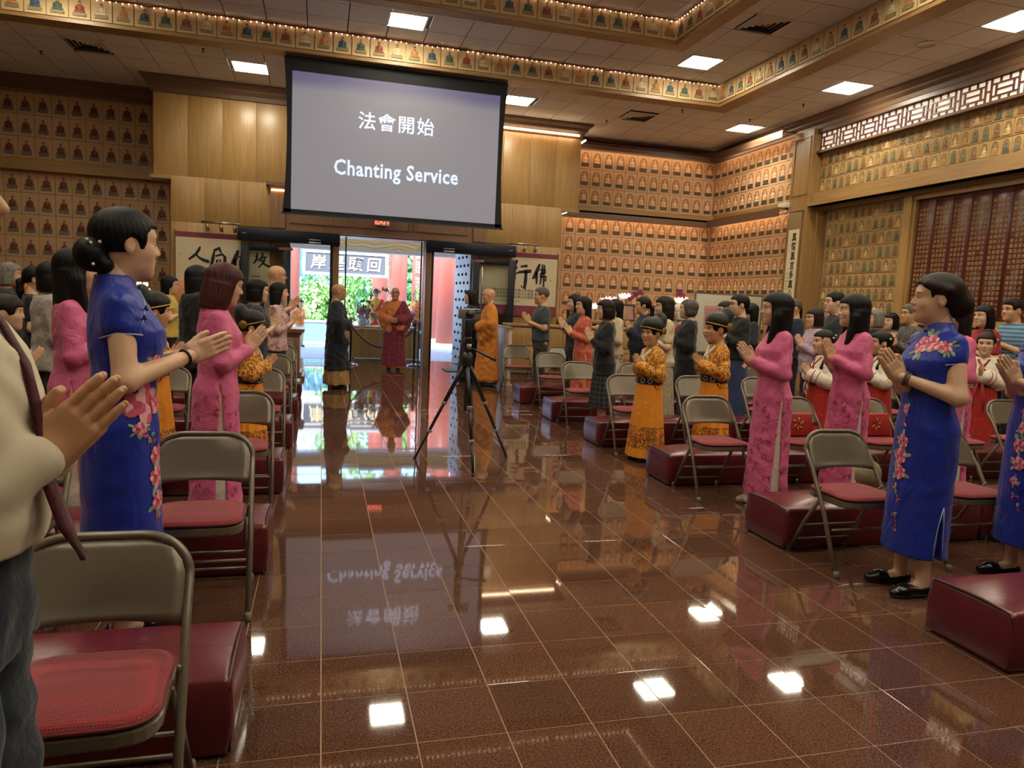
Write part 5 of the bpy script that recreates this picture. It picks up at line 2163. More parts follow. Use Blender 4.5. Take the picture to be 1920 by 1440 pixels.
def hand_arrays(res, curl=0.0, scale=1.0, spread=0.0):
    key = (res, curl, scale, spread)
    if key in _HANDS:
        return _HANDS[key]
    U = lambda p, k=.01: ('u', p, k)
    ops = [U(cap((0, 0, -.07), (0, 0, .012), .025, .026, (1, .82, 1))), U(rbox((0, 0, .048), (.039, .0125, .046), .0115), .02)]
    for x, L, w in ((.0285, .070, .0086), (.0095, .080, .0088), (-.0095, .073, .0085), (-.0280, .057, .0076)):
        x2 = x * (1 + spread)
        p0 = np.array((x, .001, .084))
        d1 = np.array((spread * x * 1.2, -curl * .4, 1.0))
        d1 /= np.linalg.norm(d1)
        p1 = p0 + d1 * L * .48
        d2 = d1 + np.array((0, -curl * .9 - .03, 0))
        d2 /= np.linalg.norm(d2)
        p2 = p1 + d2 * L * .28
        d3 = d2 + np.array((0, -curl * .9 - .05, 0))
        d3 /= np.linalg.norm(d3)
        p3 = p2 + d3 * L * .24
        ops += [U(cap(p0 - d1 * .03, p1, w * 1.08, w), .006), U(cap(p1, p2, w * 1.02, w * .93), .002), U(cap(p2, p3, w * .96, w * .80), .002)]
    ops += [U(cap((.026, -.002, .012), (.046, -.006, .046), .0165, .0115), .014), U(cap((.046, -.006, .046), (.054, -.006, .074), .0108, .0100), .004), U(cap((.054, -.006, .074), (.056, -.005, .094), .0100, .0082), .003)]
    V, Q = sdf_mesh(ops, res)
    T = np.ones((len(V), 3))
    # nails
    if res < .004:
        kn = np.exp(-((V[:, 2] - .09) / .008) ** 2 - ((V[:, 1] - .010) / .008) ** 2) * .10
        T *= (1 - kn[:, None] * np.array([.4, .9, .9]))
    _HANDS[key] = (V * scale, Q, T)
    return _HANDS[key]


def frame(o, z, x):
    """matrix with columns: x axis (thumb side), y, z axis (finger direction)"""
    z = Vector(z).normalized()
    x = Vector(x)
    x = (x - z * x.dot(z)).normalized()
    y = z.cross(x)
    return Matrix(((x.x, y.x, z.x, o[0]), (x.y, y.y, z.y, o[1]), (x.z, y.z, z.z, o[2]), (0, 0, 0, 1)))


POSES = {  # shoulder, elbow, wrist (left side, +Y), finger direction, thumb direction
    'mid': dict(E=(-.06, .205, 1.03), W=(.160, .030, 1.085), d=(.72, 0, .69), t=(-.69, 0, .72)),
    'pray': dict(E=(-.005, .200, 1.055), W=(.185, .030, 1.135), d=(.62, 0, .78), t=(-.78, 0, .62)),
    'pray_up': dict(E=(.0, .200, 1.06), W=(.175, .030, 1.155), d=(.40, 0, .92), t=(-.92, 0, .40)),
    'low': dict(E=(.0, .188, 1.055), W=(.225, .030, 1.13), d=(.92, 0, .40), t=(-.40, 0, .92)),
    'clasp': dict(E=(-.01, .235, 1.06), W=(.17, .085, 1.00), d=(.35, -.93, -.05), t=(.3, .1, .95)),
    'down': dict(E=(-.02, .225, 1.06), W=(.02, .235, .83), d=(.1, -.02, -1), t=(1, 0, .1)),
}


def joints(kind, pose):
    p = POSES[pose]
    k = 1.10 if kind == 'm' else 1.0
    S = np.array((-.014, .124 * k, 1.312))
    E = np.array(p['E']) * (1, k, 1)
    return S, E, np.array(p['W'])


def torso(inf, kind, z0=.78, z1=1.42, bust=1.0, belly=0.0):
    if kind == 'm':
        pr = [(.78, -.01, .110, .160), (.88, -.005, .112, .165), (.98, .0, .108, .155), (1.08, .005, .110, .158), (1.18, .008, .118, .170), (1.27, .0, .110, .172), (1.335, -.012, .084, .135), (1.385, -.022, .062, .085), (1.42, -.024, .055, .060)]
    elif kind == 'c':
        pr = [(.78, -.005, .115, .150), (.88, .0, .115, .152), (.98, .005, .110, .145), (1.08, .008, .110, .146), (1.18, .006, .108, .150), (1.27, -.002, .098, .144), (1.335, -.014, .075, .114), (1.385, -.022, .058, .078), (1.42, -.024, .050, .056)]
    else:
        pr = [(.78, -.012, .112, .160), (.88, -.010, .116, .165), (.98, .0, .096, .136), (1.08, .006, .096, .136), (1.17, .016, .109 * bust, .143), (1.225, .014, .108 * bust, .147), (1.28, .0, .094, .138), (1.335, -.014, .072, .104), (1.385, -.022, .055, .070), (1.42, -.024, .047, .052)]
    out = []
    for z, cx, rx, ry in pr:
        b = belly * math.exp(-((z - 1.0) / .1) ** 2)
        if z0 - .001 <= z <= z1 + .001:
            out.append((z, cx + b * .6, rx + inf + b * .6, ry + inf + b * .3))
    return out


def arm_ops(kind, pose, r0, r1, r2, r3, f0=0.0, f1=2.0, k=.03):
    """sleeve/arm tubes; f in 0..1 upper arm, 1..2 forearm"""
    S, E, W = joints(kind, pose)
    ops = []
    for s in (1, -1):
        m = np.array((1, s, 1))
        a, b, c = S * m, E * m, W * m
        if f0 < 1:
            ops.append(('u', cap(a, a + (b - a) * min(1, f1), r0, r0 + (r1 - r0) * min(1, f1)), k))
        if f1 > 1:
            ops.append(('u', cap(b, b + (c - b) * (f1 - 1), r1 if f1 > 1 else r1, r2 + (r3 - r2) * (f1 - 1)), .022))
    return ops


KIND = {'f': (1.0, 1.04), 'm': (1.0, 1.08), 'c': (.765, .98)}     # body scale, head scale
RES = {'close': (.010, .0040, .0026), 'near': (.012, .0042, .0034), 'mid': (.016, .0058, .0050), 'far': (.022, .0085, .0075)}
_BODY = {}


def neck_pivot(kind):
    bs, hs = KIND[kind]
    return Vector((-.012 * bs, 0, 1.412 * bs)), bs, hs


def head_matrix(kind, yaw=0.0, pitch=0.0):
    p, bs, hs = neck_pivot(kind)
    return Matrix.Translation(p) @ rotm('Z', yaw) @ rotm('Y', pitch) @ Matrix.Translation((.030 * hs, 0, .113 * hs)) @ Matrix.Scale(hs, 4)


def proto_height(kind):
    p, bs, hs = neck_pivot(kind)
    return p.z + (.113 + .114) * hs


def body_mesh(kind, pose, lod, yaw=0.0, pitch=0.0):
    key = (kind, pose, lod, round(yaw, 2), round(pitch, 2))
    if key in _BODY:
        return _BODY[key]
    rb, rh, rn = RES[lod]
    bs, hs = KIND[kind]
    m = kind == 'm'
    ops = [('u', loft(torso(-.004, kind)), 0), ('u', cap((-.02, 0, 1.36), (-.02, 0, 1.45), .052 + .008 * m, .047 + .009 * m), .03)]
    for s in (1, -1):
        ops += [('u', cap((-.01, s * .085, .82), (0, s * .085, .47), .085, .055), .03), ('u', cap((0, s * .085, .47), (-.015, s * .085, .09), .053, .034), .02), ('u', cap((-.02, s * .085, .045), (.12, s * .095, .03), .034, .026), .02)]
    ops += arm_ops(kind, pose, .047 + .004 * m, .041 + .002 * m, .039 + .003 * m, .025 + .003 * m)
    sh = Shell()
    V, Q = sdf_mesh(ops, rb)
    sh.add(V * bs, Q)
    hv, hq, ht = head_arrays(kind, rh)
    sh.add(hv, hq, ht, head_matrix(kind, yaw, pitch))
    P = POSES[pose]
    hsz = 1.0 if kind == 'f' else (1.08 if kind == 'm' else 1.0)
    V, Q, T = hand_arrays(rn, .25 if pose in ('clasp', 'down') else 0.0, hsz, .0)
    S, E, W = joints(kind, pose)
    for s in (1, -1):
        w = W * (1, s, 1)
        if pose in ('pray', 'pray_up', 'low', 'mid'):
            w[1] = s * .0145
        d = Vector(P['d']) * 1
        t = Vector(P['t'])
        M = frame(w + (0 if pose in ('pray', 'pray_up', 'low', 'mid') else 0), d, t)
        # the left hand's back faces +Y; mirror for the right hand
        if pose in ('pray', 'pray_up', 'low', 'mid'):
            Mz = Matrix(((t.normalized().x, 0, d.normalized().x, w[0]), (0, s, 0, w[1]), (t.normalized().z, 0, d.normalized().z, w[2]), (0, 0, 0, 1)))
        else:
            d2, t2 = Vector((d.x, d.y * s, d.z)), Vector((t.x, t.y * s, t.z))
            M = frame(w, d2, t2)
            fl = Matrix.Diagonal((1, 1, 1, 1))
            # palm towards the body / inward
            inward = Vector((-1, -.2 * s, 0)) if pose == 'clasp' else Vector((0, -s, 0))
            yb = Vector((M[0][1], M[1][1], M[2][1]))
            if yb.dot(inward) > 0:
                fl = Matrix.Diagonal((1, -1, 1, 1))
            Mz = M @ fl
        sh.add(V, Q, T, Matrix.Scale(bs, 4) @ Mz)
    me = sh.mesh('body', SKIN)
    _BODY[key] = me
    return me


# ------------------------------------------------------------ hair (head frame, facing +X)
_HAIR = {}


def hair_mesh(style, lod):
    key = (style, lod)
    if key in _HAIR:
        return _HAIR[key]
    res = {'close': .005, 'near': .0050, 'mid': .0068, 'far': .0095}[lod]
    U = lambda p, k=.02: ('u', p, k)
    capo = U(ellp((-.008, 0, .036), (.113, .089, .094)), 0)
    strands = lambda A, n=34: ('d', lambda P: (A * np.sin(n * np.arctan2(P[:, 1], P[:, 0] + .02) + 5 * P[:, 2] * 8)).astype(F32), 0)
    face = lambda x0, zt, w=.074: ('s', rbox((x0 + .15, 0, zt - .20), (.15, w, .20), .03), .012)
    ear = [('s', ellp((.0, s * .092, -.012), (.030, .030, .040)), .01) for s in (-1, 1)]
    nape = ('i', half((-.0, 0, -1), .085), .02)
    if style == 'short_m':
        ops = [U(ellp((-.010, 0, .040), (.109, .084, .090)), 0), face(.052, .058), ('s', rbox((.02, 0, -.12), (.10, .2, .10), .03), .02), ('i', half((0, 0, -1), .06), .02)] + ear
    elif style == 'bowl':
        ops = [capo, U(ellp((-.03, 0, -.01), (.09, .086, .07))), face(.060, .045), ('s', ellp((.02, .095, -.02), (.04, .02, .045)), .01), ('s', ellp((.02, -.095, -.02), (.04, .02, .045)), .01), ('i', half((0, 0, -1), .075), .02)]
    elif style == 'bob':
        ops = [capo, U(loft([(-.105, -.030, .083, .093), (-.06, -.028, .090, .098), (.0, -.02, .098, .096), (.055, -.012, .078, .064)]), .018), face(.034, .050, .078), strands(.0010)]
    elif style == 'bob_low':
        ops = [capo, U(loft([(-.155, -.040, .080, .095), (-.09, -.03, .092, .103), (.0, -.02, .100, .097), (.055, -.012, .078, .064)]), .018), face(.032, .048, .076), strands(.0011)]
    elif style == 'shoulder':
        ops = [capo, U(loft([(-.24, -.045, .060, .088), (-.16, -.045, .066, .098), (-.08, -.035, .082, .100), (.0, -.022, .097, .096), (.055, -.012, .078, .064)]), .018), face(.028, .052, .076), ('s', rbox((.14, 0, -.16), (.13, .062, .16), .03), .02), strands(.0011)]
    elif style == 'long':
        ops = [capo, U(loft([(-.40, -.075, .035, .090), (-.28, -.070, .045, .105), (-.16, -.055, .062, .104), (-.08, -.035, .082, .099), (.0, -.022, .097, .096), (.055, -.012, .078, .064)]), .018), face(.026, .054, .074), ('s', rbox((.14, 0, -.22), (.13, .058, .22), .03), .02), strands(.0011)]
        for s in (-1, 1):
            ops.insert(2, U(cap((.0, s * .075, -.05), (.035, s * .085, -.24), .034, .026), .03))
    elif style == 'long_back':
        ops = [capo, U(loft([(-.46, -.085, .030, .075), (-.28, -.080, .040, .088), (-.16, -.062, .056, .088), (-.08, -.040, .076, .092), (.0, -.024, .095, .092), (.055, -.012, .078, .064)]), .018), face(.016, .056, .074), ('s', rbox((.13, 0, -.26), (.14, .2, .22), .03), .02), strands(.0010)]
    elif style == 'bun':
        ops = [capo, face(.034, .060, .076), ('s', rbox((.08, 0, -.16), (.16, .2, .12), .03), .02), ('i', half((0, 0, -1), .080), .02)] + ear + [U(ellp((-.118, 0, -.040), (.048, .060, .056)), .012), U(cap((-.08, -.03, -.075), (-.11, .03, -.06), .03), .02), strands(.0009, 30)]
    elif style == 'updo':
        ops = [U(ellp((-.012, 0, .040), (.116, .090, .098)), 0), face(.030, .070, .076), ('s', rbox((.08, 0, -.17), (.15, .2, .12), .03), .02), ('i', half((0, 0, -1), .080), .02), U(ellp((-.105, 0, -.015), (.062, .066, .066)), .03), U(cap((.055, .056, .070), (-.03, .080, .045), .020, .022), .02), U(cap((.055, -.056, .070), (-.03, -.080, .045), .020, .022), .02)] + [('s', ellp((.012, s_ * .095, -.006), (.040, .030, .042)), .01) for s_ in (-1, 1)] + [strands(.0010, 30)]
    elif style == 'ponytail':
        ops = [capo, face(.034, .058, .076), ('s', rbox((.08, 0, -.16), (.15, .2, .12), .03), .02), ('i', half((0, 0, -1), .075), .02)] + ear + [U(cap((-.095, 0, .0), (-.135, 0, -.03), .024, .028), .015), U(cap((-.135, 0, -.03), (-.135, 0, -.12), .030, .032), .02), U(cap((-.135, 0, -.12), (-.115, 0, -.24), .030, .012), .02), strands(.0009, 30)]
    elif style == 'top_bun':
        ops = [capo, face(.034, .058, .076), ('s', rbox((.08, 0, -.16), (.15, .2, .12), .03), .02), ('i', half((0, 0, -1), .075), .02)] + ear + [U(ellp((-.07, 0, .125), (.042, .045, .034)), .012)]
    elif style == 'curly':
        ops = [U(ellp((-.020, 0, .030), (.116, .098, .100)), 0), U(ellp((-.03, 0, -.04), (.092, .096, .07))), face(.044, .058, .078), ('d', lambda P: (.006 * np.sin(P[:, 0] * 190) * np.sin(P[:, 1] * 190) * np.sin(P[:, 2] * 190)).astype(F32), 0)]
    elif style == 'braids':
        ops = [capo, face(.036, .056, .076), ('s', rbox((.08, 0, -.16), (.15, .2, .12), .03), .02), ('i', half((0, 0, -1), .080), .02)] + ear
        for s in (-1, 1):
            pr = (-.045, s * .085, -.045)
            for k in range(7):
                q = (-.03 + .012 * k, s * (.088 + .002 * k), -.07 - .03 * k)
                ops.append(U(ellp(q, (.023, .022, .024)), .008))
    elif style == 'fringe':
        ops = [capo, face(.058, .040), ('s', rbox((.02, 0, -.14), (.10, .2, .10), .03), .02), ('i', half((0, 0, -1), .070), .02)] + ear
    elif style == 'side_m':
        ops = [U(ellp((-.008, 0, .044), (.111, .085, .090)), 0), face(.050, .060), ('s', rbox((.02, 0, -.13), (.10, .2, .10), .03), .02), ('i', half((0, 0, -1), .065), .02)] + ear + [U(cap((.06, .03, .085), (.05, -.04, .095), .022, .02), .03)]
    V, Q = sdf_mesh(ops, res)
    me = np_mesh('hair', V, Q, HBLACK)
    _HAIR[key] = me
    return me


# ------------------------------------------------------------ clothing
_CLOTH = {}
CRES = {'close': .0085, 'near': .010, 'mid': .013, 'far': .018}


def wrinkle(A, z0=.0):
    return ('d', lambda P: (A * (np.sin(P[:, 0] * 34 + 3 * np.sin(P[:, 2] * 11)) * np.sin(P[:, 2] * 25 + P[:, 1] * 17)
                            + .7 * np.sin(P[:, 2] * 46 + 21 * P[:, 0] + 4 * np.sin(P[:, 1] * 19 + P[:, 2] * 6)) * np.sin(P[:, 1] * 27 - P[:, 0] * 13 + 2)
                            + .5 * np.sin(np.arctan2(P[:, 1], P[:, 0]) * 9 + 3 * np.sin(P[:, 2] * 5)))).astype(F32), 0)


def cloth_mesh(name, key, ops, lod, scale, res=None, smooth=0):
    if key in _CLOTH:
        return _CLOTH[key]
    V, Q = sdf_mesh(ops, res or CRES[lod])
    me = np_mesh(name, V * scale, Q, None)
    _CLOTH[key] = me
    return me


def skirt_loft(kind, inf, z0, hem_rx, hem_ry, top=1.0, pleat=None, hipx=.0):
    pr = [(z0, .0, hem_rx, hem_ry)]
    for z in (.30, .5, .7):
        if z > z0 + .05 and z < top - .1:
            q = (z - z0) / max(.01, .88 - z0)
            pr.append((z, -.006, hem_rx + (.118 + inf - hem_rx) * q, hem_ry + (.170 + inf - hem_ry) * q))
    pr += [r for r in torso(inf, kind, .87, 1.42) if r[0] <= top + .02]
    return loft(pr, pleat)


def slit(z1, w, s):
    """wedge cut in the side seam"""
    def f(P):
        wz = w * np.clip((z1 - P[:, 2]) / z1, 0, 1)
        return np.maximum(np.maximum(np.abs(P[:, 0] + .012) - wz, P[:, 2] - z1), .05 - s * P[:, 1]).astype(F32)
    return f, None, None


def add_cloth(o, part, me, material, lab=None):
    c = link(part, me, o)
    if not me.materials:
        me.materials.append(None)
    c.material_slots[0].link = 'OBJECT'
    c.material_slots[0].material = material
    if lab:
        c['label'] = lab
    return c


def collar_mesh(kind, h, r=.058, open_=0.0):
    """standing collar band around the neck"""
    key = ('collar', kind, round(h, 3), r)
    if key in _CLOTH:
        return _CLOTH[key]
    bs, hs = KIND[kind]
    b = MB()
    n = 20
    vs = []
    for ro, z in ((r + .016, 1.365), (r + .006, 1.375 + h), (r, 1.375 + h), (r + .004, 1.365)):
        for k in range(n):
            a = 2 * PI * k / n
            vs.append(((-.018 + ro * math.cos(a)) * bs, ro * .95 * math.sin(a) * bs, (z - .022 * math.cos(a)) * bs))
    b.add(vs, [(r_ * n + k, r_ * n + (k + 1) % n, (r_ + 1) * n + (k + 1) % n, (r_ + 1) * n + k) for r_ in range(3) for k in range(n)], smooth=True)
    me = b.mesh('collar', [])
    _CLOTH[key] = me
    return me


SHOE = {}


def shoes(o, kind, m, style='flat'):
    bs = KIND[kind][0]
    key = (style, kind)
    if key not in SHOE:
        ops = [('u', cap((-.035, 0, .035), (.10, 0, .028), .040, .034), 0), ('u', cap((.10, 0, .028), (.15, 0, .022), .038, .026), .03), ('i', half((0, 0, -1), 0), 0)]
        if style == 'flat':
            ops.append(('s', ellp((-.005, 0, .085), (.055, .030, .045)), .01))
        else:
            ops.append(('u', cap((-.03, 0, .05), (-.02, 0, .09), .036, .034), .02))
        V, Q = sdf_mesh(ops, .010)
        SHOE[key] = np_mesh('shoe', V * bs, Q, None)
    for s in (1, -1):
        c = add_cloth(o, 'shoe', SHOE[key], m)
        c.location = (0, s * .09 * bs, 0)
        c.rotation_euler = (0, 0, s * .12)


def glasses(o, kind, yaw=0.0):
    b = MB()
    for s in (-1, 1):
        b.tube([(.100, s * .033 + .024 * math.cos(a), .006 + .017 * math.sin(a)) for a in [k * PI / 6 for k in range(12)]], .0016, 5, closed=True)
        b.tube([(.098, s * .057, .01), (.03, s * .080, .008), (-.02, s * .082, .0)], .0016, 5)
    b.tube([(.100, -.010, .008), (.103, 0, .011), (.100, .010, .008)], .0016, 5)
    c = b.build('glasses', mat('spectacle_frame', '#3a3230', .3, .6), o)
    c.matrix_local = head_matrix(kind, yaw)
    return c


def person(label, x, y, heading, h, kind='f', pose='pray', lod='mid', hair='bob', hairm=None, skin=None, yaw=0.0, pitch=0.0, group=None, outfit=None, glass=False):
    """heading in degrees: 0 looks along +X"""
    o = thing('person', label, 'person', (x, y, 0), math.radians(heading), group)
    k = h / proto_height(kind)
    o.scale = (k, k, k)
    yw, pt = math.radians(yaw), math.radians(pitch)
    bdy = link('body', body_mesh(kind, pose, lod, yw, pt), o)
    if skin is not None and skin is not SKIN:
        bdy.material_slots[0].link = 'OBJECT'
        bdy.material_slots[0].material = skin
    if hair:
        c = add_cloth(o, 'hair', hair_mesh(hair, lod), hairm or HBLACK)
        c.matrix_local = head_matrix(kind, yw, pt)
    if outfit:
        outfit(o, kind, pose, lod)
    if glass:
        glasses(o, kind, yw)
    return o
# ------------------------------------------------------------ outfits
def fabric(name, c, rough=.75, sheen=.15, noise=.08, nscale=14, bump=.9, bscale=15, spec=.25):
    return mat(name, c, rough, noise=noise, nscale=nscale, bump=bump, bscale=bscale, sheen=sheen, spec=spec)


def satin(name, c):
    t = NT(name)
    vec = t.coords('Object', (1, 1, 1))
    n = t.noise(vec, 6, 3)
    t.base(t.mix(n, tuple(v * .9 for v in lin(c)), tuple(min(1, v * 1.08) for v in lin(c))))
    t.set(Roughness=.36)
    t.b.inputs['Sheen Weight'].default_value = .1
    t.b.inputs['Specular IOR Level'].default_value = .35
    t.bump(t.noise(t.coords('Object', (1, 1, .45)), 11, 3, .5, .8), .5, .03)
    MATS[name] = t.m
    return t.m


def printed(name, base, dark, scale, lo, hi, zmax=None, zmin=None, dist=1.5, rough=.6, kind='noise'):
    """woven print: darker motifs scattered over the cloth"""
    t = NT(name)
    vec = t.coords('Object', (1, 1, 1))
    if kind == 'flowers':
        v = t.new('TexVoronoi')
        v.inputs['Scale'].default_value = scale
        t.link(vec, v.inputs['Vector'])
        f1 = t.math('LESS_THAN', v.outputs['Distance'], .42)
        n0 = t.noise(vec, scale * 2.6, 3, .6, .6)
        f2 = t.math('GREATER_THAN', n0, .50)
        m = t.math('GREATER_THAN', t.noise(vec, 4.5, 2), lo)
        f = t.math('MULTIPLY', t.math('MULTIPLY', f1, f2), m)
        f = t.math('MAXIMUM', f, 0.0)
    else:
        n = t.noise(vec, scale, 4, .6, dist)
        n2 = t.noise(vec, scale * 2.2, 3, .6, dist * 2)
        a = t.math('GREATER_THAN', n, lo)
        b = t.math('LESS_THAN', t.math('ABSOLUTE', t.math('SUBTRACT', n2, .5)), hi)
        f = t.math('MULTIPLY', a, b)
    if zmax is not None or zmin is not None:
        sp = t.new('SeparateXYZ')
        tc = t.new('TexCoord')
        t.link(tc.outputs['Object'], sp.inputs[0])
        if zmax is not None:
            f = t.math('MULTIPLY', f, t.math('LESS_THAN', sp.outputs['Z'], zmax))
        if zmin is not None:
            f = t.math('MULTIPLY', f, t.math('GREATER_THAN', sp.outputs['Z'], zmin))
    t.base(t.mix(f, lin(base), lin(dark)))
    t.set(Roughness=rough)
    t.b.inputs['Sheen Weight'].default_value = .1
    t.b.inputs['Specular IOR Level'].default_value = .3
    t.bump(t.noise(vec, 13, 3, .55, .9), .45, .025)
    MATS[name] = t.m
    return t.m


def plaid(name, base, l1, l2, sz, sx):
    t = NT(name)
    tc = t.new('TexCoord')
    sp = t.new('SeparateXYZ')
    t.link(tc.outputs['Object'], sp.inputs[0])
    zz = t.math('FRACT', t.math('MULTIPLY', sp.outputs['Z'], sz))
    ang = t.math('ARCTAN2', sp.outputs['Y'], sp.outputs['X'])
    aa = t.math('FRACT', t.math('MULTIPLY', ang, sx))
    f1 = t.math('LESS_THAN', zz, .22)
    f2 = t.math('LESS_THAN', aa, .18)
    c = t.mix(f1, lin(base), lin(l1))
    c = t.mix(t.math('MULTIPLY', f2, .7), c, lin(l2))
    t.base(c)
    t.set(Roughness=.85)
    MATS[name] = t.m
    return t.m


BLUE = satin('royal_blue_satin', '#1a2e94')
PIPING = mat('pale_piping', '#9fb0d8', .5)
PINK = printed('pink_brocade', '#c95f86', '#9c3158', 15, .42, .1, zmax=.86, kind='flowers', rough=.5)
WHITET = fabric('white_trousers', '#cdc3b2')
ORTOP = printed('orange_dragon_brocade', '#e09a2c', '#5a2a16', 8, .42, .045, rough=.5, dist=1.2)
ORSK = printed('orange_pleated_cloth', '#dd8a22', '#54301a', 14, .42, .07, zmax=.335, zmin=.13, rough=.65)
BLKB = fabric('black_belt', '#14120f', .5)
GOLDT = mat('gold_trim', '#b8924a', .4, .5)
WHITEC = fabric('white_collar', '#cfc6b4')
REDT = fabric('red_trim', '#9c2a24')
HANT = printed('ivory_jacket', '#d8d0bd', '#c07a4a', 7, .62, .10, rough=.65)
REDSK = printed('red_skirt_gold_dots', '#9e2018', '#c08840', 24, .70, .06, rough=.6)
NAVYB = fabric('navy_waistband', '#22283c')


def decal_flowers(o, me, pts, seed, big=1.0):
    """embroidered peonies: petals laid onto the dress surface; pts: (angle deg, z, size)"""
    co = [v.co.copy() for v in me.vertices]
    bv = BVHTree.FromPolygons(co, [tuple(p.vertices) for p in me.polygons])
    rr = random.Random(seed)
    pk = [mat('embroidery_' + n, c, .5) for n, c in (('rose', '#c8506e'), ('pale', '#dfa6ac'), ('crimson', '#b33552'))]
    lf = [mat('embroidery_' + n, c, .5) for n, c in (('leaf', '#6f8a72'), ('sage', '#8fa58c'))]
    sets = {}

    def hit(a, z):
        d = Vector((math.cos(a), math.sin(a), 0))
        return bv.ray_cast(Vector((d.x * .8, d.y * .8, z)), -d, 1.0)

    def leaf(a, z, r1, r2, rot, m, lift):
        loc, nrm, _, _ = hit(a, z)
        if loc is None:
            return
        up = Vector((0, 0, 1))
        u = up.cross(nrm).normalized()
        v = nrm.cross(u)
        c, s = math.cos(rot), math.sin(rot)
        uu, vv = u * c + v * s, v * c - u * s
        b = sets.setdefault(m.name, (MB(), m))[0]
        pts_ = []
        n = 8
        for i in range(n):
            t = 2 * PI * i / n
            p = loc + uu * (r1 * math.cos(t)) + vv * (r2 * math.sin(t))
            q = bv.find_nearest(p)
            pts_.append(q[0] + q[1] * lift)
        cc = bv.find_nearest(loc)
        b.add(pts_ + [cc[0] + cc[1] * (lift + .002)], [(i, (i + 1) % n, n) for i in range(n)], smooth=True)
    for ang, z, s in pts:
        a0 = math.radians(ang)
        s *= big
        R = .13
        if s > .02:
            for k in range(5):
                t = rr.uniform(0, 2 * PI)
                leaf(a0 + s * 1.25 * math.cos(t) / R, z + s * 1.25 * math.sin(t) * 1.1, s * .55, s * .25, t, lf[k % 2], .0022)
            for k in range(10):
                t = 2 * PI * k / 10 + rr.uniform(-.2, .2)
                q = rr.uniform(.62, .78)
                leaf(a0 + s * q * math.cos(t) / R, z + s * q * math.sin(t), s * .42, s * .34, t, pk[k % 2], .0034)
            for k in range(8):
                t = 2 * PI * k / 8 + rr.uniform(-.2, .2)
                leaf(a0 + s * .45 * math.cos(t) / R, z + s * .45 * math.sin(t), s * .34, s * .26, t, pk[(k + 1) % 3], .0041)
            for k in range(6):
                t = 2 * PI * k / 6 + rr.uniform(-.3, .3)
                leaf(a0 + s * .30 * math.cos(t) / R, z + s * .30 * math.sin(t), s * .34, s * .24, t, pk[(k + 2) % 3], .0048)
        else:
            for k in range(3):
                t = rr.uniform(0, 2 * PI)
                leaf(a0 + s * .8 * math.cos(t) / R, z + s * .8 * math.sin(t), s * .7, s * .35, t, (lf + pk)[rr.randrange(5)], .003)
    for nm, (b, m) in sets.items():
        stuff(b.build('embroidery', m, o))


def curve_on(me_bvh, pts, lift):
    out = []
    for p in pts:
        q = me_bvh.find_nearest(Vector(p))
        out.append(q[0] + q[1] * lift)
    return out


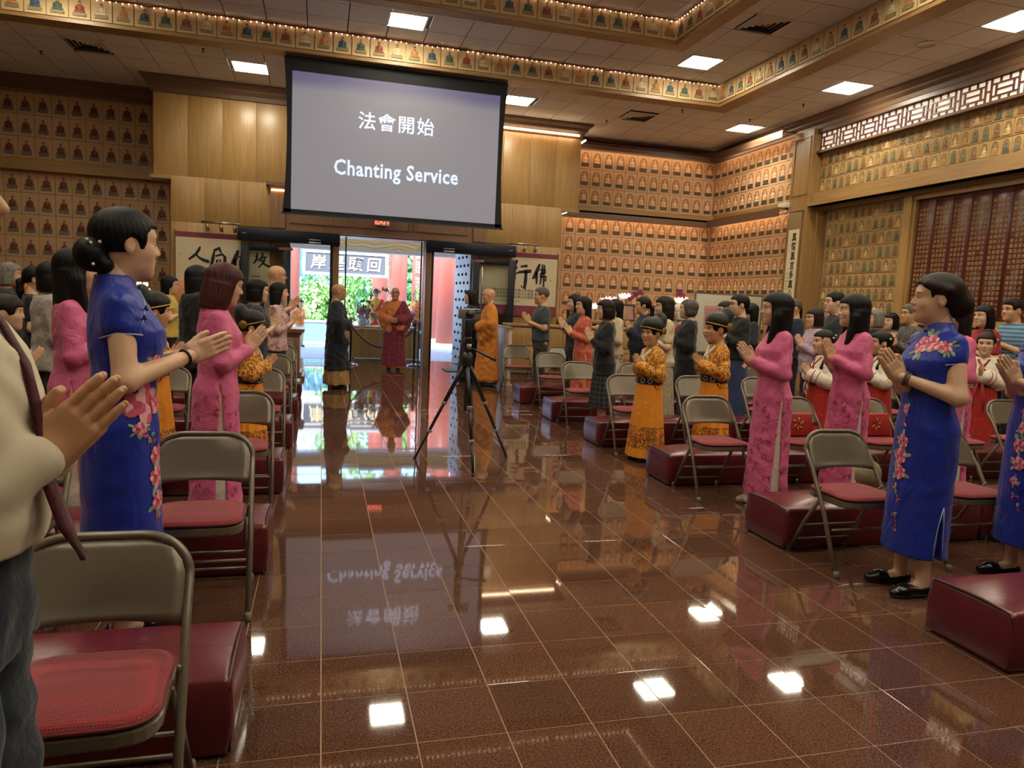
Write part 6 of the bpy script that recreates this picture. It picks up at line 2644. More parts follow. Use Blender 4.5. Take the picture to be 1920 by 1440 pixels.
def out_qipao(flowers, seed, slit_side=1):
    def f(o, kind, pose, lod):
        bs = KIND[kind][0]
        key = ('qipao', kind, pose, lod)
        pr = [(.215, -.005, .140, .185), (.35, -.008, .138, .180), (.55, -.008, .134, .180), (.72, -.012, .132, .182)] + torso(.014, kind, .87, 1.42, 1.06)
        ops = [('u', loft(pr), 0)] + arm_ops(kind, pose, .056, .054, 0, 0, 0, .27, .045)
        ops += [wrinkle(.0020)]
        for s in (1, -1):
            ops.append(('s', slit(.50, .030, s), .004))
        me = cloth_mesh('dress', key, ops, lod, bs, .0095 if lod == 'near' else None)
        d = add_cloth(o, 'dress', me, BLUE)
        bv = BVHTree.FromPolygons([v.co.copy() for v in me.vertices], [tuple(p.vertices) for p in me.polygons])
        col = add_cloth(o, 'collar', collar_mesh(kind, .040, .050), BLUE)
        b = MB()
        b.tube([((-.018 + .056 * math.cos(a)) * bs, .056 * .95 * math.sin(a) * bs, (1.416 - .022 * math.cos(a)) * bs) for a in [k * PI / 10 for k in range(20)]], .0028, 5, closed=True)
        b.build('piping', PIPING, o)
        # armhole piping
        S, E, W = joints(kind, pose)
        for s in (1, -1):
            a = S * (1, s, 1)
            e = E * (1, s, 1)
            d0 = Vector(e - a).normalized()
            c = Vector(a + (e - a) * .27) + d0 * .036
            u = d0.cross(Vector((1, 0, 0))).normalized()
            v = d0.cross(u)
            ring = []
            for k in range(22):
                t = 2 * PI * k / 22
                dr_ = u * math.cos(t) + v * math.sin(t)
                q = bv.ray_cast(c, dr_, .075)
                ring.append(q[0] + q[1] * .001 if q[0] is not None else c + dr_ * .05)
            MB().tube(ring, .0028, 5, closed=True).build('piping', PIPING, o)
            pts = [(-.012 + w_ * .032, s * .21, z) for z, w_ in ((.22, 1), (.3, .85), (.4, .4), (.5, 0))]
            pts2 = [(-.012 - w_ * .032, s * .21, z) for z, w_ in ((.5, 0), (.4, .4), (.3, .85), (.22, 1))]
            MB().tube(curve_on(bv, pts + pts2, .001), .0024, 5).build('slit_piping', PIPING, o)
        # diagonal placket with knot buttons
        pl = curve_on(bv, [(.06, .0, 1.375), (.085, .05, 1.345), (.08, .10, 1.31), (.06, .135, 1.27), (.04, .16, 1.22)], .002)
        if slit_side < 0:
            pl = curve_on(bv, [(.06, .0, 1.375), (.085, -.05, 1.345), (.08, -.10, 1.31), (.06, -.135, 1.27), (.04, -.16, 1.22)], .002)
        MB().tube(pl, .0022, 5).build('placket_piping', PIPING, o)
        for k in (0, 1, 2):
            p = pl[k + (1 if k else 0)]
            b = MB()
            b.ell(p + Vector((.004, 0, 0)), (.007, .007, .007), 7, 5)
            b.tube([p + Vector((0, -.03, .012)), p, p + Vector((0, .03, -.012))], .0035, 5)
            b.build('knot_button', mat('button_navy', '#131d55', .35), o)
        decal_flowers(o, me, flowers, seed)
        shoes(o, kind, mat('black_patent', '#0b0b0d', .22), 'flat')
    return f


def out_aodai(m=None, tm=None, collar=True):
    m, tm = m or PINK, tm or WHITET

    def f(o, kind, pose, lod):
        bs = KIND[kind][0]
        pr = [(.10, -.01, .160, .200), (.30, -.01, .150, .192), (.55, -.01, .142, .186), (.75, -.012, .134, .182)] + torso(.014, kind, .87, 1.41, 1.05)
        ops = [('u', loft(pr), 0)] + arm_ops(kind, pose, .052, .047, .047, .043, 0, 1.88, .045) + [wrinkle(.0032)]
        for s in (1, -1):
            ops.append(('s', slit(.99, .042, s), .004))
        me = cloth_mesh('tunic', ('aodai', kind, pose, lod), ops, lod, bs)
        add_cloth(o, 'tunic', me, m)
        tr = [('u', loft([(.03, -.01, .148, .178), (.3, -.01, .132, .172), (.6, -.01, .120, .168), (.86, -.01, .116, .166), (1.0, .0, .098, .138)], (14, .02, .9, .03)), 0)]
        add_cloth(o, 'trousers', cloth_mesh('trousers', ('aodai_t', kind, lod), tr, lod, bs), tm)
        if collar:
            add_cloth(o, 'collar', collar_mesh(kind, .048, .053), m)
        shoes(o, kind, mat('beige_shoe', '#a08a70', .5), 'flat')
    return f


def ring_part(o, name, kind, z0, z1, rx, ry, m, cx=0.0, n=28):
    bs = KIND[kind][0]
    b = MB()
    vs = []
    for r, z in ((1, z0), (1, z1), (.94, z1), (.94, z0)):
        for k in range(n):
            a = 2 * PI * k / n
            vs.append(((cx + rx * r * math.cos(a)) * bs, ry * r * math.sin(a) * bs, z * bs))
    b.add(vs, [(i * n + k, i * n + (k + 1) % n, ((i + 1) % 4) * n + (k + 1) % n, ((i + 1) % 4) * n + k) for i in range(4) for k in range(n)], smooth=False)
    return b.build(name, m, o)


def neck_v(o, kind, me, m, r=.011, depth=.20, side=.055, mult=1):
    """crossed collar bands laid on the chest"""
    bs = KIND[kind][0]
    bv = BVHTree.FromPolygons([v.co.copy() for v in me.vertices], [tuple(p.vertices) for p in me.polygons])
    for s in (1, -1):
        pts = [(-.075, s * .02, 1.42), (-.05, s * .052, 1.405), (.0, s * .060, 1.385), (.05, s * .048, 1.34), (.10, s * .02, 1.28), (.13, -s * .02, 1.42 - depth), (.13, -s * side, 1.36 - depth)]
        q = curve_on(bv, [tuple(v * bs for v in p) for p in pts], .003)
        MB().tube(q, r * bs * 1.25, 6, ry=r * bs * .5).build('collar_band', m, o)


def out_boy():
    def f(o, kind, pose, lod):
        bs = KIND[kind][0]
        ops = [('u', loft(torso(.028, kind, .87, 1.40)), 0)] + arm_ops(kind, pose, .070, .070, .066, .074, 0, 1.92, .045) + [wrinkle(.005)]
        me = cloth_mesh('robe_top', ('boytop', kind, pose, lod), ops, lod, bs)
        add_cloth(o, 'robe_top', me, ORTOP)
        sk = [('u', loft([(.055, 0, .225, .255), (.30, 0, .205, .235), (.6, 0, .178, .205), (.85, 0, .155, .182), (.985, .004, .138, .172)], (17, .045, .97, .2)), 0)]
        add_cloth(o, 'pleated_skirt', cloth_mesh('pleated_skirt', ('boysk', kind, lod), sk, lod, bs), ORSK)
        ring_part(o, 'belt', kind, .955, 1.03, .150, .185, BLKB, .004)
        for a in (.35, -.35, .9, -.9):
            b = MB()
            M = Matrix.Translation(((.004 + .152 * math.cos(a)) * bs, .187 * math.sin(a) * bs, .992 * bs)) @ rotm('Z', a) @ rotm('Y', PI / 2)
            b.tube([M @ Vector((.02 * math.cos(t), .02 * math.sin(t), 0)) for t in [k * PI / 6 for k in range(12)]], .005, 5, closed=True)
            b.build('belt_ring', mat('belt_silver', '#b9a9a0', .3, .8), o)
        neck_v(o, kind, me, WHITEC, .020, .17)
        shoes(o, kind, mat('black_slipper', '#15120f', .6), 'closed')
        # scholar's hat: domed front and raised back lobe with gold edge
        ops = [('u', ellp((-.012, 0, .075), (.122, .104, .085)), 0), ('u', ellp((-.088, 0, .120), (.060, .084, .085)), .02), ('i', half((.22, 0, -1), -.035), .004)]
        if ('hat', lod) not in _CLOTH:
            V, Q = sdf_mesh(ops, .0065)
            _CLOTH[('hat', lod)] = np_mesh('hat', V, Q, None)
        hat = add_cloth(o, 'hat', _CLOTH[('hat', lod)], BLKB)
        M = head_matrix(kind)
        hat.matrix_local = M
        b = MB()
        b.tube([(-.012 + .119 * math.cos(a), .102 * math.sin(a), .040 + .22 * (-.012 + .119 * math.cos(a)) + .0) for a in [k * PI / 14 for k in range(28)]], .0055, 6, closed=True)
        tr = b.build('hat_trim', GOLDT, o)
        tr.matrix_local = M
        b = MB()
        b.ell((.094, 0, .098), (.010, .014, .014), 8, 6)
        jw = b.build('hat_ornament', mat('hat_jewel', '#b9a9a0', .3, .6), o)
        jw.matrix_local = M
        for s in (1, -1):
            b = MB()
            b.lathe([(0, -.006), (.030, -.005), (.036, 0), (.030, .005), (0, .006)], 14, (0, 0, 0), Matrix.Translation((-.075, s * .102, .028)) @ rotm('Z', .35 * s) @ rotm('X', PI / 2))
            w = b.build('hat_wing', mat('hat_wing_gold', '#8a6c2e', .4, .5), o)
            w.matrix_local = M
    return f


def out_hanbok():
    def f(o, kind, pose, lod):
        bs = KIND[kind][0]
        ops = [('u', loft(torso(.030, kind, .97, 1.40)), 0)] + arm_ops(kind, pose, .070, .084, .082, .090, 0, 1.80, .045) + [wrinkle(.004)]
        S, E, W = joints(kind, pose)
        me = cloth_mesh('jacket', ('hantop', kind, pose, lod), ops, lod, bs)
        add_cloth(o, 'jacket', me, HANT)
        sk = [('u', loft([(.05, 0, .235, .262), (.35, 0, .21, .240), (.7, 0, .178, .205), (.97, .002, .148, .178), (1.06, .006, .140, .172)], (15, .04, 1.0, .2)), 0)]
        add_cloth(o, 'skirt', cloth_mesh('skirt', ('hansk', kind, lod), sk, lod, bs), REDSK)
        ring_part(o, 'waistband', kind, 1.0, 1.06, .150, .184, NAVYB, .004)
        neck_v(o, kind, me, REDT, .013, .20)
        # red ribbons hanging from the chest and cuff bands
        for s in (1, -1):
            MB().tube([(.17 * bs, s * .02 * bs, 1.10 * bs), (.20 * bs, s * .05 * bs, .92 * bs), (.21 * bs, s * .075 * bs, .72 * bs)], .018 * bs, 6, ry=.005 * bs).build('ribbon', REDT, o)
            e, w = E * (1, s, 1), W * (1, s, 1)
            for q in (.55, .80):
                c = Vector(e + (w - e) * q)
                d = Vector(w - e).normalized()
                u = d.cross(Vector((0, 0, 1))).normalized()
                v = d.cross(u)
                MB().tube([(c + (u * math.cos(t) + v * math.sin(t)) * (.086 if q < .7 else .088)) * bs for t in [k * PI / 10 for k in range(20)]], .007 * bs, 5, closed=True).build('cuff_band', REDT, o)
        for s in (1, -1):
            b = MB()
            b.ell((-.06, s * .085, .05), (.012, .012, .012), 7, 5)
            b.ell((-.10, s * .05, .075), (.010, .010, .010), 7, 5)
            c = b.build('hair_bead', mat('pearl', '#c8c2ba', .3), o)
            c.matrix_local = head_matrix(kind)
        shoes(o, kind, mat('white_sneaker', '#b8b0a2', .6), 'closed')
    return f


def out_plain(top, bottom='trousers', bm=None, sleeve=1.85, loose=.018, hem=.80, tkey='', collar=None, inner=None, bust=1.0, shoe=None, skirt_hem=.35, belly=0.0, wr=.004):
    """shirt / jacket with trousers or skirt"""
    def f(o, kind, pose, lod):
        bs = KIND[kind][0]
        tp = torso(loose, kind, .78, 1.40, bust, belly)
        if hem > .80:
            tp = [r for r in tp if r[0] >= hem - .05]
            tp[0] = (hem, *tp[0][1:])
        else:
            tp = [(hem, -.008, .122 + loose, .168 + loose)] + [r for r in tp if r[0] > hem + .03]
        ops = [('u', loft(tp), 0)] + arm_ops(kind, pose, .052 + loose * .8, .046 + loose * .6, .046 + loose * .6, .036 + loose * .5, 0, sleeve, .04) + [wrinkle(wr)]
        me = cloth_mesh('top', ('plain', kind, pose, lod, sleeve, loose, hem, bust, belly), ops, lod, bs)
        add_cloth(o, 'top', me, top)
        bmat = bm or fabric('black_trousers', '#1b1b1f')
        if bottom == 'trousers':
            ops = [('u', loft([(.74, -.008, .118, .160), (.86, -.006, .120, .168), (.99, .002, .106, .146)]), 0)]
            for s in (1, -1):
                ops += [('u', cap((-.008, s * .082, .80), (.0, s * .085, .46), .092, .072), .03), ('u', cap((0, s * .085, .46), (-.008, s * .088, .07), .072, .062), .02)]
            ops += [wrinkle(.005)]
            mb = cloth_mesh('trousers', ('trs', kind, lod), ops, lod, bs)
            add_cloth(o, 'trousers', mb, bmat)
        else:
            wide = bottom == 'wide'
            ops = [('u', loft([(skirt_hem, -.005, .17 + .02 * wide, .20 + .02 * wide), (.6, -.006, .145, .184), (.86, -.006, .122, .170), (.99, .002, .104, .144)], (13, .035, .95, skirt_hem)), 0)]
            mb = cloth_mesh('skirt', ('skt', kind, lod, skirt_hem, bottom), ops, lod, bs)
            add_cloth(o, 'skirt', mb, bmat)
        if collar is not None:
            add_cloth(o, 'collar', collar_mesh(kind, .030, .056), collar)
        if inner is not None:
            bv = BVHTree.FromPolygons([v.co.copy() for v in me.vertices], [tuple(p.vertices) for p in me.polygons])
            pts = [(.13, 0, z) for z in (1.33, 1.24, 1.15, 1.06)]
            q = curve_on(bv, [tuple(v * bs for v in p) for p in pts], .002)
            MB().tube(q, [.034 * bs, .026 * bs, .018 * bs, .008 * bs], 8, ry=None).build('inner_shirt', inner, o)
        shoes(o, kind, shoe or mat('black_shoe', '#161416', .5), 'closed')
    return f


def out_monk(under, over=None, drape=None, hemm=None):
    """long robe with wide hanging sleeves; optional over-robe slung across"""
    def f(o, kind, pose, lod):
        bs = KIND[kind][0]
        S, E, W = joints(kind, pose)
        pr = [(.07, .0, .215, .245), (.35, .0, .185, .225), (.7, -.005, .160, .208), (.95, .0, .150, .198), (1.15, .006, .142, .192), (1.27, -.002, .122, .182), (1.335, -.012, .094, .140), (1.40, -.024, .064, .075)]
        ops = [('u', loft(pr, (11, .03, 1.1, .1)), 0)]
        for s in (1, -1):
            m = np.array((1, s, 1))
            a, e, w = S * m, E * m, W * m
            ops += [('u', cap(a, e, .072, .085), .04), ('u', cap(e, e + (w - e) * .85, .080, .085), .03)]
            dr = np.array((0, 0, -.17))
            ops += [('u', cap(e + (w - e) * .1 + dr * .7, e + (w - e) * .8 + dr, .055, .055), .09)]
        ops += [wrinkle(.006)]
        me = cloth_mesh('robe', ('monk', kind, pose, lod), ops, lod, bs)
        add_cloth(o, 'robe', me, under)
        if over is not None:
            # over-robe: wraps the body under the right arm and over the left shoulder
            pr2 = [(r[0], r[1], r[2] + .016, r[3] + .014) for r in pr[:-1]]
            pr2[0] = (.10, *pr2[0][1:])
            ops2 = [('u', loft(pr2, (11, .03, 1.1, .1)), 0), ('u', cap(S, E, .092, .102), .04), ('u', cap(E, E + (W - E) * .8, .098, .10), .03), ('u', cap(E + (W - E) * .1 + (0, 0, -.14), E + (W - E) * .7 + (0, .01, -.22), .07, .06), .09),
                    ('i', half((.0, -1.0, .55), .62), .01), wrinkle(.006)]
            if drape == 'open':
                ops2 = [('u', loft([(.30, 0, .215, .245)] + [r for r in pr2 if r[0] > .4], (11, .03, 1.1, .1)), 0)]
                for s in (1, -1):
                    m = np.array((1, s, 1))
                    a, e, w = S * m, E * m, W * m
                    ops2 += [('u', cap(a, e, .090, .10), .04), ('u', cap(e, e + (w - e) * .8, .096, .10), .03), ('u', cap(e + (w - e) * .1 + (0, 0, -.14), e + (w - e) * .7 + (0, .0, -.30), .07, .06), .09)]
                ops2 += [('s', rbox((.25, 0, .7), (.25, .05, .75), .02), .01), ('s', cap((-.30, 0, .2), (-.22, 0, .8), .16, .05), .03), wrinkle(.006)]
            if drape == 'half':
                ops2 = ops2[:-2] + [('i', half((.2, -1.0, .28), .30), .01), wrinkle(.006)]
            me2 = cloth_mesh('over_robe', ('monk2', kind, pose, lod, drape), ops2, lod, bs)
            add_cloth(o, 'over_robe', me2, over)
        add_cloth(o, 'collar', collar_mesh(kind, .036, .062), hemm or under)
        if hemm is not None:
            ring_part(o, 'under_hem', kind, .02, .10, .19, .215, hemm)
        shoes(o, kind, mat('monk_shoe', '#2a2622', .6), 'closed')
    return f
# ------------------------------------------------------------ the congregation
def band(o, kind, pose, s, m, q=1.0, r=.031, name='bracelet', w=.006):
    """bracelet, watch strap or cuff ring around a wrist"""
    bs = KIND[kind][0]
    S, E, W = joints(kind, pose)
    e, wv = Vector(E * (1, s, 1)), Vector(W * (1, s, 1))
    c = e.lerp(wv, q - .06)
    d = (wv - e).normalized()
    u = d.cross(Vector((0, 0, 1))).normalized()
    v = d.cross(u)
    return MB().tube([(c + (u * math.cos(t) + v * math.sin(t)) * r) * bs for t in [k * PI / 9 for k in range(18)]], w, 6, closed=True).build(name, m, o)


BL1 = fabric('black_knit', '#17171a')
BL2 = fabric('charcoal_cloth', '#26282c')
NAVY = fabric('navy_cloth', '#1f2638')
NAVY2 = fabric('slate_blue_cloth', '#2d3a58')
GREYT = fabric('charcoal_tee', '#3a3f42')
OLIVE = fabric('olive_trousers', '#35352c')
LILAC = fabric('lilac_knit', '#a88e9e')
LGREY = fabric('light_grey_knit', '#8d8c86')
HOOD = fabric('pale_hoodie', '#a59d92')
CREAMK = fabric('cream_lace', '#b9a888', noise=.2, nscale=60)
CREAMP = printed('cream_patterned_cloth', '#a5977a', '#5c5240', 26, .60, .09)
FLOR = printed('floral_jacket', '#b8ab96', '#7a4a44', 14, .55, .10)
PFLOR = printed('pink_floral_blouse', '#c3aba2', '#a05a66', 14, .52, .10)
CHECK = printed('grey_check_shirt', '#6a665f', '#322f2d', 60, .48, .2)
REDS = fabric('red_shirt', '#8d2226')
YEL = fabric('yellow_vest', '#c2a248')
SHIRT = fabric('white_shirt', '#c9bda4', bump=.1)
REDAO = printed('coral_brocade', '#b34a3a', '#c98a54', 16, .56, .07, rough=.4)
YELT = fabric('yellow_trousers', '#b08a3c')
TROU = fabric('dark_blue_trousers', '#2b323c')
ORRB = fabric('saffron_robe', '#bd7426', noise=.1)
TANRB = fabric('tan_robe', '#94703f', noise=.12)
ORRB2 = fabric('orange_robe', '#b46c36', noise=.1)
REDRB = fabric('maroon_robe', '#6c2433', noise=.1)
BLKRB = fabric('black_over_robe', '#191d28')


def stripes(name, c1, c2, n):
    t = NT(name)
    tc = t.new('TexCoord')
    sp = t.new('SeparateXYZ')
    t.link(tc.outputs['Object'], sp.inputs[0])
    z = t.math('FRACT', t.math('MULTIPLY', sp.outputs['Z'], n))
    t.base(t.mix(t.math('LESS_THAN', z, .42), lin(c1), lin(c2)))
    t.set(Roughness=.8)
    return t.m


STRP = stripes('blue_striped_polo', '#6f93a8', '#3f5c78', 22)
PLAID = plaid('black_plaid_wool', '#17181a', '#3c3f42', '#4a4d50', 17, 3.2)
A = out_aodai()
BOY = out_boy()
HAN = out_hanbok()

# ---- right side, front to back
R1 = person('woman in blue satin floral dress with gathered dark hair, praying beside a folding chair', 3.10, 3.06, 172, 1.68, 'f', 'pray', 'near', 'updo', HBROWN, yaw=-26, pitch=-3,
            outfit=out_qipao([(18, 1.30, .042), (46, 1.315, .040), (70, 1.30, .028), (-2, .97, .022), (2, .90, .018), (4, .80, .034), (0, .72, .042), (6, .64, .036), (0, .55, .020), (10, .50, .016), (4, .42, .018), (14, .37, .016), (10, .33, .014)], 5, -1))
band(R1, 'f', 'pray', 1, mat('beaded_bracelet', '#4a4038', .5), .99, .031, 'bracelet', .008)
band(R1, 'f', 'pray', 1, mat('beaded_bracelet', '#4a4038', .5), .93, .032, 'bracelet', .004)
R4 = person('woman in blue satin floral dress cut off by the right edge of the picture', 3.90, 3.08, 172, 1.66, 'f', 'pray', 'near', 'updo', HBLACK, yaw=-10,
            outfit=out_qipao([(10, .97, .022), (14, .88, .03), (8, .78, .036), (14, .68, .036), (8, .58, .022), (16, .50, .018), (26, .44, .018)], 8, -1))
band(R4, 'f', 'pray', -1, GOLDT, 1.06, .012, 'ring', .002)
person('woman in pink floral tunic dress with long wavy black hair falling over her shoulder', 3.25, 4.62, 166, 1.60, 'f', 'pray', 'near', 'long', HBLACK, yaw=-14, outfit=A)
person('woman in pink floral tunic dress with straight black hair, hands raised to her chin', 3.92, 4.62, 172, 1.62, 'f', 'pray_up', 'near', 'long', HBLACK, yaw=-20, outfit=A)
person('woman in pink floral tunic dress standing half hidden behind the blue-dressed woman', 4.86, 4.60, 170, 1.62, 'f', 'pray', 'mid', 'long_back', HBROWN, yaw=-18, outfit=A)
person('boy in orange brocade robe and black scholar hat, nearest the aisle on the right', 3.03, 6.22, 190, 1.33, 'c', 'pray_up', 'near', 'fringe', HBLACK, yaw=12, skin=SKIN2, outfit=BOY)
person('taller boy in orange brocade robe and black scholar hat behind the first boy', 3.66, 6.12, 176, 1.40, 'c', 'pray', 'near', 'fringe', HBLACK, skin=SKIN2, outfit=BOY)
person('girl in ivory jacket with red ribbons beside the pink-dressed women', 4.86, 6.12, 170, 1.31, 'c', 'pray', 'mid', 'braids', HBLACK, outfit=HAN)
person('girl in ivory jacket and red skirt with pearls in her braided hair', 5.58, 6.15, 158, 1.32, 'c', 'pray', 'mid', 'braids', HBLACK, skin=SKIN2, outfit=HAN)
person('girl in ivory jacket facing forward with hands under her chin', 6.72, 5.98, 215, 1.36, 'c', 'pray_up', 'mid', 'top_bun', HBROWN, outfit=HAN)
person('woman with black bob, black cardigan and plaid skirt near the aisle', 3.10, 7.56, 166, 1.52, 'f', 'pray_up', 'mid', 'bob', HBROWN, outfit=out_plain(BL1, 'skirt', PLAID, 1.8, .022, .74, skirt_hem=.34))
person('woman in cream lace blouse with a dark brown bob', 3.82, 7.56, 168, 1.59, 'f', 'pray_up', 'mid', 'bob_low', HBROWN, outfit=out_plain(CREAMK, 'wide', CREAMP, .7, .02, .82, skirt_hem=.12))
person('curly-haired woman in long black coat over a red blouse', 4.44, 8.15, 158, 1.58, 'f', 'pray', 'mid', 'curly', HSALT, outfit=out_plain(BL1, 'trousers', NAVY, 1.85, .03, .60, inner=REDS))
person('young woman with glasses, black sweater and wide navy trousers', 4.80, 7.58, 168, 1.66, 'f', 'pray_up', 'mid', 'bun', HBLACK, glass=True, outfit=out_plain(BL1, 'wide', NAVY2, 1.75, .024, .90, skirt_hem=.08))
person('woman with glasses peering out behind the black-sweatered young woman', 4.95, 8.12, 170, 1.58, 'f', 'pray', 'far', 'shoulder', HBROWN, glass=True, outfit=out_plain(BL2))
person('white-haired woman behind the curly-haired woman', 4.90, 9.25, 160, 1.52, 'f', 'pray', 'far', 'bob', HWHITE, outfit=out_plain(LGREY))
person('worshipper in a wide-sleeved navy ceremonial robe with tied-back hair', 4.33, 9.22, 164, 1.60, 'f', 'pray_up', 'far', 'ponytail', HBLACK, skin=SKIN2, outfit=out_monk(fabric('navy_ceremonial_robe', '#1c2334')))
person('long-haired woman in cream dress standing behind the plaid skirt', 3.92, 9.22, 172, 1.55, 'f', 'pray', 'far', 'long_back', HBLACK, outfit=out_plain(CREAMK, 'wide', FLOR, 1.6, .02, .84, skirt_hem=.2))
person('long-haired girl in coral brocade tunic with yellow trousers', 3.39, 9.05, 176, 1.56, 'f', 'pray', 'mid', 'long_back', HBLACK, outfit=out_aodai(REDAO, YELT))
person('woman in dark jacket half hidden behind the coral tunic', 3.55, 9.85, 176, 1.60, 'f', 'pray_up', 'far', 'shoulder', HBROWN, outfit=out_plain(BL2))
person('man in charcoal tee shirt and olive trousers standing by the offering cabinet', 3.28, 10.62, 176, 1.69, 'm', 'pray', 'mid', 'short_m', HSALT, skin=SKIN2, outfit=out_plain(GREYT, 'trousers', OLIVE, .62, .022, .86))
person('dark-haired head showing behind the pink-dressed woman with wavy hair', 6.05, 9.25, 165, 1.59, 'f', 'pray', 'far', 'shoulder', HBLACK, outfit=out_plain(BL2))
person('older man with glasses and red collar under a dark jacket', 6.74, 9.22, 168, 1.68, 'm', 'pray', 'far', 'short_m', HSALT, skin=SKIN2, glass=True, outfit=out_plain(NAVY, loose=.03, collar=REDS))
person('woman in lilac sweater with short dark hair and glasses', 5.85, 7.58, 172, 1.54, 'f', 'pray_up', 'mid', 'bob', HBROWN, glass=True, outfit=out_plain(LILAC, 'trousers', BL2, 1.8, .03, .80, belly=.03))
person('woman showing between the red-collared man and the lilac sweater', 7.15, 9.75, 160, 1.62, 'f', 'pray', 'far', 'shoulder', HBLACK, outfit=out_plain(REDS))
person('woman in light grey sweater with glasses, facing forward', 7.38, 9.22, 200, 1.64, 'f', 'pray_up', 'far', 'shoulder', HBLACK, glass=True, outfit=out_plain(LGREY, sleeve=1.85))
person('tall man whose hair shows above the straight-haired pink-dressed woman', 6.42, 7.95, 165, 1.77, 'm', 'pray', 'far', 'short_m', HBLACK, outfit=out_plain(BL2))
person('grey-haired person in black behind the straight-haired pink-dressed woman', 6.88, 7.74, 160, 1.57, 'f', 'pray', 'far', 'bob', HGREY, outfit=out_plain(BL1))
person('smiling woman in cream floral jacket and grey scarf', 7.50, 8.15, 186, 1.54, 'f', 'down', 'far', 'bob', HBLACK, outfit=out_plain(FLOR, collar=LGREY))
person('older man in grey checked shirt by the carved sutra board', 7.36, 7.68, 170, 1.66, 'm', 'pray', 'far', 'short_m', HSALT, skin=SKIN2, outfit=out_plain(CHECK))
person('woman in red shirt with shoulder-length hair before the sutra board', 7.35, 6.60, 178, 1.66, 'f', 'pray', 'mid', 'shoulder', HBLACK, outfit=out_plain(REDS, sleeve=.7))
person('man in blue striped polo shirt near the right edge of the picture', 8.11, 6.9, 172, 1.765, 'm', 'pray_up', 'mid', 'side_m', HBROWN, skin=SKIN2, outfit=out_plain(STRP, sleeve=.62))

# ---- left side
L2 = person('woman in blue satin floral dress with pinned black bun, left of the aisle', -.73, 3.02, 16, 1.715, 'f', 'low', 'near', 'bun', HBLACK, yaw=14,
            outfit=out_qipao([(-46, 1.12, .022), (-64, .965, .066), (-34, .96, .028), (-74, .88, .022), (-60, .85, .020), (-56, .82, .018), (-44, .77, .034), (-44, .69, .040), (-42, .60, .036), (-44, .53, .020), (-38, .47, .018), (-36, .42, .016)], 11, -1))
band(L2, 'f', 'low', -1, mat('watch_strap', '#1a1613', .4), .97, .030, 'bracelet', .005)
b = MB()
for p in ((-.125, -.05, -.005), (-.135, -.045, .005), (-.14, -.03, -.06), (-.12, -.055, -.075), (-.10, -.06, .0)):
    b = MB()
    b.ell(p, (.006, .006, .006), 7, 5)
    c = b.build('pearl_pin', mat('pearl', '#c8c2ba', .3), L2)
    c.matrix_local = head_matrix('f', math.radians(14))
person('woman in pink floral tunic dress with long black hair, far left', -1.34, 4.54, 14, 1.62, 'f', 'low', 'near', 'long', HBLACK, yaw=4, glass=True, outfit=A)
person('woman in pink floral tunic dress with auburn bobbed hair', -.59, 4.54, 18, 1.59, 'f', 'pray', 'near', 'bob_low', HRED, yaw=4, pitch=12, outfit=A)
person('boy in orange brocade robe and black scholar hat, left of the aisle', -.56, 6.15, 8, 1.25, 'c', 'pray', 'near', 'fringe', HBLACK, skin=SKIN2, outfit=BOY)
person('child in orange robe mostly hidden behind the blue-dressed woman', -1.25, 6.02, 20, 1.36, 'c', 'pray', 'mid', 'fringe', HBLACK, skin=SKIN2, outfit=BOY)
person('woman in bulky black coat between the two left pink dresses', -1.14, 7.35, 30, 1.64, 'f', 'pray', 'mid', 'shoulder', HBLACK, outfit=out_plain(BL1, loose=.05, hem=.7))
person('dark-haired woman in dark blouse behind the left boy', -.63, 7.58, 15, 1.55, 'f', 'pray_up', 'mid', 'bob', HBLACK, outfit=out_plain(NAVY, sleeve=.8))
person('woman in pink floral blouse beside the bald man', -.50, 8.95, 5, 1.54, 'f', 'pray_up', 'mid', 'shoulder', HBLACK, outfit=out_plain(PFLOR, sleeve=1.4))
person('tall bald man with glasses and pale shirt by the left sliding door', -.61, 10.42, 5, 1.79, 'm', 'pray', 'mid', None, None, skin=SKIN2, glass=True, outfit=out_plain(LGREY, sleeve=.62))
person('woman in yellow vest praying under the left calligraphy poster', -1.98, 10.55, 10, 1.575, 'f', 'pray_up', 'mid', 'long_back', HBLACK, glass=True, outfit=out_plain(YEL, sleeve=.4, loose=.026))
person('woman in black tee shirt with ponytail at far left', -2.6, 7.7, 12, 1.56, 'f', 'pray', 'mid', 'ponytail', HBLACK, outfit=out_plain(BL1, sleeve=.65))
person('person in pale grey hoodie at far left', -1.98, 6.2, 35, 1.58, 'f', 'pray', 'mid', 'bob', HBLACK, outfit=out_plain(HOOD, 'trousers', BL2, 1.85, .045, .80, collar=HOOD))
person('worshipper with a high hair bun seen behind the pale hoodie', -2.95, 9.3, 15, 1.55, 'f', 'pray', 'far', 'top_bun', HBLACK, outfit=out_plain(BL2))
person('grey-haired person at the extreme left edge', -3.14, 8.6, 12, 1.60, 'f', 'pray', 'far', 'bob', HGREY, skin=SKIN2, outfit=out_plain(BL2))
person('small child at the extreme left edge behind the white shirt', -2.05, 5.5, 12, 1.33, 'c', 'pray', 'far', 'fringe', HBROWN, outfit=out_plain(BL2))

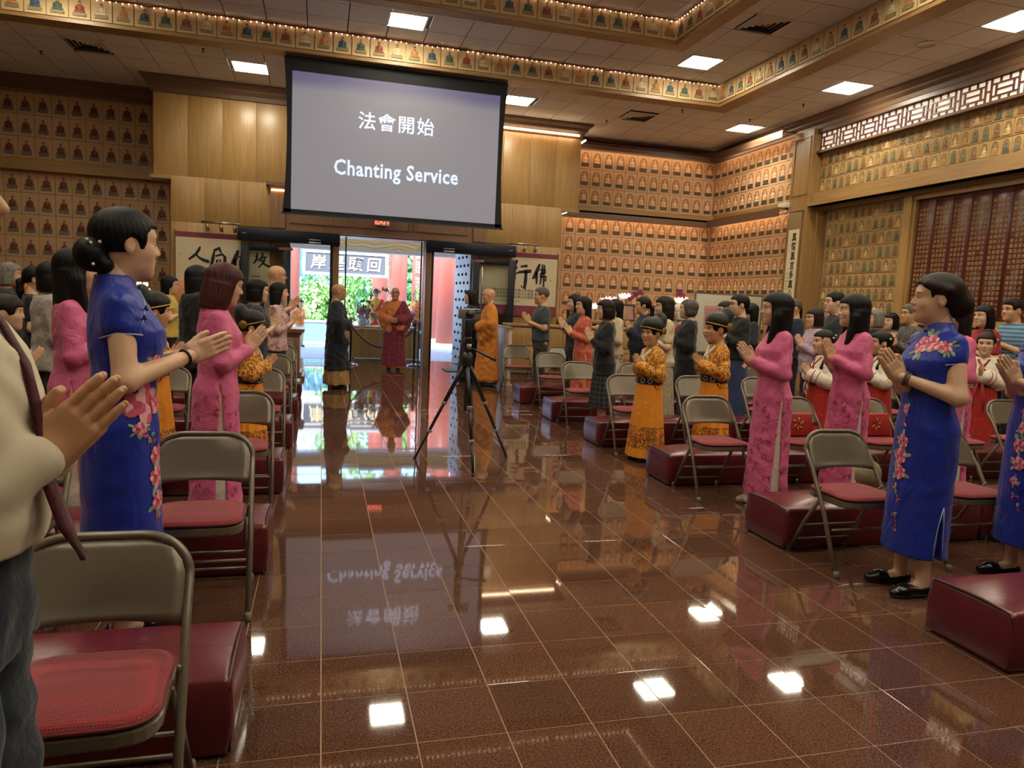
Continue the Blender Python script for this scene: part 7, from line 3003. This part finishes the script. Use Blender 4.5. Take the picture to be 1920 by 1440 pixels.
# ---- monks and people at the door
o = person('elderly monk in black over-robe above a tan robe, seen in profile in the doorway', .24, 11.35, 2, 1.60, 'm', 'clasp', 'mid', None, None, skin=SKIN3, outfit=out_monk(TANRB, BLKRB, 'open'))
person('smiling monk in maroon and orange robes facing the hall', 1.40, 14.32, 262, 1.63, 'm', 'clasp', 'mid', None, None, skin=SKIN3, outfit=out_monk(ORRB2, REDRB, None))
person('monk in saffron robe beside the tripod', 2.78, 12.05, 176, 1.66, 'm', 'clasp', 'mid', None, None, skin=SKIN2, glass=True, outfit=out_monk(fabric('brown_robe', '#9c6a30'), ORRB, 'half', BL2))
person('woman in long black robe behind the saffron-robed monk', 2.56, 12.55, 172, 1.62, 'f', 'down', 'far', 'shoulder', HBLACK, outfit=out_monk(BL1))
person('person in red and yellow robe standing outside behind the flower table', 1.36, 18.9, 265, 1.62, 'f', 'clasp', 'far', 'short_m', HBROWN, outfit=out_monk(fabric('bright_yellow_robe', '#d9a83c'), fabric('bright_red_robe', '#c23a2a')))
person('figure in orange and pink standing outside by the left column', -.55, 20.0, 300, 1.25, 'c', 'pray', 'far', 'bob', HBROWN, outfit=out_plain(fabric('bright_orange_top', '#e08a3a'), 'trousers', fabric('pale_trousers', '#d8cfae')))
person('person in orange outside at the right gate column', 2.55, 20.0, 240, 1.60, 'f', 'pray', 'far', 'bob', HBROWN, outfit=out_plain(fabric('bright_orange_top', '#e08a3a'), 'trousers', BL2))

# ---- foreground man
L1 = person('man in white shirt and dark red tie, praying at the near left edge', -.580, 1.45, 2, 1.71, 'm', 'mid', 'close', 'short_m', HBLACK, skin=SKIN2, yaw=2,
            outfit=out_plain(SHIRT, 'trousers', TROU, 1.93, .030, .93, collar=SHIRT, belly=.012, wr=.004))
L1.rotation_euler = (0, math.radians(-3.4), math.radians(2))
TIE = fabric('dark_red_tie', '#4a1c26', .5)
path = [(.075, 0, 1.375), (.112, -.004, 1.33), (.148, -.010, 1.25), (.164, -.018, 1.15), (.168, -.024, 1.05), (.19, -.03, .97), (.215, -.034, .90)]
bt = MB()
tv = []
for (px, py, pz), wd in zip(path, [.016, .016, .022, .028, .034, .038, .006]):
    tv += [(px, py - wd, pz), (px + .008, py, pz), (px, py + wd, pz), (px - .006, py, pz)]
bt.add(tv, [(4 * i + k, 4 * i + (k + 1) % 4, 4 * i + 4 + (k + 1) % 4, 4 * i + 4 + k) for i in range(6) for k in range(4)] + [(24, 25, 26, 27)], smooth=True)
bt.build('necktie', TIE, L1)
MB().bevbox(.070, .105, -.022, .022, 1.345, 1.385, .008).build('tie_knot', TIE, L1)
MB().tube([(.128 * math.cos(a) + .0, .172 * math.sin(a), .955) for a in [k * PI / 16 for k in range(32)]], .014, 6, closed=True).build('belt', mat('leather_belt', '#16161a', .4), L1)

# ------------------------------------------------------------ small belongings


def pouch(label, x, y, rz=0.0):
    t = thing('brocade_pouch', label, 'pouch', (x, y, .457), rz, 'red brocade pouches on the chairs')
    M = rotm('X', -.25)
    MB().bevbox(-.15, .15, -.03, .03, 0, .20, .02, M).build('bag', mat('red_brocade', '#9a2018', .5), t)
    b = MB()
    for k in range(6):
        a = 2 * PI * k / 6
        b.tube([M @ Vector((.02 * math.cos(a), -.034, .10 + .02 * math.sin(a))), M @ Vector((.055 * math.cos(a + .4), -.034, .10 + .06 * math.sin(a + .4)))], .006, 5)
    b.build('gold_motif', GOLDT, t)


pouch('red brocade pouch with gold knot on the second-row chair behind the wavy-haired woman', CHX + .77, 5.02)
pouch('red brocade pouch with gold knot on the second-row chair left of the blue-dressed woman', CHX + 1.54, 5.02)
pouch('red brocade pouch with gold knot on the second-row chair right of the blue-dressed woman', CHX + 2.31, 5.02)
t = thing('handbag', 'patterned beige handbag resting on the kneeling bench behind the front chair', 'bag', (3.62, 4.0, .296))
MB().ell((0, 0, .10), (.10, .06, .10), 14, 8).build('body', mat('patterned_beige', '#8a7a5c', .7, noise=.5, nscale=50), t)
MB().tube([(.07 * math.cos(a), 0, .17 + .07 * math.sin(a)) for a in [k * PI / 8 for k in range(9)]], .007, 6).build('handle', mat('leather_brown', '#5a4632', .6), t)
t = thing('handbag', 'black handbag hanging on a rear chair by the offering cabinet', 'bag', (3.95, 9.42, .459))
MB().bevbox(-.14, .14, -.05, .05, 0, .22, .025).build('body', mat('black_leather', '#141416', .35), t)
MB().tube([(.10 * math.cos(a), 0, .21 + .12 * math.sin(a)) for a in [k * PI / 8 for k in range(9)]], .008, 6).build('strap', mat('black_leather', '#141416', .35), t)
